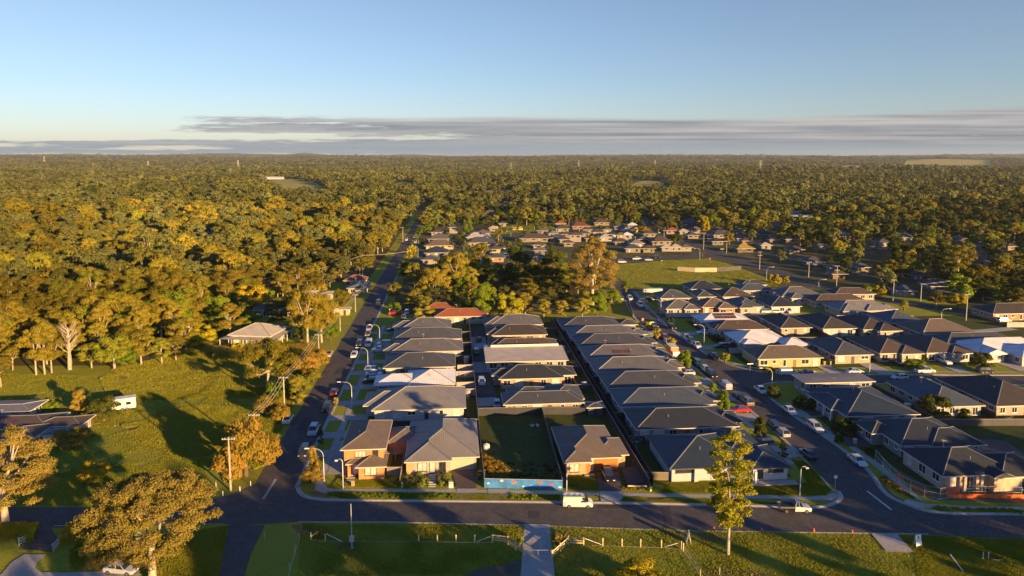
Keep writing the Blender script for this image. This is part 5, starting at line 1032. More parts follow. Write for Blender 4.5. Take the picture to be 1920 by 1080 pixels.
# post and wire farm fence by the drive
GOLD = plain('treated_pine', (.72, .56, .28), .8, .2, 2); RAILM = plain('pine_rail', (.66, .50, .26), .8, .2, 2)
def railfence(a, b, h, label, rails=(.35, .65, .95), n=2):
    root = thing('timber_rail_fence', label, 'fence', a, math.atan2((b-a).y, (b-a).x), 'golden timber fences beside the concrete drive'); L_ = (b-a).length
    for k in range(n+1):
        m = M(); m.box(L_*k/n-.09, L_*k/n+.09, -.09, .09, -.05, h+.12); m.build('post', GOLD, root)
    for z in rails:
        m = M(); m.box(.09, L_-.09, -.125, -.092, z*h-.09, z*h+.09); m.build('rail', RAILM, root)
railfence(P(1035, 1048), P(1065.5, 1021), 1.3, 'golden timber rails slanting up right of the concrete drive', n=2); railfence(P(1065.5, 1021), P(1094.5, 1022.5), 1.25, 'level golden timber rail section right of the drive', n=1)
railfence(P(982, 1043), P(952, 1021), 1.3, 'timber rails slanting left of the concrete drive, half in shade', n=2); railfence(P(952, 1021), P(923.5, 1017.5), 1.25, 'level golden timber rail section left of the drive', n=1)
def postw(px, py, h, lab, mat=GOLD, r=.09, grp='wire fence posts'):
    m = M(); m.tube([(0, 0, -.05), (0, 0, h)], [r*1.05, r], 8); o = m.build('fence_post', mat); o.location = P(px, py); tag(o, lab, 'post', grp); return o
fpR = [(1095, 1022.5), (1130, 1023.5), (1166, 1024.5), (1201, 1025.5), (1240, 1027), (1277, 1030), (1281, 1033)]; fpL_ = [(923.5, 1017.5), (890, 1016.8), (855, 1016.4), (820, 1016), (785, 1015.5), (610, 1015), (583, 1012)]
for i, (x, y) in enumerate(fpR[1:]): postw(x, y, 1.3, 'golden wire fence post right of the drive, %s from the drive' % ORD[i+1])
for i, (x, y) in enumerate(fpL_[1:]): postw(x, y, 1.2, 'wire fence post left of the drive, %s from the drive' % ORD[i+1])
for lst, lab in ((fpR, 'thin wire mesh between the golden posts right of the drive'), (fpL_, 'thin wires between the posts left of the drive')):
    m = M()
    for z in (.2, .5, .8, 1.1): m.tube([P(x, y, z) for x, y in lst], .012, 4)
    tag(m.build('fence_wire', STEEL), lab, 'wire')
def strut(a, b, z0, z1, lab, mat=None):
    m = M(); m.tube([P(*a)+Vector((0, 0, z0)), P(*b)+Vector((0, 0, z1))], .05, 5); tag(m.build('fence_brace', mat or FRAMEW), lab, 'fence brace', 'white diagonal fence braces')
strut((1096, 1022), (1128, 1023), 1.1, .15, 'white diagonal brace right of the drive gate'); strut((1245, 1027), (1277, 1029), .1, 1.1, 'white diagonal brace at the right end of the post fence'); strut((920, 1017), (893, 1017), 1.0, .1, 'white diagonal brace left of the drive'); strut((612, 1013), (640, 1016), 1.1, .1, 'diagonal brace by the flagpole slab'); strut((583, 1013), (604, 1004), .6, 1.1, 'short lit timber gate rail left of the flagpole', GOLD)
for a, b, lab in (((1281, 1033), (1312, 1080), 'wire fence running down to the bottom edge right of the lawn'), ((1281, 1033), (1300, 1062), 'white lower rail at the corner of the wire fence')):
    m = M()
    for z in (.3, .9): m.tube([P(*a)+Vector((0, 0, z)), P(*b)+Vector((0, 0, z))], .03, 4)
    tag(m.build('fence_wire', STEEL), lab, 'wire')
for i, (x, y) in enumerate(((561, 1013), (496, 1011), (543, 1070), (553, 1035), (1313, 1082), (1349, 1078))): postw(x, y, 1.15, 'grey weathered post on the bottom lawn, %s listed from the left group' % ORD[i+1], WOOD, .07, 'grey posts on the lawn')
m = M()
for z in (.4, 1.0): m.tube([P(561, 1013, z), P(550, 1045, z), P(538, 1090, z)], .02, 4)
tag(m.build('fence_wire', STEEL), 'wire fence descending beside the narrow lane', 'wire')
for i, (x, y) in enumerate(((80, 908), (201, 942), (405, 912), (418, 930), (450, 921), (470, 911), (379, 938))): postw(x, y, 1.0 if i < 2 else .9, ('cream post on the sunlit verge, ' if i < 2 else 'white marker post on the dark corner verge, ')+ORD[i+1]+' from the left', FRAMEW if i > 1 else GOLD, .07, 'verge marker posts')
# drive gate
root = thing('wire_gate', 'thin wire gate across the concrete drive', 'gate', P(985, 1045), 0); wdt = (P(1033, 1046)-P(985, 1045)).length; m = M()
for x in (0, wdt/2, wdt): m.tube([(x, 0, 0), (x, 0, 1.15)], .025, 5)
for z in (.1, 1.15): m.tube([(0, 0, z), (wdt, 0, z)], .025, 5)
m.build('frame', STEEL, root)
# white timber gate at the lower left
def whitegate(a, b, lab):
    root = thing('white_timber_gate', lab, 'gate', a, math.atan2((b-a).y, (b-a).x), 'white timber gate and rails lower left'); L_ = (b-a).length
    for k in (0, 1): m = M(); m.box(L_*k-.07, L_*k+.07, -.07, .07, 0, 1.4); m.build('post', POSTM, root)
    for z in (.35, .75, 1.15): m = M(); m.box(.07, L_-.07, -.03, .03, z-.06, z+.06); m.build('rail', POSTM, root)
whitegate(P(36, 1024), P(56, 1015), 'white slanted rail section left of the lower left entrance'); whitegate(P(99, 1036), P(113, 1020), 'white slanted rail section right of the lower left entrance')
root = thing('driveway_gate', 'dark driveway gate across the lower left entrance', 'gate', P(38, 1031), math.atan2((P(99, 1037)-P(38, 1031)).y, (P(99, 1037)-P(38, 1031)).x)); L_ = (P(99, 1037)-P(38, 1031)).length; m = M()
for z in (.2, .45, .7, .95, 1.2): m.box(0, L_, -.03, .03, z, z+.08)
m.build('rails', FRAMED, root); m = M(); m.box(0, .06, -.04, .04, 0, 1.35); m.box(L_-.06, L_, -.04, .04, 0, 1.35); m.build('stiles', FRAMED, root)
# flagpole on slab
root = thing('utility_mast', 'slim steel mast with a meter box rising from a paved slab', 'mast', P(660, 1028)); m = M(); m.tube([(0, 0, 0), (0, 0, 7.2)], [.09, .05], 8); m.build('pole', STEEL, root); m = M(); m.box(-.32, .32, -.25, .25, 1.15, 1.95); m.build('meter_box', STEEL, root); m = M(); m.box(-.3, .3, -.3, .3, 0, .08); m.build('base_plate', CONC, root)
# A-frame signs
def sandwich(px, py, rz, lab, h=1.5, w_=.95):
    root = thing('sandwich_board', lab, 'sign', P(px, py), rz, 'white sandwich boards on the verge'); th = .22
    for s in (-1, 1):
        T = Matrix.Translation((0, s*.38, 0))@Matrix.Rotation(s*th, 4, 'X'); m = M(); m.box(-w_/2, w_/2, -.02, .02, .25, h, None, T)
        for x in (-w_/2, w_/2-.05): m.box(x, x+.05, -.025, .025, 0, h+.02, None, T)
        m.build('board', plain('sign_white', (.8, .79, .76), .5, .04), root)
    T = Matrix.Translation((0, -.38, 0))@Matrix.Rotation(-th, 4, 'X'); m = M(); m.box(-.14, .14, -.035, -.022, h-.5, h-.25, None, T); m.box(-.04, .04, -.035, -.022, h-.8, h-.6, None, T); m.build('printed_mark', FRAMED, root)
sandwich(1720, 1024, R(15), 'white sandwich board with a small dark emblem facing the camera', 1.9, 1.05); sandwich(1291, 1018, R(80), 'narrow white folded board seen edge on near the post fence', 1.9, .9)
# traffic cones / markers
CON = plain('cone_orange', (.8, .12, .02), .6, .1)
for i, (x, y) in enumerate(((1338, 990), (1428, 994), (1526, 996), (1598, 999))):
    root = thing('traffic_cone', 'small orange cone on the grass edge of the front road, %s from the left' % ORD[i+1], 'cone', P(x, y), 0, 'orange cones along the road edge'); m = M(); m.tube([(0, 0, .03), (0, 0, .55)], [.16, .03], 8); m.build('cone', CON, root); m = M(); m.box(-.2, .2, -.2, .2, 0, .04); m.build('base', CON, root)
# signs
def roadsign(px, py, h, shape, col, lab, w_=.75, rz=A):
    root = thing('road_sign', lab, 'sign', P(px, py), rz); m = M(); m.tube([(0, 0, 0), (0, 0, h)], .035, 6); m.build('post', STEEL, root); m = M()
    if shape == 'oct': m.face([Vector((w_/2*math.cos(R(22.5+45*k)), -.05, h-.35+w_/2*math.sin(R(22.5+45*k)))) for k in range(8)])
    elif shape == 'bar': m.box(-w_/2, w_/2, -.05, -.03, h-.25, h)
    else: m.box(-w_/2, w_/2, -.05, -.03, h-w_, h)
    m.build('sign_plate', plain('sign_'+str(int(col[0]*99))+str(int(col[1]*99)), col, .4, .03), root); return root
roadsign(1331, 492, 2.6, 'oct', (.6, .02, .02), 'small red stop sign beyond the park', .9); root = roadsign(1222, 613, 1.9, 'sq', (.35, .65, .02), 'yellow green chevron board on the bend', 1.5)
m = M()
for s in (-1, 1): m.face([(-.15, -.056, 1.15), (.25, -.056, 1.15+s*.5), (.45, -.056, 1.15+s*.5), (.05, -.056, 1.15)])
m.build('chevron', FRAMED, root)
roadsign(1205, 608, 2.2, 'sq', (.6, .25, .2), 'small pinkish sign left of the chevron board', .8); roadsign(1406, 697, 2.4, 'bar', (.75, .75, .72), 'white street name blade on the lawn corner', 1.7); roadsign(1565.5, 918, 2.7, 'sq', (.7, .7, .7), 'small white sign on the rounded kerb corner', .6)
roadsign(1654, 893, 2.2, 'bar', (.75, .75, .72), 'white signpost on the verge by the site fence', .3); roadsign(731, 592, 2.6, 'bar', (.75, .75, .72), 'white pole sign on the left street verge', .4); roadsign(1241, 497, 2.6, 'bar', (.6, .45, .05), 'yellow sign left of the park edge', .9); roadsign(1354, 473, 2.2, 'bar', (.6, .6, .25), 'pale board sign by the power pole behind the park road', 2.6)
# bins
def bin_(px, py, lidc, lab, body=(.03, .07, .04)):
    root = thing('wheelie_bin', lab, 'bin', P(px, py), A, 'wheelie bins'); m = M()
    a = [Vector((-.24, -.27, .05)), Vector((.24, -.27, .05)), Vector((.24, .27, .05)), Vector((-.24, .27, .05))]; b = [Vector((-.29, -.36, 1.0)), Vector((.29, -.36, 1.0)), Vector((.29, .36, 1.0)), Vector((-.29, .36, 1.0))]; m.face(a[::-1]); section(m, a, b, None); m.face(b); m.build('body', plain('bin_'+str(int(body[1]*99)), body, .5), root)
    m = M(); m.box(-.31, .31, -.4, .38, 1.0, 1.08); m.build('lid', plain('lid_'+str(int(lidc[0]*99)), lidc, .5), root); m = M(); m.tube([(-.28, .32, .1), (.28, .32, .1)], .1, 8); m.build('wheels', TYRE, root)
bin_(900, 893, (.65, .45, .02), 'green bin with yellow lid beside the cream house'); bin_(899, 900, (.4, .02, .02), 'green bin with dark lid in front of the yellow lidded one')
for i, x in enumerate((1545, 1551, 1556)): bin_(x, 684, (.55, .45, .03), 'yellow green bin beside the yellow lit house, %s from the left' % ORD[i+1], (.30, .32, .05))
bin_(1603, 832, (.5, .5, .5), 'pale bin on the lawn by the black roofed house', (.4, .4, .4))
# letterboxes, pots, chairs, sundries
def pillar(px, py, w_, h, mat, lab, name='letterbox_pillar'):
    root = thing(name, lab, 'letterbox', P(px, py), A, 'letterbox pillars'); m = M(); m.box(-w_/2, w_/2, -.2, .2, 0, h); m.build('pillar', mat, root); m = M(); m.box(-w_/2-.03, w_/2+.03, -.23, .23, h, h+.06); m.build('cap', CONC, root); m = M(); m.box(-.15, .15, -.215, -.2, h*.7, h*.7+.1); m.build('slot', FRAMED, root)
pillar(662, 912, .55, 1.0, wallmat((.50, .25, .10)), 'orange brick letterbox beside the stepped path'); pillar(843.5, 914, .35, 1.1, POSTM, 'left one of two slim white letterbox pillars'); pillar(848, 914, .35, 1.1, POSTM, 'right one of two slim white letterbox pillars'); pillar(754, 914, .3, .9, plain('lime_box', (.45, .6, .1), .5), 'small lime green box at the end of the side fence'); pillar(1220, 921, .35, .8, plain('lime_box', (.45, .6, .1), .5), 'small yellow green box at the foot of the long fence'); pillar(679, 727, .35, .9, POSTM, 'white letterbox on the left street footpath')
STEP = plain('stone_step', (.45, .43, .40), .8, .1)
for (x0, y0, x1, y1, n, nm) in ((704/1, 0, 0, 0, 0, ''),):
    pass
m = M()
for k in range(7):
    a = P(651, 912).lerp(P(664, 884), k/6); m.box(a.x-.75, a.x+.75, a.y-.25, a.y+.25, .02, .10+.05*k)
tag(m.build('garden_steps', STEP), 'stepped stone path up to the brick house door', 'steps')
m = M()
for k in range(6):
    a = P(810, 912).lerp(P(812, 893), k/5); m.box(a.x-.65, a.x+.65, a.y-.22, a.y+.22, .02, .08+.04*k)
tag(m.build('garden_steps', STEP), 'striped stone steps through the garden of the cream house', 'steps')
m = M()
for k in range(7):
    a = W(-23.6+k*.55, 148.2); m.box(a.x-.2, a.x+.2, a.y-.45, a.y+.45, .02, .07)
tag(m.build('stepping_stones', STEP), 'row of pale stepping stones by the long grey roofed house', 'steps')
POT = plain('dark_pot', (.05, .05, .055), .5)
LEAFD = None
WCH = plain('garden_white', (.75, .73, .70), .5, .05)
def chair(px, py, rz, lab):
    root = thing('garden_chair', lab, 'chair', P(px, py), rz, 'white garden chairs by the brick house'); m = M(); m.box(-.26, .26, -.26, .26, .40, .45); m.build('seat', WCH, root); m = M(); m.box(-.26, .26, .22, .27, .45, .9); m.build('backrest', WCH, root)
    for x in (-.22, .22):
        for y in (-.22, .22): m = M(); m.box(x-.025, x+.025, y-.025, y+.025, 0, .40); m.build('leg', WCH, root)
chair(693, 893, A, 'left white garden chair against the brick wall'); chair(703, 893, A+.5, 'right white garden chair against the brick wall')
root = thing('white_tank', 'bright white round tank lid at the edge of the empty lot grass', 'tank', P(912, 841)); m = M(); m.tube([(0, 0, 0), (0, 0, .9), (0, 0, 1.0)], [.7, .7, .45], 14); m.build('drum', WCH, root); m = M(); m.tube([(0, 0, 1.0), (0, 0, 1.12)], .22, 10); m.build('lid', POSTM, root)
root = thing('debris_pile', 'small heap of pale rubbish at the back of the empty lot', 'rubbish', P(1003, 798)); rd = random.Random(4)
for k in range(7): m = M(); T = Matrix.Translation((rd.uniform(-.9, .9), rd.uniform(-.5, .5), .12))@Matrix.Rotation(rd.uniform(0, 3), 4, 'Z')@Matrix.Rotation(rd.uniform(-.5, .5), 4, 'X'); m.box(-.4, .4, -.15, .15, -.06, .08, None, T); m.build('offcut', plain('pale_debris', (.5, .5, .52), .7), root)
m = M(); a = P(1177, 914); b = P(1213, 915); m.box(a.x, b.x, a.y-.1, a.y+.1, 0, .4); tag(m.build('garden_edging', GOLD), 'low sandy retaining edge in front of the orange door house', 'garden edge')
m = M()
for bx in ((P(1448, 933), 1.2, .6),):
    c, a, b = bx; m.box(c.x-a, c.x+a, c.y-b, c.y+b, .0, .10)
tag(m.build('drain_lintel', CONC), 'concrete stormwater drain lintel in the front kerb', 'drain')
for i, x in enumerate((1843, 1853)):
    m = M(); m.tube([(0, 0, 0), (0, 0, 1.15)], .06, 6); o = m.build('white_post', FRAMEW); o.location = P(x, 1049); tag(o, 'short white marker post at lower right, %s of a pair' % ('left' if i == 0 else 'right'), 'post', 'pair of white posts')
m = M(); m.tube([P(1782, 1040, .9), P(1806, 1071, .1)], .07, 6); tag(m.build('fallen_pole', FRAMEW), 'pale pole leaning over the grass at lower right', 'pole')
m = M(); m.tube([P(1860, 1050, .1), P(1881, 1050, .1)], .06, 6); tag(m.build('fallen_pole', FRAMEW), 'short white pipe lying on the grass at lower right', 'pole')

# back yard things
for x, y, k in ((3.0, 168, 't'), (2.6, 182, 'c'), (3.2, 197.5, 't'), (2.8, 211, 'c'), (33.2, 172, 't'), (33.4, 190, 'c'), (33.0, 206, 't'), (37.0, 134.5, 'c'), (32.6, 130, 't'), (-12.0, 133, 'c'), (121.6, 207, 't'), (136.2, 207, 't'), (106.4, 150, 't'), (123.5, 140, 'c')):
    p = W(x, y); where = ('left row' if x < 5 else ('middle row' if x < 35 else ('right row' if x < 60 else 'right block')))
    if k == 't':
        root = thing('rainwater_tank', 'corrugated rainwater tank in a back yard of the '+where, 'water tank', p, 0, 'rainwater tanks of the '+where); m = M(); m.tube([(0, 0, 0), (0, 0, 1.9)], .75, 14); m.build('drum', plain('tank_cream', (.30, .28, .23), .6, .1), root); m = M(); m.tube([(0, 0, 1.9), (0, 0, 2.05)], [.78, .1], 14); m.build('lid', GUTW, root)
    else:
        root = thing('clothesline', 'rotary clothesline in a back yard of the '+where, 'clothesline', p, .4, 'clotheslines of the '+where); m = M(); m.tube([(0, 0, 0), (0, 0, 1.9)], .04, 6); m.build('pole', STEEL, root); m = M()
        for q in range(4): a = q*math.pi/2; m.tube([(0, 0, 1.6), (1.3*math.cos(a), 1.3*math.sin(a), 1.95)], .02, 4); b = a+math.pi/2; m.tube([(1.3*math.cos(a), 1.3*math.sin(a), 1.95), (1.3*math.cos(b), 1.3*math.sin(b), 1.95)], .01, 3)
        m.build('arms', STEEL, root)
# ------------------------------------------------------------ vegetation
LM = dict(
 gum=leafmat('gum_leaves', [(0.149, 0.128, 0.015), (0.236, 0.184, 0.020), (0.201, 0.200, 0.022), (0.298, 0.200, 0.026), (0.158, 0.176, 0.018)]),
 hero=leafmat('hero_leaves', [(.24, .20, .045), (.30, .23, .05), (.26, .24, .05), (.34, .24, .06)], .3),
 golden=leafmat('golden_leaves', [(.28, .25, .022), (.42, .34, .03), (.34, .34, .03), (.20, .22, .02)], .3),
 green=leafmat('green_leaves', [(0.096, 0.152, 0.013), (0.149, 0.216, 0.017), (0.201, 0.264, 0.020)]),
 lime=leafmat('lime_leaves', [(0.298, 0.304, 0.017), (0.403, 0.336, 0.020), (0.455, 0.320, 0.022)]),
 dark=leafmat('dark_leaves', [(0.038, 0.054, 0.012), (0.061, 0.077, 0.015), (0.088, 0.093, 0.018)], .12),
 brown=leafmat('bush_leaves', [(0.175, 0.152, 0.024), (0.298, 0.208, 0.033), (0.350, 0.208, 0.039), (0.175, 0.192, 0.022)]),
 forest=leafmat('forest_leaves', [(.095, .112, .022), (.175, .160, .028), (.130, .158, .026), (.215, .170, .034), (.110, .142, .024), (.155, .130, .045), (.075, .098, .024), (.14, .15, .05)]))
BARK = {'gum': plain('gum_bark', (.36, .30, .22), .8, .3, 2.5), 'dark': plain('dark_bark', (.12, .085, .055), .9, .3, 3)}
def quads(c, nrm, l, w_, g):
    r = g.normal(size=c.shape); t = np.cross(nrm, r); t /= np.linalg.norm(t, axis=1)[:, None]+1e-9; b = np.cross(nrm, t)
    l = l[:, None]; w_ = w_[:, None]
    return np.stack([c-t*l, c-b*w_+t*l*.15, c+t*l, c+b*w_+t*l*.15], 1)
def leafmesh(name, Q, mat):
    n = len(Q); me = bpy.data.meshes.new(name); me.vertices.add(n*4); me.vertices.foreach_set('co', Q.reshape(-1).astype(np.float32))
    me.loops.add(n*4); me.loops.foreach_set('vertex_index', np.arange(n*4, dtype=np.int32)); me.polygons.add(n)
    me.polygons.foreach_set('loop_start', np.arange(n, dtype=np.int32)*4); me.polygons.foreach_set('loop_total', np.full(n, 4, dtype=np.int32)); me.materials.append(mat); me.update(calc_edges=True); me.validate(); return me
def crown(seed, Rx, z0, z1, lobes, lr, n, ls, shape='gum', mat='gum', flat=.75, jit=.35, fuzz=0.0):
    """returns (mesh, lobe centres). Lobes sit on an envelope between heights z0 and z1"""
    g = np.random.default_rng(seed); C_ = []
    tries = 0
    while len(C_) < lobes and tries < 8000:
        tries += 1
        t = g.random(); a = g.random()*2*np.pi
        if shape == 'gum': rr = Rx*(.35+.65*math.sin(math.pi*min(1, t*.85+.12)))*math.sqrt(g.uniform(.15, 1))
        elif shape == 'hero': rr = Rx*(max(.05, 1-((t-.38)/.64)**2))**.5*math.sqrt(g.uniform(.25, 1))
        elif shape == 'cone': rr = Rx*(1-t)**.8*g.uniform(.6, 1)
        elif shape == 'column': rr = Rx*math.sin(math.pi*(t*.86+.07))**.6*g.uniform(.3, 1)
        else: rr = Rx*math.sqrt(max(0, 1-(2*(t*.9)-.7)**2/1.7))*math.sqrt(g.uniform(.35, 1))
        p = np.array([rr*math.cos(a), rr*math.sin(a), z0+(z1-z0)*t])
        if shape in ('gum', 'hero') and C_ and min(np.linalg.norm((p-q)/[1, 1, .8]) for q in C_) < lr*.62: continue
        C_.append(p)
    C_ = np.array(C_); k = g.integers(0, len(C_), n); rl = lr*g.uniform(.65, 1.25, len(C_))
    d = g.normal(size=(n, 3)); d /= np.linalg.norm(d, axis=1)[:, None]; d[:, 2] = np.where(d[:, 2] < -.25, -d[:, 2]*.6, d[:, 2])
    rad_ = rl[k]*(.62+.45*g.random(n)**.6)*(1+fuzz*g.normal(size=n)); c = C_[k]+d*rad_[:, None]*np.array([1, 1, flat])
    nrm = d+g.normal(size=(n, 3))*jit; nrm /= np.linalg.norm(nrm, axis=1)[:, None]
    Q = quads(c, nrm, ls*g.uniform(.6, 1.2, n), ls*.5*g.uniform(.6, 1.2, n), g)
    return leafmesh('crown', Q, LM[mat]), C_
def trunkmesh(seed, C_, z0, h, r, bark='gum', fork=.45, nl=7, lean=.3):
    g = random.Random(seed); m = M(); f = Vector((g.uniform(-lean, lean), g.uniform(-lean, lean), h*fork))
    m.tube([(0, 0, -.2), (f.x*.4, f.y*.4, f.z*.5), f], [r*1.15, r*.9, r*.75], 8)
    idx = list(range(len(C_))); g.shuffle(idx)
    for i in idx[:nl]:
        c = Vector(C_[i]); mid = f.lerp(c, .5)+Vector((g.uniform(-.4, .4), g.uniform(-.4, .4), -(c-f).length*.10))
        m.tube([f, mid, c], [r*.55, r*.36, r*.12], 6)
        e = c+Vector((g.uniform(-1, 1), g.uniform(-1, 1), .8)); m.tube([mid, e], [r*.22, r*.06], 5)
    return m.mesh('trunk', BARK[bark], True)
PROTO = {}
def proto(key, *a, tr=None, bark='gum', **k):
    me, C_ = crown(*a, **k); z0 = a[2]; z1 = a[3]
    PROTO[key] = (me, trunkmesh(a[0], C_, z0, z1, tr or .28, bark), max(1.0, float(C_[:, 2].max())+a[5]*.8), float(np.abs(C_[:, :2]).max()+a[5]*.7))
# name, seed,Rx,z0,z1,lobes,lobe r,n leaves,leaf size
proto('gumA', 11, 5.0, 4.5, 12.5, 30, 1.7, 9500, .27, tr=.34); proto('gumB', 12, 4.3, 5, 14, 28, 1.5, 9000, .26, tr=.32); proto('gumC', 13, 6.2, 4, 11.5, 36, 1.8, 11000, .28, tr=.4)
proto('gumD', 14, 3.4, 4, 13.5, 26, 1.35, 8000, .25, tr=.26); proto('tallgum', 15, 2.6, 6, 17, 26, 1.25, 8000, .25, tr=.26, shape='column', mat='gum')
proto('dome', 16, 4.6, 1.6, 8.2, 40, 1.5, 11000, .26, shape='round', mat='green', bark='dark'); proto('lime', 17, 3.0, 1.5, 6.0, 26, 1.1, 7500, .22, shape='round', mat='lime', bark='dark')
proto('dark', 18, 4.0, 3, 12.5, 34, 1.6, 10000, .28, shape='round', mat='dark', bark='dark'); proto('cone', 19, 1.7, .5, 6, 30, .6, 4500, .16, shape='cone', mat='dark', bark='dark')
proto('street', 20, 1.1, 1.2, 4.0, 16, .6, 3000, .14, shape='round', mat='lime', bark='dark'); proto('streetg', 21, 1.2, 1.0, 3.8, 16, .65, 3000, .15, shape='round', mat='green', bark='dark')
proto('bush', 22, 2.3, .6, 3.4, 26, .95, 7000, .19, shape='round', mat='brown', bark='dark'); proto('gbush', 23, 2.2, .5, 3.2, 24, .95, 6500, .19, shape='round', mat='green', bark='dark'); proto('dbush', 24, 2.2, .5, 3.4, 24, .9, 6500, .19, shape='round', mat='dark', bark='dark')
proto('plume', 25, 1.5, .4, 3.8, 20, .6, 4500, .22, shape='column', mat='brown', bark='dark'); proto('small', 26, .55, .2, .8, 9, .32, 900, .10, shape='round', mat='green', bark='dark'); proto('smallb', 27, .55, .2, .75, 9, .32, 900, .10, shape='round', mat='brown', bark='dark')
# heroes in the foreground
proto('hero1', 31, 5.8, 4.6, 15.6, 105, 1.05, 46000, .17, tr=.5, shape='hero', jit=.7, fuzz=.2, mat='hero'); proto('hero2', 32, 8.3, 5.9, 13.6, 170, 1.0, 80000, .155, tr=.5, shape='hero', jit=.7, fuzz=.2, mat='hero'); proto('hero3', 33, 2.9, 4.4, 18.6, 105, .58, 18000, .17, tr=.2, shape='column', mat='golden', jit=.8, fuzz=.32)
# a bare tree
m = M(); g_ = random.Random(5); m.tube([(0, 0, -.1), (.1, 0, 4), (.1, .1, 9)], [.5, .36, .16], 8)
for k in range(34):
    z = 3.5+5.3*k/34; a = g_.uniform(0, 6.3); l_ = g_.uniform(1.2, 2.6); e = Vector((math.cos(a)*l_, math.sin(a)*l_, z+l_*.9)); m.tube([(.1, 0, z), e*.5+Vector((0, 0, z*.5)), e], [.12, .07, .02], 5)
    for j in range(3): q = e+Vector((g_.uniform(-.8, .8), g_.uniform(-.8, .8), g_.uniform(.2, .9))); m.tube([e*.6+Vector((0, 0, z*.4)), q], [.04, .012], 4)
BARE = m.mesh('branches', BARK['gum'], True)
TN = {'gumA': 'gum_tree', 'gumB': 'gum_tree', 'gumC': 'gum_tree', 'gumD': 'gum_tree', 'tallgum': 'gum_tree', 'hero1': 'gum_tree', 'hero2': 'gum_tree', 'hero3': 'gum_tree', 'dome': 'leafy_tree', 'lime': 'leafy_tree', 'dark': 'dark_tree', 'cone': 'conifer', 'street': 'street_tree', 'streetg': 'street_tree', 'bush': 'bush', 'gbush': 'bush', 'dbush': 'bush', 'plume': 'bush', 'small': 'garden_shrub', 'smallb': 'garden_shrub'}
def tree(key, loc, hs, ws, rz, label, group=None):
    me, tr, hh, ww = PROTO[key]; nm = TN[key]
    root = thing(nm, label, 'shrub' if nm in ('bush', 'garden_shrub') else 'tree', loc, rz, group)
    a = bpy.data.objects.new('crown' if nm not in ('bush', 'garden_shrub') else 'foliage', me); COL.objects.link(a); a.parent = root
    b = bpy.data.objects.new('trunk' if nm not in ('bush', 'garden_shrub') else 'stem', tr); COL.objects.link(b); b.parent = root
    root.scale = (ws, ws, hs); return root
def ptree(key, px, py, top, wpx, label, group=None, rz=None):
    p = P(px, py); d = (p-cam.location).dot(Vector((0, math.cos(TH), -math.sin(TH)))); h = (py-top)*d/F*.985; w_ = wpx*d/F/2
    me, tr, hh, ww = PROTO[key]
    return tree(key, p, h/hh, w_/ww, random.uniform(0, 6.28) if rz is None else rz, label, group)
random.seed(21)
ptree('hero1', 12, 990, 797, 170, 'big golden gum tree at the left edge on the front road', rz=1.0); ptree('hero2', 286, 1092, 884, 244, 'huge spreading gum tree with forked trunk at the bottom left', rz=2.2); ptree('hero3', 1365, 1040, 794, 84, 'tall slender gum tree standing on the front verge', rz=.5)
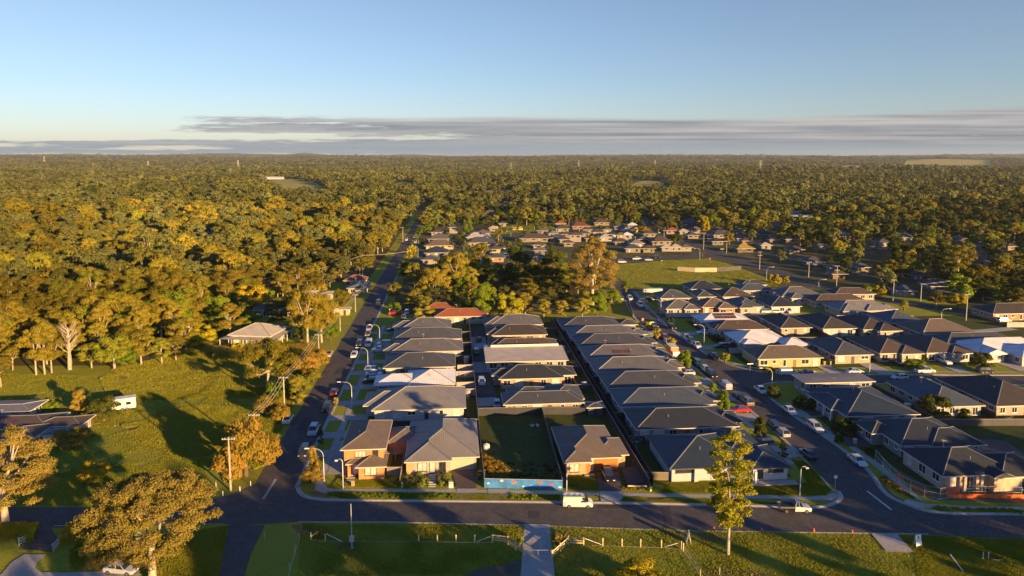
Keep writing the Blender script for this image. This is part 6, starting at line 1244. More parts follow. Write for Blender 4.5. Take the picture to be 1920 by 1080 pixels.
for t in (('lime', 378, 650, 606, 58, 'round yellow green tree beside the small teal shed'), ('dome', 318, 628, 546, 92, 'large deep green dome shaped tree left of centre'), ('gumC', 503, 737, 628, 104, 'scraggly olive gum tree in front of the farmhouse'), ('bush', 462, 893, 778, 88, 'big orange brown bush beside the front left road corner'), ('bush', 432, 905, 838, 62, 'smaller bush on the dark verge by the tall power pole'), ('bush', 498, 872, 815, 60, 'bush sloping to the kerb of the left street near the corner'), ('bush', 505, 775, 742, 56, 'low rusty bush beside the second power pole'), ('gbush', 520, 748, 712, 46, 'green bush beside the scraggly gum'), ('plume', 560, 755, 703, 44, 'feathery golden shrub at the left kerb'), ('bush', 573, 706, 662, 56, 'golden bush beside the left street above the feathery shrub'), ('bush', 545, 735, 700, 40, 'golden roadside bush between two wires spans'),
          ('plume', 150, 778, 729, 34, 'pointed plumed shrub behind the brown tiled house'), ('dbush', 195, 788, 743, 54, 'round dark green bush beside the caravan'), ('gbush', 97, 772, 753, 30, 'small bright bush by the grey shed'), ('dbush', 48, 825, 800, 30, 'dark bush between the roofs at the left edge'), ('bush', 133, 836, 801, 62, 'spreading bush beside the brown roofed house corner'), ('lime', 178, 902, 862, 56, 'small forked tree on the sunlit verge'), ('gumB', 68, 703, 612, 56, 'leafy gum with pale trunk at the meadow edge, left one'), ('gumD', 84, 702, 600, 50, 'leafy gum with pale trunk at the meadow edge, middle one'), ('gumB', 97, 699, 620, 46, 'leafy gum at the meadow edge, right one of three'), ('gumD', 2, 726, 668, 34, 'small gum tree at the very left edge of the meadow'), ('gumD', 24, 694, 648, 34, 'young gum tree behind the left meadow'),
          ('gumA', 172, 690, 640, 50, 'low gum with twisted branches on the meadow edge'), ('gumC', 215, 692, 625, 78, 'wide gum tree overhanging the meadow'), ('gumA', 265, 684, 622, 60, 'gum tree at the curve of the meadow edge'), ('gumD', 304, 682, 632, 38, 'bright gum tree at the right end of the meadow edge'), ('gumA', 577, 648, 528, 78, 'left one of the twin big gums beside the left street'), ('gumC', 603, 642, 545, 70, 'right one of the twin big gums beside the left street'), ('dome', 620, 640, 584, 36, 'bright green tree in front of the twin gums by the power pole'),
          ('gumB', 432, 636, 566, 58, 'tall olive gum behind the left end of the farmhouse'), ('gumA', 348, 655, 592, 62, 'wide olive gum left of the round yellow tree'), ('dark', 520, 612, 560, 46, 'dark tree behind the farmhouse roof ridge'), ('gumC', 556, 600, 540, 60, 'broad olive gum behind the right end of the farmhouse'), ('gumA', 640, 590, 540, 36, 'olive gum on the verge above the yellow lit carport'), ('bush', 596, 690, 652, 40, 'golden bush by the fourth power pole'), ('bush', 588, 716, 690, 26, 'small golden bush on the left kerb side'), ('gbush', 528, 700, 672, 40, 'green bush right of the scraggly gum'), ('bush', 528, 790, 758, 36, 'rusty bush behind the white sedan on the verge'), ('gumD', 330, 676, 628, 40, 'leaning gum at the top of the meadow'), ('dome', 238, 688, 640, 44, 'rounded green tree within the meadow edge gums'), ('lime', 472, 583, 529, 60, 'golden yellow tree left of the white shed'), ('dome', 408, 612, 552, 60, 'green tree behind the round yellow tree'), ('dome', 475, 614, 587, 44, 'clipped dome tree behind the farmhouse'), ('gbush', 420, 628, 608, 34, 'round green bush left of the farmhouse'), ('lime', 446, 660, 640, 24, 'small bright tree in front of the farmhouse, left one'), ('lime', 489, 648, 626, 26, 'small bright tree in front of the farmhouse, right one'), ('dbush', 565, 640, 610, 30, 'dark bush behind the farmhouse lawn'), ('gbush', 538, 632, 609, 26, 'green bush at the right end of the farmhouse'),
          ('hero1', 1110, 572, 450, 96, 'tall sunlit golden gum beside the park'), ('dark', 972, 546, 457, 54, 'tall nearly black pine in the central bush'), ('dark', 1038, 545, 462, 50, 'broad dark tree right of the black pine'), ('gumB', 902, 520, 452, 44, 'tall olive gum rising above the central bush'), ('gumA', 855, 545, 470, 60, 'olive gum in the left part of the central bush'), ('gumC', 812, 572, 500, 60, 'wide olive tree at the left end of the central bush'), ('dome', 905, 596, 528, 50, 'deep green tree behind the orange roofs'), ('lime', 955, 600, 545, 50, 'yellow green tree right of the orange roofs'), ('gbush', 868, 588, 560, 40, 'green tree just above the orange roof'), ('lime', 797, 598, 574, 46, 'golden bush at the left of the orange tiled roof'), ('lime', 772, 572, 552, 28, 'yellow bush left of the central trees'), ('gbush', 740, 585, 566, 24, 'small round tree beside the far verge lawn'),
          ('gumD', 985, 592, 556, 34, 'small olive tree in the paddock behind the rows, leftmost'), ('gumD', 1020, 598, 560, 34, 'small olive tree in the paddock behind the rows, second'), ('gumD', 1052, 600, 562, 30, 'small olive tree in the paddock behind the rows, third'), ('gumD', 1092, 598, 558, 34, 'small olive tree in the paddock behind the rows, fourth'), ('dome', 1120, 592, 545, 40, 'green tree at the right end of the paddock'), ('dome', 1150, 572, 543, 34, 'bright green tree by the top of the curving street'), ('streetg', 1173, 547, 526, 22, 'small tree at the park corner'),
          ('street', 1231, 640, 614, 16, 'bright conical street tree behind the red SUV'), ('street', 1258, 658, 632, 17, 'bright conical street tree left of the orange box truck'), ('gbush', 1283, 694, 656, 28, 'leafy street tree in front of the right row'), ('streetg', 1336, 737, 716, 16, 'small street tree near the silver covered van'), ('gbush', 1356, 772, 733, 26, 'green street tree beside the bronze SUV'), ('dbush', 1425, 826, 778, 22, 'dark street tree near the black car on the curving street'), ('cone', 1467, 856, 824, 24, 'dark conical shrub beside the white brick house'), ('street', 1360, 681, 661, 15, 'bright round street tree left of the yellow lit house'), ('dbush', 1292, 680, 668, 20, 'dark bush in the right row front garden'), ('street', 1187, 612, 600, 20, 'yellow bush at the far end of the right row'), ('street', 1213, 616, 603, 12, 'small bright tree beside the chevron board'), ('dbush', 1257, 609, 595, 16, 'dark bush on the bend near the solar roof'),
          ('dbush', 1343, 640, 626, 18, 'dark bush in front of the brown roofed house wall'), ('dbush', 1450, 745, 722, 26, 'dark bush on the junction corner lawn'), ('bush', 1441, 698, 687, 22, 'greyish shrub outside the yellow lit house'), ('dbush', 1590, 810, 784, 60, 'dark hedge mass by the black roofed garage house'), ('dbush', 1630, 852, 838, 18, 'dark shrub at the drive of the black roofed house'), ('dbush', 1573, 832, 812, 16, 'dark street shrub on the right kerb'), ('dbush', 1508, 765, 745, 40, 'dark bushes in front of the verandah house'), ('dbush', 1750, 780, 740, 60, 'dark shrubs between the navy and brick houses'), ('dbush', 1809, 784, 766, 20, 'round dark bush before the tan brick wall'), ('dbush', 1730, 676, 660, 22, 'dark bush by the twin hip house'), ('gbush', 1716, 690, 673, 40, 'sunlit green bank of shrubs in front of the twin hip house'), ('dbush', 1840, 690, 660, 40, 'dark hedge between the white walled and big white house'), ('plume', 588, 888, 835, 22, 'palm like plant on the front left corner bed'), ('cone', 602, 832, 794, 16, 'dark slim conifer beside the silver wagon'), ('street', 630, 762, 744, 9, 'thin bright sapling behind the maroon hatchback'), ('bush', 585, 905, 873, 40, 'rusty ground shrubs on the front left corner bed'),
          ('lime', 1452, 535, 513, 24, 'bright yellow tree at the park road corner'), ('lime', 1474, 533, 516, 12, 'slim yellow tree right of the park road corner'), ('lime', 1650, 560, 534, 22, 'lit tree with pale trunk beside the power pole at right'), ('gbush', 1628, 548, 533, 26, 'green bush left of the lit tree at right'), ('gumA', 1755, 576, 545, 38, 'sunlit round tree right of the blue roofed house'), ('lime', 1795, 578, 547, 32, 'yellowish round tree at right behind the tan roof'), ('gumC', 1812, 560, 524, 50, 'wide crowned tree in the leafy suburb near the tall pole'), ('dome', 1888, 573, 540, 52, 'big sunlit bush at the far right edge'), ('street', 1695, 582, 563, 16, 'small olive tree on the right verge lawn'), ('gumD', 1662, 523, 493, 24, 'small pale trunked tree in the leafy suburb'), ('gumB', 1795, 525, 457, 60, 'tall sunlit gum towering over the leafy suburb'), ('dark', 1688, 525, 470, 44, 'dark tree with a rust tip in the leafy suburb'), ('dark', 1585, 520, 478, 24, 'very dark conical tree in the leafy suburb'), ('lime', 1411, 425, 402, 12, 'small bright yellow tree far right of the park'), ('tallgum', 1432, 426, 391, 24, 'tall pale green tree beside the small yellow one'), ('gumB', 1373, 430, 396, 26, 'tall rusty gum behind the distant suburb'), ('lime', 1323, 440, 404, 14, 'narrow golden tree behind the distant suburb'), ('dome', 1337, 432, 408, 26, 'round green tree beside the narrow golden one'), ('bush', 1206, 441, 424, 22, 'rusty round tree at the end of the distant suburb'), ('streetg', 1265, 458, 446, 8, 'small round tree at the park street corner'), ('lime', 768, 490, 458, 12, 'bright roadside tree far up the left street, nearer one'), ('lime', 775, 478, 457, 12, 'bright roadside tree far up the left street, farther one'), ('streetg', 787, 440, 428, 14, 'yellowish tree by the far lamp'),
          ('lime', 1200, 1112, 1058, 110, 'yellow green bush poking in at the bottom edge'), ('bush', 600, 1004, 990, 22, 'low tuft on the lane corner'), ('gbush', 150, 1042, 1018, 24, 'small golden shrub by the lower left hedge'), ('bush', 233, 1044, 1012, 26, 'small rusty shrub under the huge gum'), ('small', 974, 1022, 1003, 16, 'clipped shrub left of the concrete drive'), ('smallb', 1046, 1020, 998, 20, 'clipped shrub right of the concrete drive'), ('gumD', 262, 450, 424, 20, 'pale thin gum left of the forest farmhouse')):
    k, x, y, tp, wd, lab = t; ptree(k, x, y, tp, wd, lab)
ptree('tallgum', 1112, 505, 440, 30, 'tall thin gum behind the golden gum by the park')
root = thing('bare_tree', 'leafless pale tree at the left meadow edge', 'tree', P(131, 693)); o = bpy.data.objects.new('trunk', BARE); COL.objects.link(o); o.parent = root; root.scale = (1.15, 1.15, 1.35)
# garden planting in front of houses 2 and 3
rg = random.Random(9)
def scatter_small(poly, n, lab, grp, keys=('small', 'smallb'), s0=.7, s1=1.6):
    for i in range(n):
        u, v = rg.random(), rg.random(); a = P(*poly[0]).lerp(P(*poly[1]), u); b = P(*poly[3]).lerp(P(*poly[2]), u); p = a.lerp(b, v); s = rg.uniform(s0, s1)
        tree(rg.choice(keys), p, s, s, rg.uniform(0, 6), lab, grp)
scatter_small(((758, 895), (805, 895), (803, 915), (756, 915)), 26, 'green garden shrub in the bed left of the cream house steps', 'shrubs left of the steps', ('small',), .5, 1.0)
scatter_small(((820, 893), (842, 885), (852, 914), (822, 915)), 20, 'green garden shrub in the bed right of the cream house steps', 'shrubs right of the steps', ('small',), .5, 1.0)
def weeds(poly, n, lab, key, smin, smax, name='weeds'):
    g = np.random.default_rng(n*7+3); P4 = [np.array(P(*q)) for q in poly]; out = []
    for i in range(n):
        u, v = g.random(), g.random(); c = (P4[0]*(1-u)+P4[1]*u)*(1-v)+(P4[3]*(1-u)+P4[2]*u)*v; s_ = g.uniform(smin, smax); k = 160
        d = g.normal(size=(k, 3)); d /= np.linalg.norm(d, axis=1)[:, None]; d[:, 2] = np.abs(d[:, 2]); q = c+d*np.array([1, 1, .75])*s_*g.uniform(.5, 1, k)[:, None]; nr = d+g.normal(size=(k, 3))*.5; nr /= np.linalg.norm(nr, axis=1)[:, None]
        out.append(quads(q, nr, np.full(k, .16)*g.uniform(.6, 1.3, k), np.full(k, .05), g))
    o = bpy.data.objects.new(name, leafmesh(name, np.concatenate(out), LM[key])); COL.objects.link(o); tag(o, lab, 'weeds', None, 'stuff')
weeds(((600, 925), (850, 928), (850, 936), (640, 934)), 150, 'weedy growth along the front nature strip', 'green', .2, .5); weeds(((958, 928), (1010, 929), (1010, 937), (958, 937)), 30, 'weedy growth on the strip before the blue banner fence', 'green', .2, .45)
weeds(((574, 885), (600, 870), (604, 895), (572, 908)), 30, 'rusty low ground cover on the front left corner bed', 'brown', .3, .6); weeds(((1168, 915), (1210, 916), (1210, 919), (1168, 918)), 24, 'low dark planting in the bed before the orange door house', 'brown', .2, .4)
weeds(((1745, 952), (1910, 956), (1915, 964), (1765, 958)), 90, 'lit weeds on the verge strip of the unfinished house', 'green', .25, .55); weeds(((905, 850), (955, 880), (950, 900), (906, 895)), 110, 'tall weeds over the earth mound in the empty lot', 'brown', .35, .8); weeds(((1655, 890), (1700, 925), (1720, 938), (1650, 905)), 60, 'reddish weeds inside the site fence', 'brown', .2, .5); weeds(((900, 895), (1055, 897), (1050, 870), (930, 868)), 60, 'sparse weeds at the front of the empty lot', 'dark', .15, .4)
for i, x in enumerate((1416, 1436, 1455, 1468)):
    root = thing('potted_palm', 'dark potted palm on the white house patio, %s from the left' % ORD[i+1], 'pot plant', P(x, 897)+Vector((0, 0, .3)), 0, 'potted palms on the patio'); m = M(); m.tube([(0, 0, 0), (0, 0, .75)], [.24, .33], 10); m.build('pot', POT, root)
    m = M()
    for k in range(11): a = k*.57; m.tube([(0, 0, .75), (.35*math.cos(a), .35*math.sin(a), 1.5), (.8*math.cos(a), .8*math.sin(a), 1.25)], [.03, .05, .01], 4)
    m.build('fronds', LM['dark'], root)
# hedges lower left
def hedge(poly, h, lab, key='lime', n=6000, ls=.13):
    g = np.random.default_rng(len(lab)); P4 = [np.array(P(*q)) for q in poly]; u = g.random(n); v = g.random(n); z = g.random(n)
    face = g.random(n); z = np.where(face < .5, 1.0, z); v = np.where((face >= .5) & (face < .8), 0, v); v = np.where(face >= .8, 1, v)
    u = np.where((face > .72) & (face < .8), np.round(u), u)
    c = (P4[0][None]*(1-u)[:, None]+P4[1][None]*u[:, None])*(1-v)[:, None]+(P4[3][None]*(1-u)[:, None]+P4[2][None]*u[:, None])*v[:, None]; c[:, 2] = z*h; c += g.normal(size=c.shape)*.07
    nr = g.normal(size=c.shape); nr[:, 2] += 1; nr /= np.linalg.norm(nr, axis=1)[:, None]
    cen = c.mean(0); cen[2] = 0; o = bpy.data.objects.new('hedge', leafmesh('hedge', quads(c-cen, nr, ls*g.uniform(.6, 1.2, n), ls*.6*g.uniform(.6, 1.2, n), g), LM[key])); COL.objects.link(o); o.location = cen; tag(o, lab, 'hedge')
hedge(((0, 1010), (55, 1008), (52, 992), (0, 994)), 1.2, 'clipped hedge in front of the leftmost gum'); hedge(((40, 1018), (62, 1018), (72, 994), (52, 996)), 1.3, 'slanting clipped hedge left of the lower left entrance'); hedge(((114, 1022), (150, 1015), (160, 996), (126, 996)), 1.4, 'rounded hedge right of the lower left entrance'); hedge(((150, 1015), (255, 1016), (250, 1002), (155, 1000)), 1.1, 'long hedge behind the huge gum trunk', 'green', 9000)
hedge(((285, 1075), (302, 1078), (335, 1010), (322, 1008)), .8, 'narrow sunlit hedge rising beside the huge gum trunk', 'brown', 5000); hedge(((530, 672), (594, 670), (592, 652), (530, 655)), 1.7, 'olive hedge right of the farmhouse lawn', 'brown', 6000); hedge(((400, 675), (470, 674), (468, 655), (400, 657)), 1.6, 'olive hedge in front of the farmhouse left side', 'brown', 6000); hedge(((325, 665), (398, 664), (398, 650), (325, 652)), 1.2, 'low scrubby hedge below the round yellow tree', 'brown', 5000)
# ---- off-picture trees that throw the long shadows
offs = [(12, 46, 20, 'gumC', 1.5), (24, 58, 15, 'gumA', 1.2), (34, 42, 21, 'gumC', 1.4), (46, 34, 22, 'gumB', 1.4), (2, 60, 14, 'gumC', 1.2), (-12, 40, 21, 'gumA', 1.3), (22, 72, 9, 'gumA', 1.1), (32, 66, 9, 'gumB', 1.0), (50, 47, 20, 'tallgum', 1.0), (76, 58, 17, 'tallgum', 1.0), (92, 52, 20, 'tallgum', 1.1), (100, 72, 18, 'gumB', 1.0), (112, 64, 20, 'gumC', 1.1), (122, 80, 15, 'tallgum', .9), (136, 88, 16, 'gumC', 1.0), (104, 58, 17, 'tallgum', 1.0), (150, 96, 16, 'gumB', 1.1), (128, 60, 22, 'gumC', 1.3), (160, 84, 20, 'gumC', 1.2), (176, 108, 16, 'gumA', 1.1), (-62, 40, 18, 'gumB', 1.0), (-45, 30, 20, 'gumB', 1.0), (146, 70, 19, 'gumA', 1.3), (190, 120, 15, 'gumC', 1.1), (205, 130, 14, 'gumC', 1.1)]
for i, (x, y, h, k, ws_) in enumerate(offs):
    if y > 30 and abs(x) < .78*y+6: h = min(h, 60-.66*y-1)
    if h < 4: continue
    hh, ww = PROTO[k][2:]; tree(k, Vector((x, y, 0)), h/hh, ws_, i*1.3, 'tall gum tree standing on the near side of the front road outside the picture', 'gum trees behind the viewpoint')
# ---- forest sampling
HB = []
for o in bpy.data.objects:
    if o.get('category') in ('house', 'shed', 'carport', 'warehouse', 'factory'):
        hp = pix(o.location); HB.append((o.location.x, o.location.y, hp[0], hp[1]))
HBa = np.array(HB)
EX = []
for o in bpy.data.objects:
    if o.get('category') in ('tree',): EX.append((o.location.x, o.location.y))
EX = np.array(EX)
def inpoly(x, y, poly):
    inside = np.zeros(len(x), bool); n = len(poly); j = n-1
    for i in range(n):
        xi, yi = poly[i]; xj, yj = poly[j]; c = ((yi > y) != (yj > y)) & (x < (xj-xi)*(y-yi)/(yj-yi+1e-12)+xi); inside ^= c; j = i
    return inside
def sample(y0, y1, s, jit=.45):
    ys_ = np.arange(y0, y1, s); X = []; Yy = []
    for y in ys_:
        xs = np.arange(-.80*y-30, .80*y+30, s); X.append(xs+rng.uniform(-jit, jit, len(xs))*s); Yy.append(y+rng.uniform(-jit, jit, len(xs))*s)
    return np.concatenate(X), np.concatenate(Yy)
def classify(x, y):
    gx = x*CA+y*SA; gy = -x*SA+y*CA; f = y*math.cos(TH)+60*math.sin(TH); px = 960+F*x/f; py = Y0-F*(y*math.sin(TH)-60*math.cos(TH))/f
    dens = np.ones(len(x)); sc = np.ones(len(x)); dens[gy < 246] = 0
    left = gx < -43
    bnd = np.where(gx < -90, 203, np.where(gx < -60, 240+(gx+90)*.4, 250)); dens[left & (gy > bnd)] = 1; dens[left & (gy <= bnd)] = 0
    m_ = left & (gx > -88) & (gy < 335) & (gy > bnd); dens[m_] = .62; sc[m_] = .8
    dens[(gx > -45) & (gx < -25) & (gy < 700)] = 0; dens[(gx > -43) & (gx < -27) & (gy >= 700) & (gy < 900)] = 0
    c = (gx > -25) & (gx < 66); dens[c & (gy < 262)] = 0; dens[c & (gy >= 262) & (gy < 300)] = .35; sc[c & (gy < 300)] = .6; dens[c & (gy >= 300) & (gy < 348)] = .85; sc[c & (gy >= 300) & (gy < 348)] = .78
    sub = (gx > -25) & (gx < 176) & (gy > 348) & (gy < 590); dens[sub] = .26; sc[sub] = .5
    mid = (gx >= 66) & (gx < 180) & (gy < 400) & (gy > 240); dens[mid] = 0
    t = sub & (px > 765) & (px < 915) & (gy > 535); dens[t] = 1; sc[t] = 1.1
    mg = (gx > -25) & (gx < 260) & (gy >= 590) & (gy < 760); dens[mg] = .62
    r1 = (gx >= 176) & (gy >= 246) & (gy < 600); dens[r1] = .78; sc[r1] = .88
    r2 = (gx >= 150) & (gy > 420) & (gy < 600); dens[r2] = .7; sc[r2] = .88
    r0 = (gx >= 172) & (gy < 246); dens[r0] = 0; dens[(gx > 215) & (gy > 225) & (gy < 246)] = .3
    r3 = (gx > 182) & (gx < 236) & (gy > 218) & (gy < 246); dens[r3] = 0
    rd = inpoly(gx, gy, [(158, 440), (155, 380), (157, 300), (176, 262), (205, 228), (240, 200), (248, 220), (214, 248), (192, 280), (178, 320), (176, 410), (170, 520), (158, 520)]); dens[rd] = 0
    dens[(gx > 12) & (gx < 30) & (gy > 348) & (gy < 560)] = 0
    for pl_ in ([(540, 364), (496, 350), (498, 333), (560, 335), (614, 352), (610, 368)], [(736, 359), (738, 342), (772, 342), (777, 359)], [(1556, 325), (1568, 310.5), (1642, 311), (1640, 325)], [(1180, 362), (1183, 339), (1252, 340), (1250, 362)], [(1690, 312), (1700, 305.5), (1860, 306), (1862, 312.5)], [(868, 373), (870, 358), (962, 358), (962, 373)], [(450, 300), (452, 297), (472, 297), (474, 300)]):
        dens[inpoly(px, py, pl_)] = 0
    return dens, sc, px, py
pts = []
for y0, y1, s, tier in ((195, 700, 7.0, 0), (700, 1500, 9.0, 1), (1500, 3000, 14.5, 2), (3000, 6000, 24, 2), (6000, 13500, 44, 2)):
    x, y = sample(y0, y1, s); dens, sc, px, py = classify(x, y)
    keep = rng.random(len(x)) < dens
    # patchy openings in the forest
    op = vnoise(x*1.0+50, y*.8+11, 42)*.6+vnoise(x, y, 150)*.4
    if tier == 0: keep &= ~((dens > .9) & (op < .27))
    elif tier == 1: keep &= ~(op < .24)
    else: keep &= ~(vnoise(x, y*.6, 420)*.6+vnoise(x+5, y, 160)*.4 < .22)
    x, y, sc, px, py = x[keep], y[keep], sc[keep], px[keep], py[keep]
    if tier < 2:
        ok = np.ones(len(x), bool)
        thp = 12*F/y
        for hx, hy, hpx, hpy in HB:
            if hy < 150: continue
            d = np.hypot(x-hx, y-hy); ok &= d > 9.5
            wpx = 7.5*F/max(hy, 1)
            ok &= ~((np.abs(px-hpx) < wpx) & (py > hpy) & (py < hpy+thp*(.85 if hy < 520 else .55)*sc))
        for ex, ey in EX: ok &= np.hypot(x-ex, y-ey) > 4
        x, y, sc = x[ok], y[ok], sc[ok]
    for a, b, c in zip(x, y, sc): pts.append((a, b, c, tier))
pts.sort(key=lambda t: math.hypot(t[0], t[1]))
inview = [i for i, t in enumerate(pts) if t[1] < 700 and abs(t[0]) < .755*t[1] and pix((t[0], t[1], 0))[1] < 1080]
IND = set(inview[:190])
FG = {'l': ('gum tree in the dense bush left of the long street', 'gum trees of the left bush'), 'c': ('tree in the central clump between the two streets', 'trees of the central clump'), 'r': ('tree among the houses of the leafy suburb at right', 'trees of the leafy suburb'), 's': ('small tree among the houses of the distant suburb', 'trees of the distant suburb')}
rnd = random.Random(77); stuff = []
for i, (x, y, s, tier) in enumerate(pts):
    gx, gy = gofw((x, y))
    if i in IND:
        zone = 'l' if gx < -40 else ('c' if gx < 70 and gy < 350 else ('r' if gx > 150 else 's'))
        if zone == 'l': k = rnd.choice(['gumA', 'gumB', 'gumC', 'gumD', 'gumA', 'gumB', 'gumC', 'dome'] if gx < -90 or gy > 335 else ['gumA', 'gumD', 'dome', 'lime', 'gumB'])
        elif zone == 'c': k = rnd.choice(['gumA', 'gumB', 'dark', 'dark', 'gumC', 'gumA', 'dome'])
        else: k = rnd.choice(['gumA', 'dark', 'gumC', 'dark', 'dome', 'gumB', 'gumD'])
        q = s*rnd.uniform(.75, 1.15); lab = FG[zone]
        nmk = {'gum': 'olive', 'dom': 'rounded green', 'lim': 'yellow green', 'dar': 'dark green'}[k[:3]]
        if zone == 'l':
            hx, hy = pix((x, y, 0)); side_ = ('at the far left' if hx < 170 else ('left of the farmhouse' if hx < 400 else ('above the farmhouse' if hx < 560 else 'beside the long street'))); row_ = 'edge' if gy < 262 else ('middle' if gy < 330 else 'back')
            lab = ('gum in the left bush %s rows %s' % (row_, side_), 'gums of the left bush, %s rows %s' % (row_, side_))
        tree(k, Vector((x, y, 0)), q*rnd.uniform(.85, 1.1), q, rnd.uniform(0, 6.3), nmk+' '+lab[0].replace('gum tree', 'tree').replace('gum in', 'tree in'), nmk+' '+lab[1])
    else: stuff.append((x, y, s, tier, gx))
# low-detail crowns reused by the forest object
LOD = []
def lodobj(me, tr):
    a = bpy.data.objects.new('forest_crown', me); b = bpy.data.objects.new('forest_trunk', tr) if tr else None; return a, b
for i, (a, kw) in enumerate((((41, 5.0, 4, 12, 24, 1.8, 2600, .52), {}), ((42, 4.2, 4.5, 13.5, 22, 1.6, 2400, .50), {}), ((43, 5.8, 3.5, 11, 26, 2.0, 2800, .55), {}), ((44, 3.8, 3, 12, 20, 1.7, 2200, .5), dict(shape='round')), ((45, 2.8, 4, 15, 18, 1.4, 2000, .46), dict(shape='column')))):
    for mt in ('forest', 'gum') if i < 3 else ('forest',):
        me, C_ = crown(*a, **kw, mat=mt); LOD.append(lodobj(me, trunkmesh(a[0], C_, a[2], a[3], .26, 'gum', nl=5)))
n0 = len(LOD)
for a, kw, mt in (((51, 5.2, 4, 11.5, 16, 2.2, 420, 1.15), {}, 'forest'), ((52, 4.4, 4, 13, 14, 1.9, 380, 1.1), {}, 'forest'), ((53, 6.0, 3, 11, 18, 2.3, 460, 1.2), {}, 'forest'), ((54, 3.6, 2, 12, 12, 2.0, 340, 1.1), dict(shape='round'), 'forest'), ((55, 4.0, 3, 11, 14, 2.0, 380, 1.1), dict(shape='round'), 'dark')):
    me, C_ = crown(*a, **kw, mat=mt); LOD.append(lodobj(me, None))
n1 = len(LOD)
for a, kw, mt in (((61, 4.6, 2.5, 12, 26, 1.8, 2600, .5), dict(shape='round'), 'dark'), ((62, 5.2, 3, 12.5, 28, 1.9, 2800, .5), {}, 'dark'), ((63, 4.2, 2, 9, 24, 1.6, 2200, .48), dict(shape='round'), 'green')):
    me, C_ = crown(*a, **kw, mat=mt); LOD.append(lodobj(me, trunkmesh(a[0], C_, a[2], a[3], .26, 'dark', nl=5)))
n2 = len(LOD)
nst = len(stuff); co = np.zeros((nst, 3)); scl = np.zeros((nst, 3)); rot = np.zeros((nst, 3)); ids = np.zeros(nst, int)
g = np.random.default_rng(99)
sx_ = np.array([t[0] for t in stuff]); sy_ = np.array([t[1] for t in stuff]); ss = np.array([t[2] for t in stuff]); st = np.array([t[3] for t in stuff])
co[:, 0] = sx_; co[:, 1] = sy_; co[:, 2] = terr(sx_, sy_)-.1
base = ss*np.where(g.random(nst) < .12, 1.3, 1.0)*g.uniform(.55, 1.15, nst)*(.74+.55*vnoise(sx_+7, sy_+3, 90)*vnoise(sx_, sy_, 300)*1.6)*np.where(st >= 2, 1.0+np.clip((sy_-1500)/9000, 0, .9), 1.0)*np.where(st >= 1, 1.05, 1)
scl[:, 0] = scl[:, 1] = base*np.where(sy_ > 3000, 1.5, 1.0)*np.where(sy_ > 6000, 1.5, 1); scl[:, 2] = base*g.uniform(.85, 1.15, nst)*np.where(sy_ > 3000, .8, 1); rot[:, 2] = g.uniform(0, 6.28, nst)
ids = np.where(st == 0, g.integers(0, n0, nst), n0+np.minimum(g.integers(0, 6, nst), n1-n0-1))
gxs = np.array([t[4] for t in stuff]); dk = (st == 0) & (gxs > -30) & (g.random(nst) < .5); ids = np.where(dk, n1+g.integers(0, n2-n1, nst), ids)
me = bpy.data.meshes.new('forest'); me.from_pydata(co.tolist(), [], [])
for nm, ty, arr in (('t_scale', 'FLOAT_VECTOR', scl), ('t_rot', 'FLOAT_VECTOR', rot)):
    at = me.attributes.new(nm, ty, 'POINT'); at.data.foreach_set('vector', arr.astype(np.float32).ravel())
at = me.attributes.new('t_idx', 'INT', 'POINT'); at.data.foreach_set('value', ids.astype(np.int32))
fo = bpy.data.objects.new('forest', me); COL.objects.link(fo); tag(fo, 'dense eucalypt forest stretching from behind the suburbs to the horizon', 'forest', None, 'stuff')
ng = bpy.data.node_groups.new('forest_scatter', 'GeometryNodeTree'); ng.interface.new_socket('Geometry', in_out='INPUT', socket_type='NodeSocketGeometry'); ng.interface.new_socket('Geometry', in_out='OUTPUT', socket_type='NodeSocketGeometry')
n = ng.nodes; l = ng.links; gi = n.new('NodeGroupInput'); go = n.new('NodeGroupOutput'); J = n.new('GeometryNodeJoinGeometry')
for a, b in reversed(LOD):
    oi = n.new('GeometryNodeObjectInfo'); oi.inputs['Object'].default_value = a; last = oi.outputs['Geometry']
    if b:
        ob = n.new('GeometryNodeObjectInfo'); ob.inputs['Object'].default_value = b; j2 = n.new('GeometryNodeJoinGeometry'); l.new(last, j2.inputs[0]); l.new(ob.outputs['Geometry'], j2.inputs[0]); last = j2.outputs[0]
    gt = n.new('GeometryNodeGeometryToInstance'); l.new(last, gt.inputs[0]); l.new(gt.outputs[0], J.inputs[0])
ip = n.new('GeometryNodeInstanceOnPoints'); l.new(gi.outputs[0], ip.inputs['Points']); l.new(J.outputs[0], ip.inputs['Instance']); ip.inputs['Pick Instance'].default_value = True
def na(nm, ty):
    q = n.new('GeometryNodeInputNamedAttribute'); q.data_type = ty; q.inputs['Name'].default_value = nm; return q.outputs['Attribute']
l.new(na('t_idx', 'INT'), ip.inputs['Instance Index']); l.new(na('t_scale', 'FLOAT_VECTOR'), ip.inputs['Scale'])
er = n.new('FunctionNodeEulerToRotation'); l.new(na('t_rot', 'FLOAT_VECTOR'), er.inputs[0]); l.new(er.outputs[0], ip.inputs['Rotation']); l.new(ip.outputs[0], go.inputs[0])
md = fo.modifiers.new('scatter', 'NODES'); md.node_group = ng
print('forest points', nst, 'individuals', len(IND))
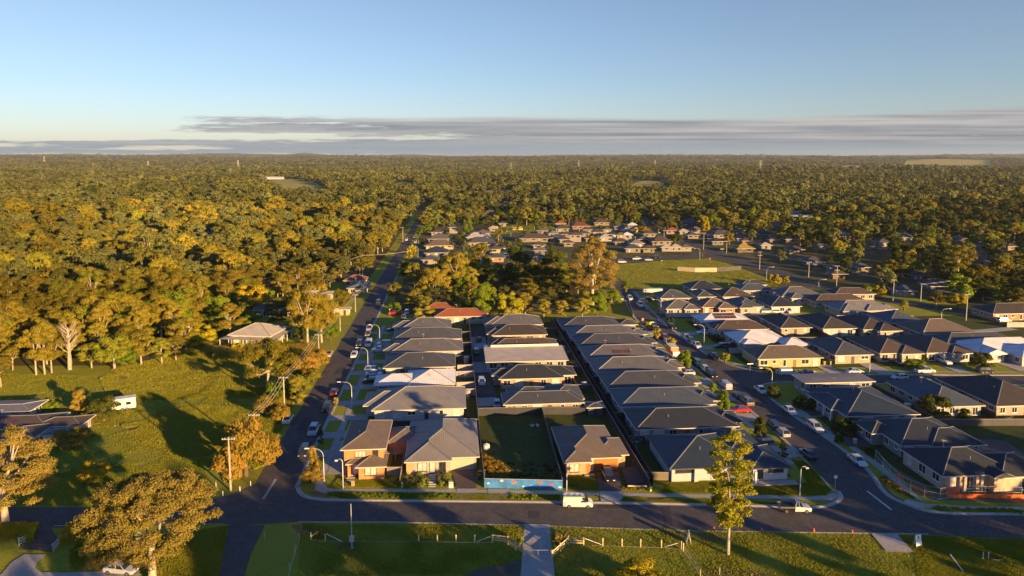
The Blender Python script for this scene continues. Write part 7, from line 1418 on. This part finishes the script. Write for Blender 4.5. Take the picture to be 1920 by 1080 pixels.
# meadow tufts
def tufts(name, polys, n, hmin, hmax, mat, label, wd=.05, seed=1):
    g = np.random.default_rng(seed); out = []
    for poly in polys:
        q = np.array([(p.x, p.y) for p in poly]); lo, hi = q.min(0), q.max(0); k = 0; c = g.uniform(lo, hi, (n*3, 2)); c = c[inpoly(c[:, 0], c[:, 1], [tuple(v) for v in q])][:n]; out.append(c)
    c = np.concatenate(out); dn = vnoise(c[:, 0], c[:, 1], 2.2)+vnoise(c[:, 0]+9, c[:, 1], 7); c = c[dn > .42]; m_ = len(c); h = g.uniform(hmin, hmax, m_)*(.6+.8*vnoise(c[:, 0], c[:, 1], 3)); cc = np.concatenate([c, (h*.45)[:, None]], 1)
    up_ = np.stack([g.normal(size=m_)*.35, g.normal(size=m_)*.35, np.ones(m_)], 1); up_ /= np.linalg.norm(up_, axis=1)[:, None]; a = g.uniform(0, 6.28, m_); sd = np.stack([np.cos(a), np.sin(a), np.zeros(m_)], 1); hw = (h*wd*8*g.uniform(.6, 1.2, m_))[:, None]; hh = (h*.5)[:, None]
    Q = np.stack([cc-up_*hh-sd*hw*.4, cc-up_*hh*.1+sd*hw, cc+up_*hh, cc-up_*hh*.1-sd*hw], 1)
    o = bpy.data.objects.new(name, leafmesh(name, Q, mat)); COL.objects.link(o); return tag(o, label, 'grass', None, 'stuff')
LM['grassblade'] = leafmat('grass_blades', [(.21, .235, .020), (.31, .28, .026), (.25, .26, .022)], .35)
LM['straw'] = leafmat('straw_blades', [(.24, .29, .024), (.33, .32, .034), (.27, .26, .032)], .35)
tufts('long_grass', mea, 60000, .12, .40, LM['straw'], 'long brownish meadow grass on the left field')
VG = [PX((560, 982), (980, 986), (978, 1080), (560, 1080)), PX((1034, 987), (1634, 1001), (1664, 1038), (1712, 1038), (1720, 1090), (1040, 1090)), PX((1684, 1003), (1940, 1013), (1940, 1090), (1722, 1090), (1714, 1038)), PX((0, 880), (400, 860), (380, 935), (300, 948), (0, 948)), PX((1170, 933), (1540, 946), (1160, 941)), PX((130, 1030), (430, 985), (410, 1090), (130, 1068)), PX((640, 890), (752, 890), (752, 914), (620, 914)), PX((1063, 890), (1116, 890), (1122, 919), (1063, 918)), PX((1222, 906), (1480, 900), (1560, 915), (1550, 930), (1222, 923)), PX((612, 922), (1050, 928), (1050, 941), (640, 937)),
      PX((1480, 850), (1500, 850), (1568, 918), (1520, 915))]
tufts('verge_grass', VG, 50000, .06, .2, LM['grassblade'], 'tufty green grass of the front verges and lawns', seed=2)
tufts('paddock_grass', [PX((0, 700), (180, 705), (200, 745), (500, 742), (470, 790), (400, 860), (0, 880)), PX((200, 740), (500, 725), (490, 745), (215, 752)), PX((530, 655), (600, 650), (580, 680), (520, 690)), PX((330, 670), (400, 660), (520, 665), (500, 700))], 60000, .08, .25, LM['grassblade'], 'green mown grass of the left paddock', seed=3)
tufts('park_grass_blades', [GX((81, 309), (81, 345), (88, 374), (120, 388), (148, 393), (153, 372), (154, 330), (150, 306), (104, 299.5))], 50000, .12, .3, LM['grassblade'], 'dry green grass of the park', seed=4)

ORDX = ORD+['thirteenth', 'fourteenth', 'fifteenth', 'sixteenth', 'seventeenth', 'eighteenth', 'nineteenth', 'twentieth']+['twenty '+q for q in ORD[1:10]]+['thirtieth']+['thirty '+q for q in ORD[1:10]]+['fortieth']+['forty '+q for q in ORD[1:10]]
bl = {}
for o in bpy.data.objects:
    if o.get('category') in ('tree', 'shrub') and o.get('group') and 'behind the viewpoint' not in o['group']: bl.setdefault(o['label'], []).append(o)
for lab, os_ in bl.items():
    if len(os_) < 2: continue
    os_.sort(key=lambda o: pix(o.location)[0])
    for i, o in enumerate(os_):
        if i+1 < len(ORDX): o['label'] = lab+', '+ORDX[i+1]+' from left'
# ------------------------------------------------------------ air
HZ = 0.000036
if HZ:
    m = M(); m.box(-14000, 14000, -300, 15200, -2, 160); hz = m.build('haze'); tag(hz, kind='stuff')
    hm = bpy.data.materials.new('air'); hm.use_nodes = True; q = hm.node_tree.nodes; q.clear(); vo = q.new('ShaderNodeVolumePrincipled'); oo = q.new('ShaderNodeOutputMaterial')
    vo.inputs['Color'].default_value = (.78, .88, 1.0, 1); vo.inputs['Density'].default_value = HZ; vo.inputs['Anisotropy'].default_value = .2; hm.node_tree.links.new(vo.outputs[0], oo.inputs['Volume']); hz.data.materials.append(hm)
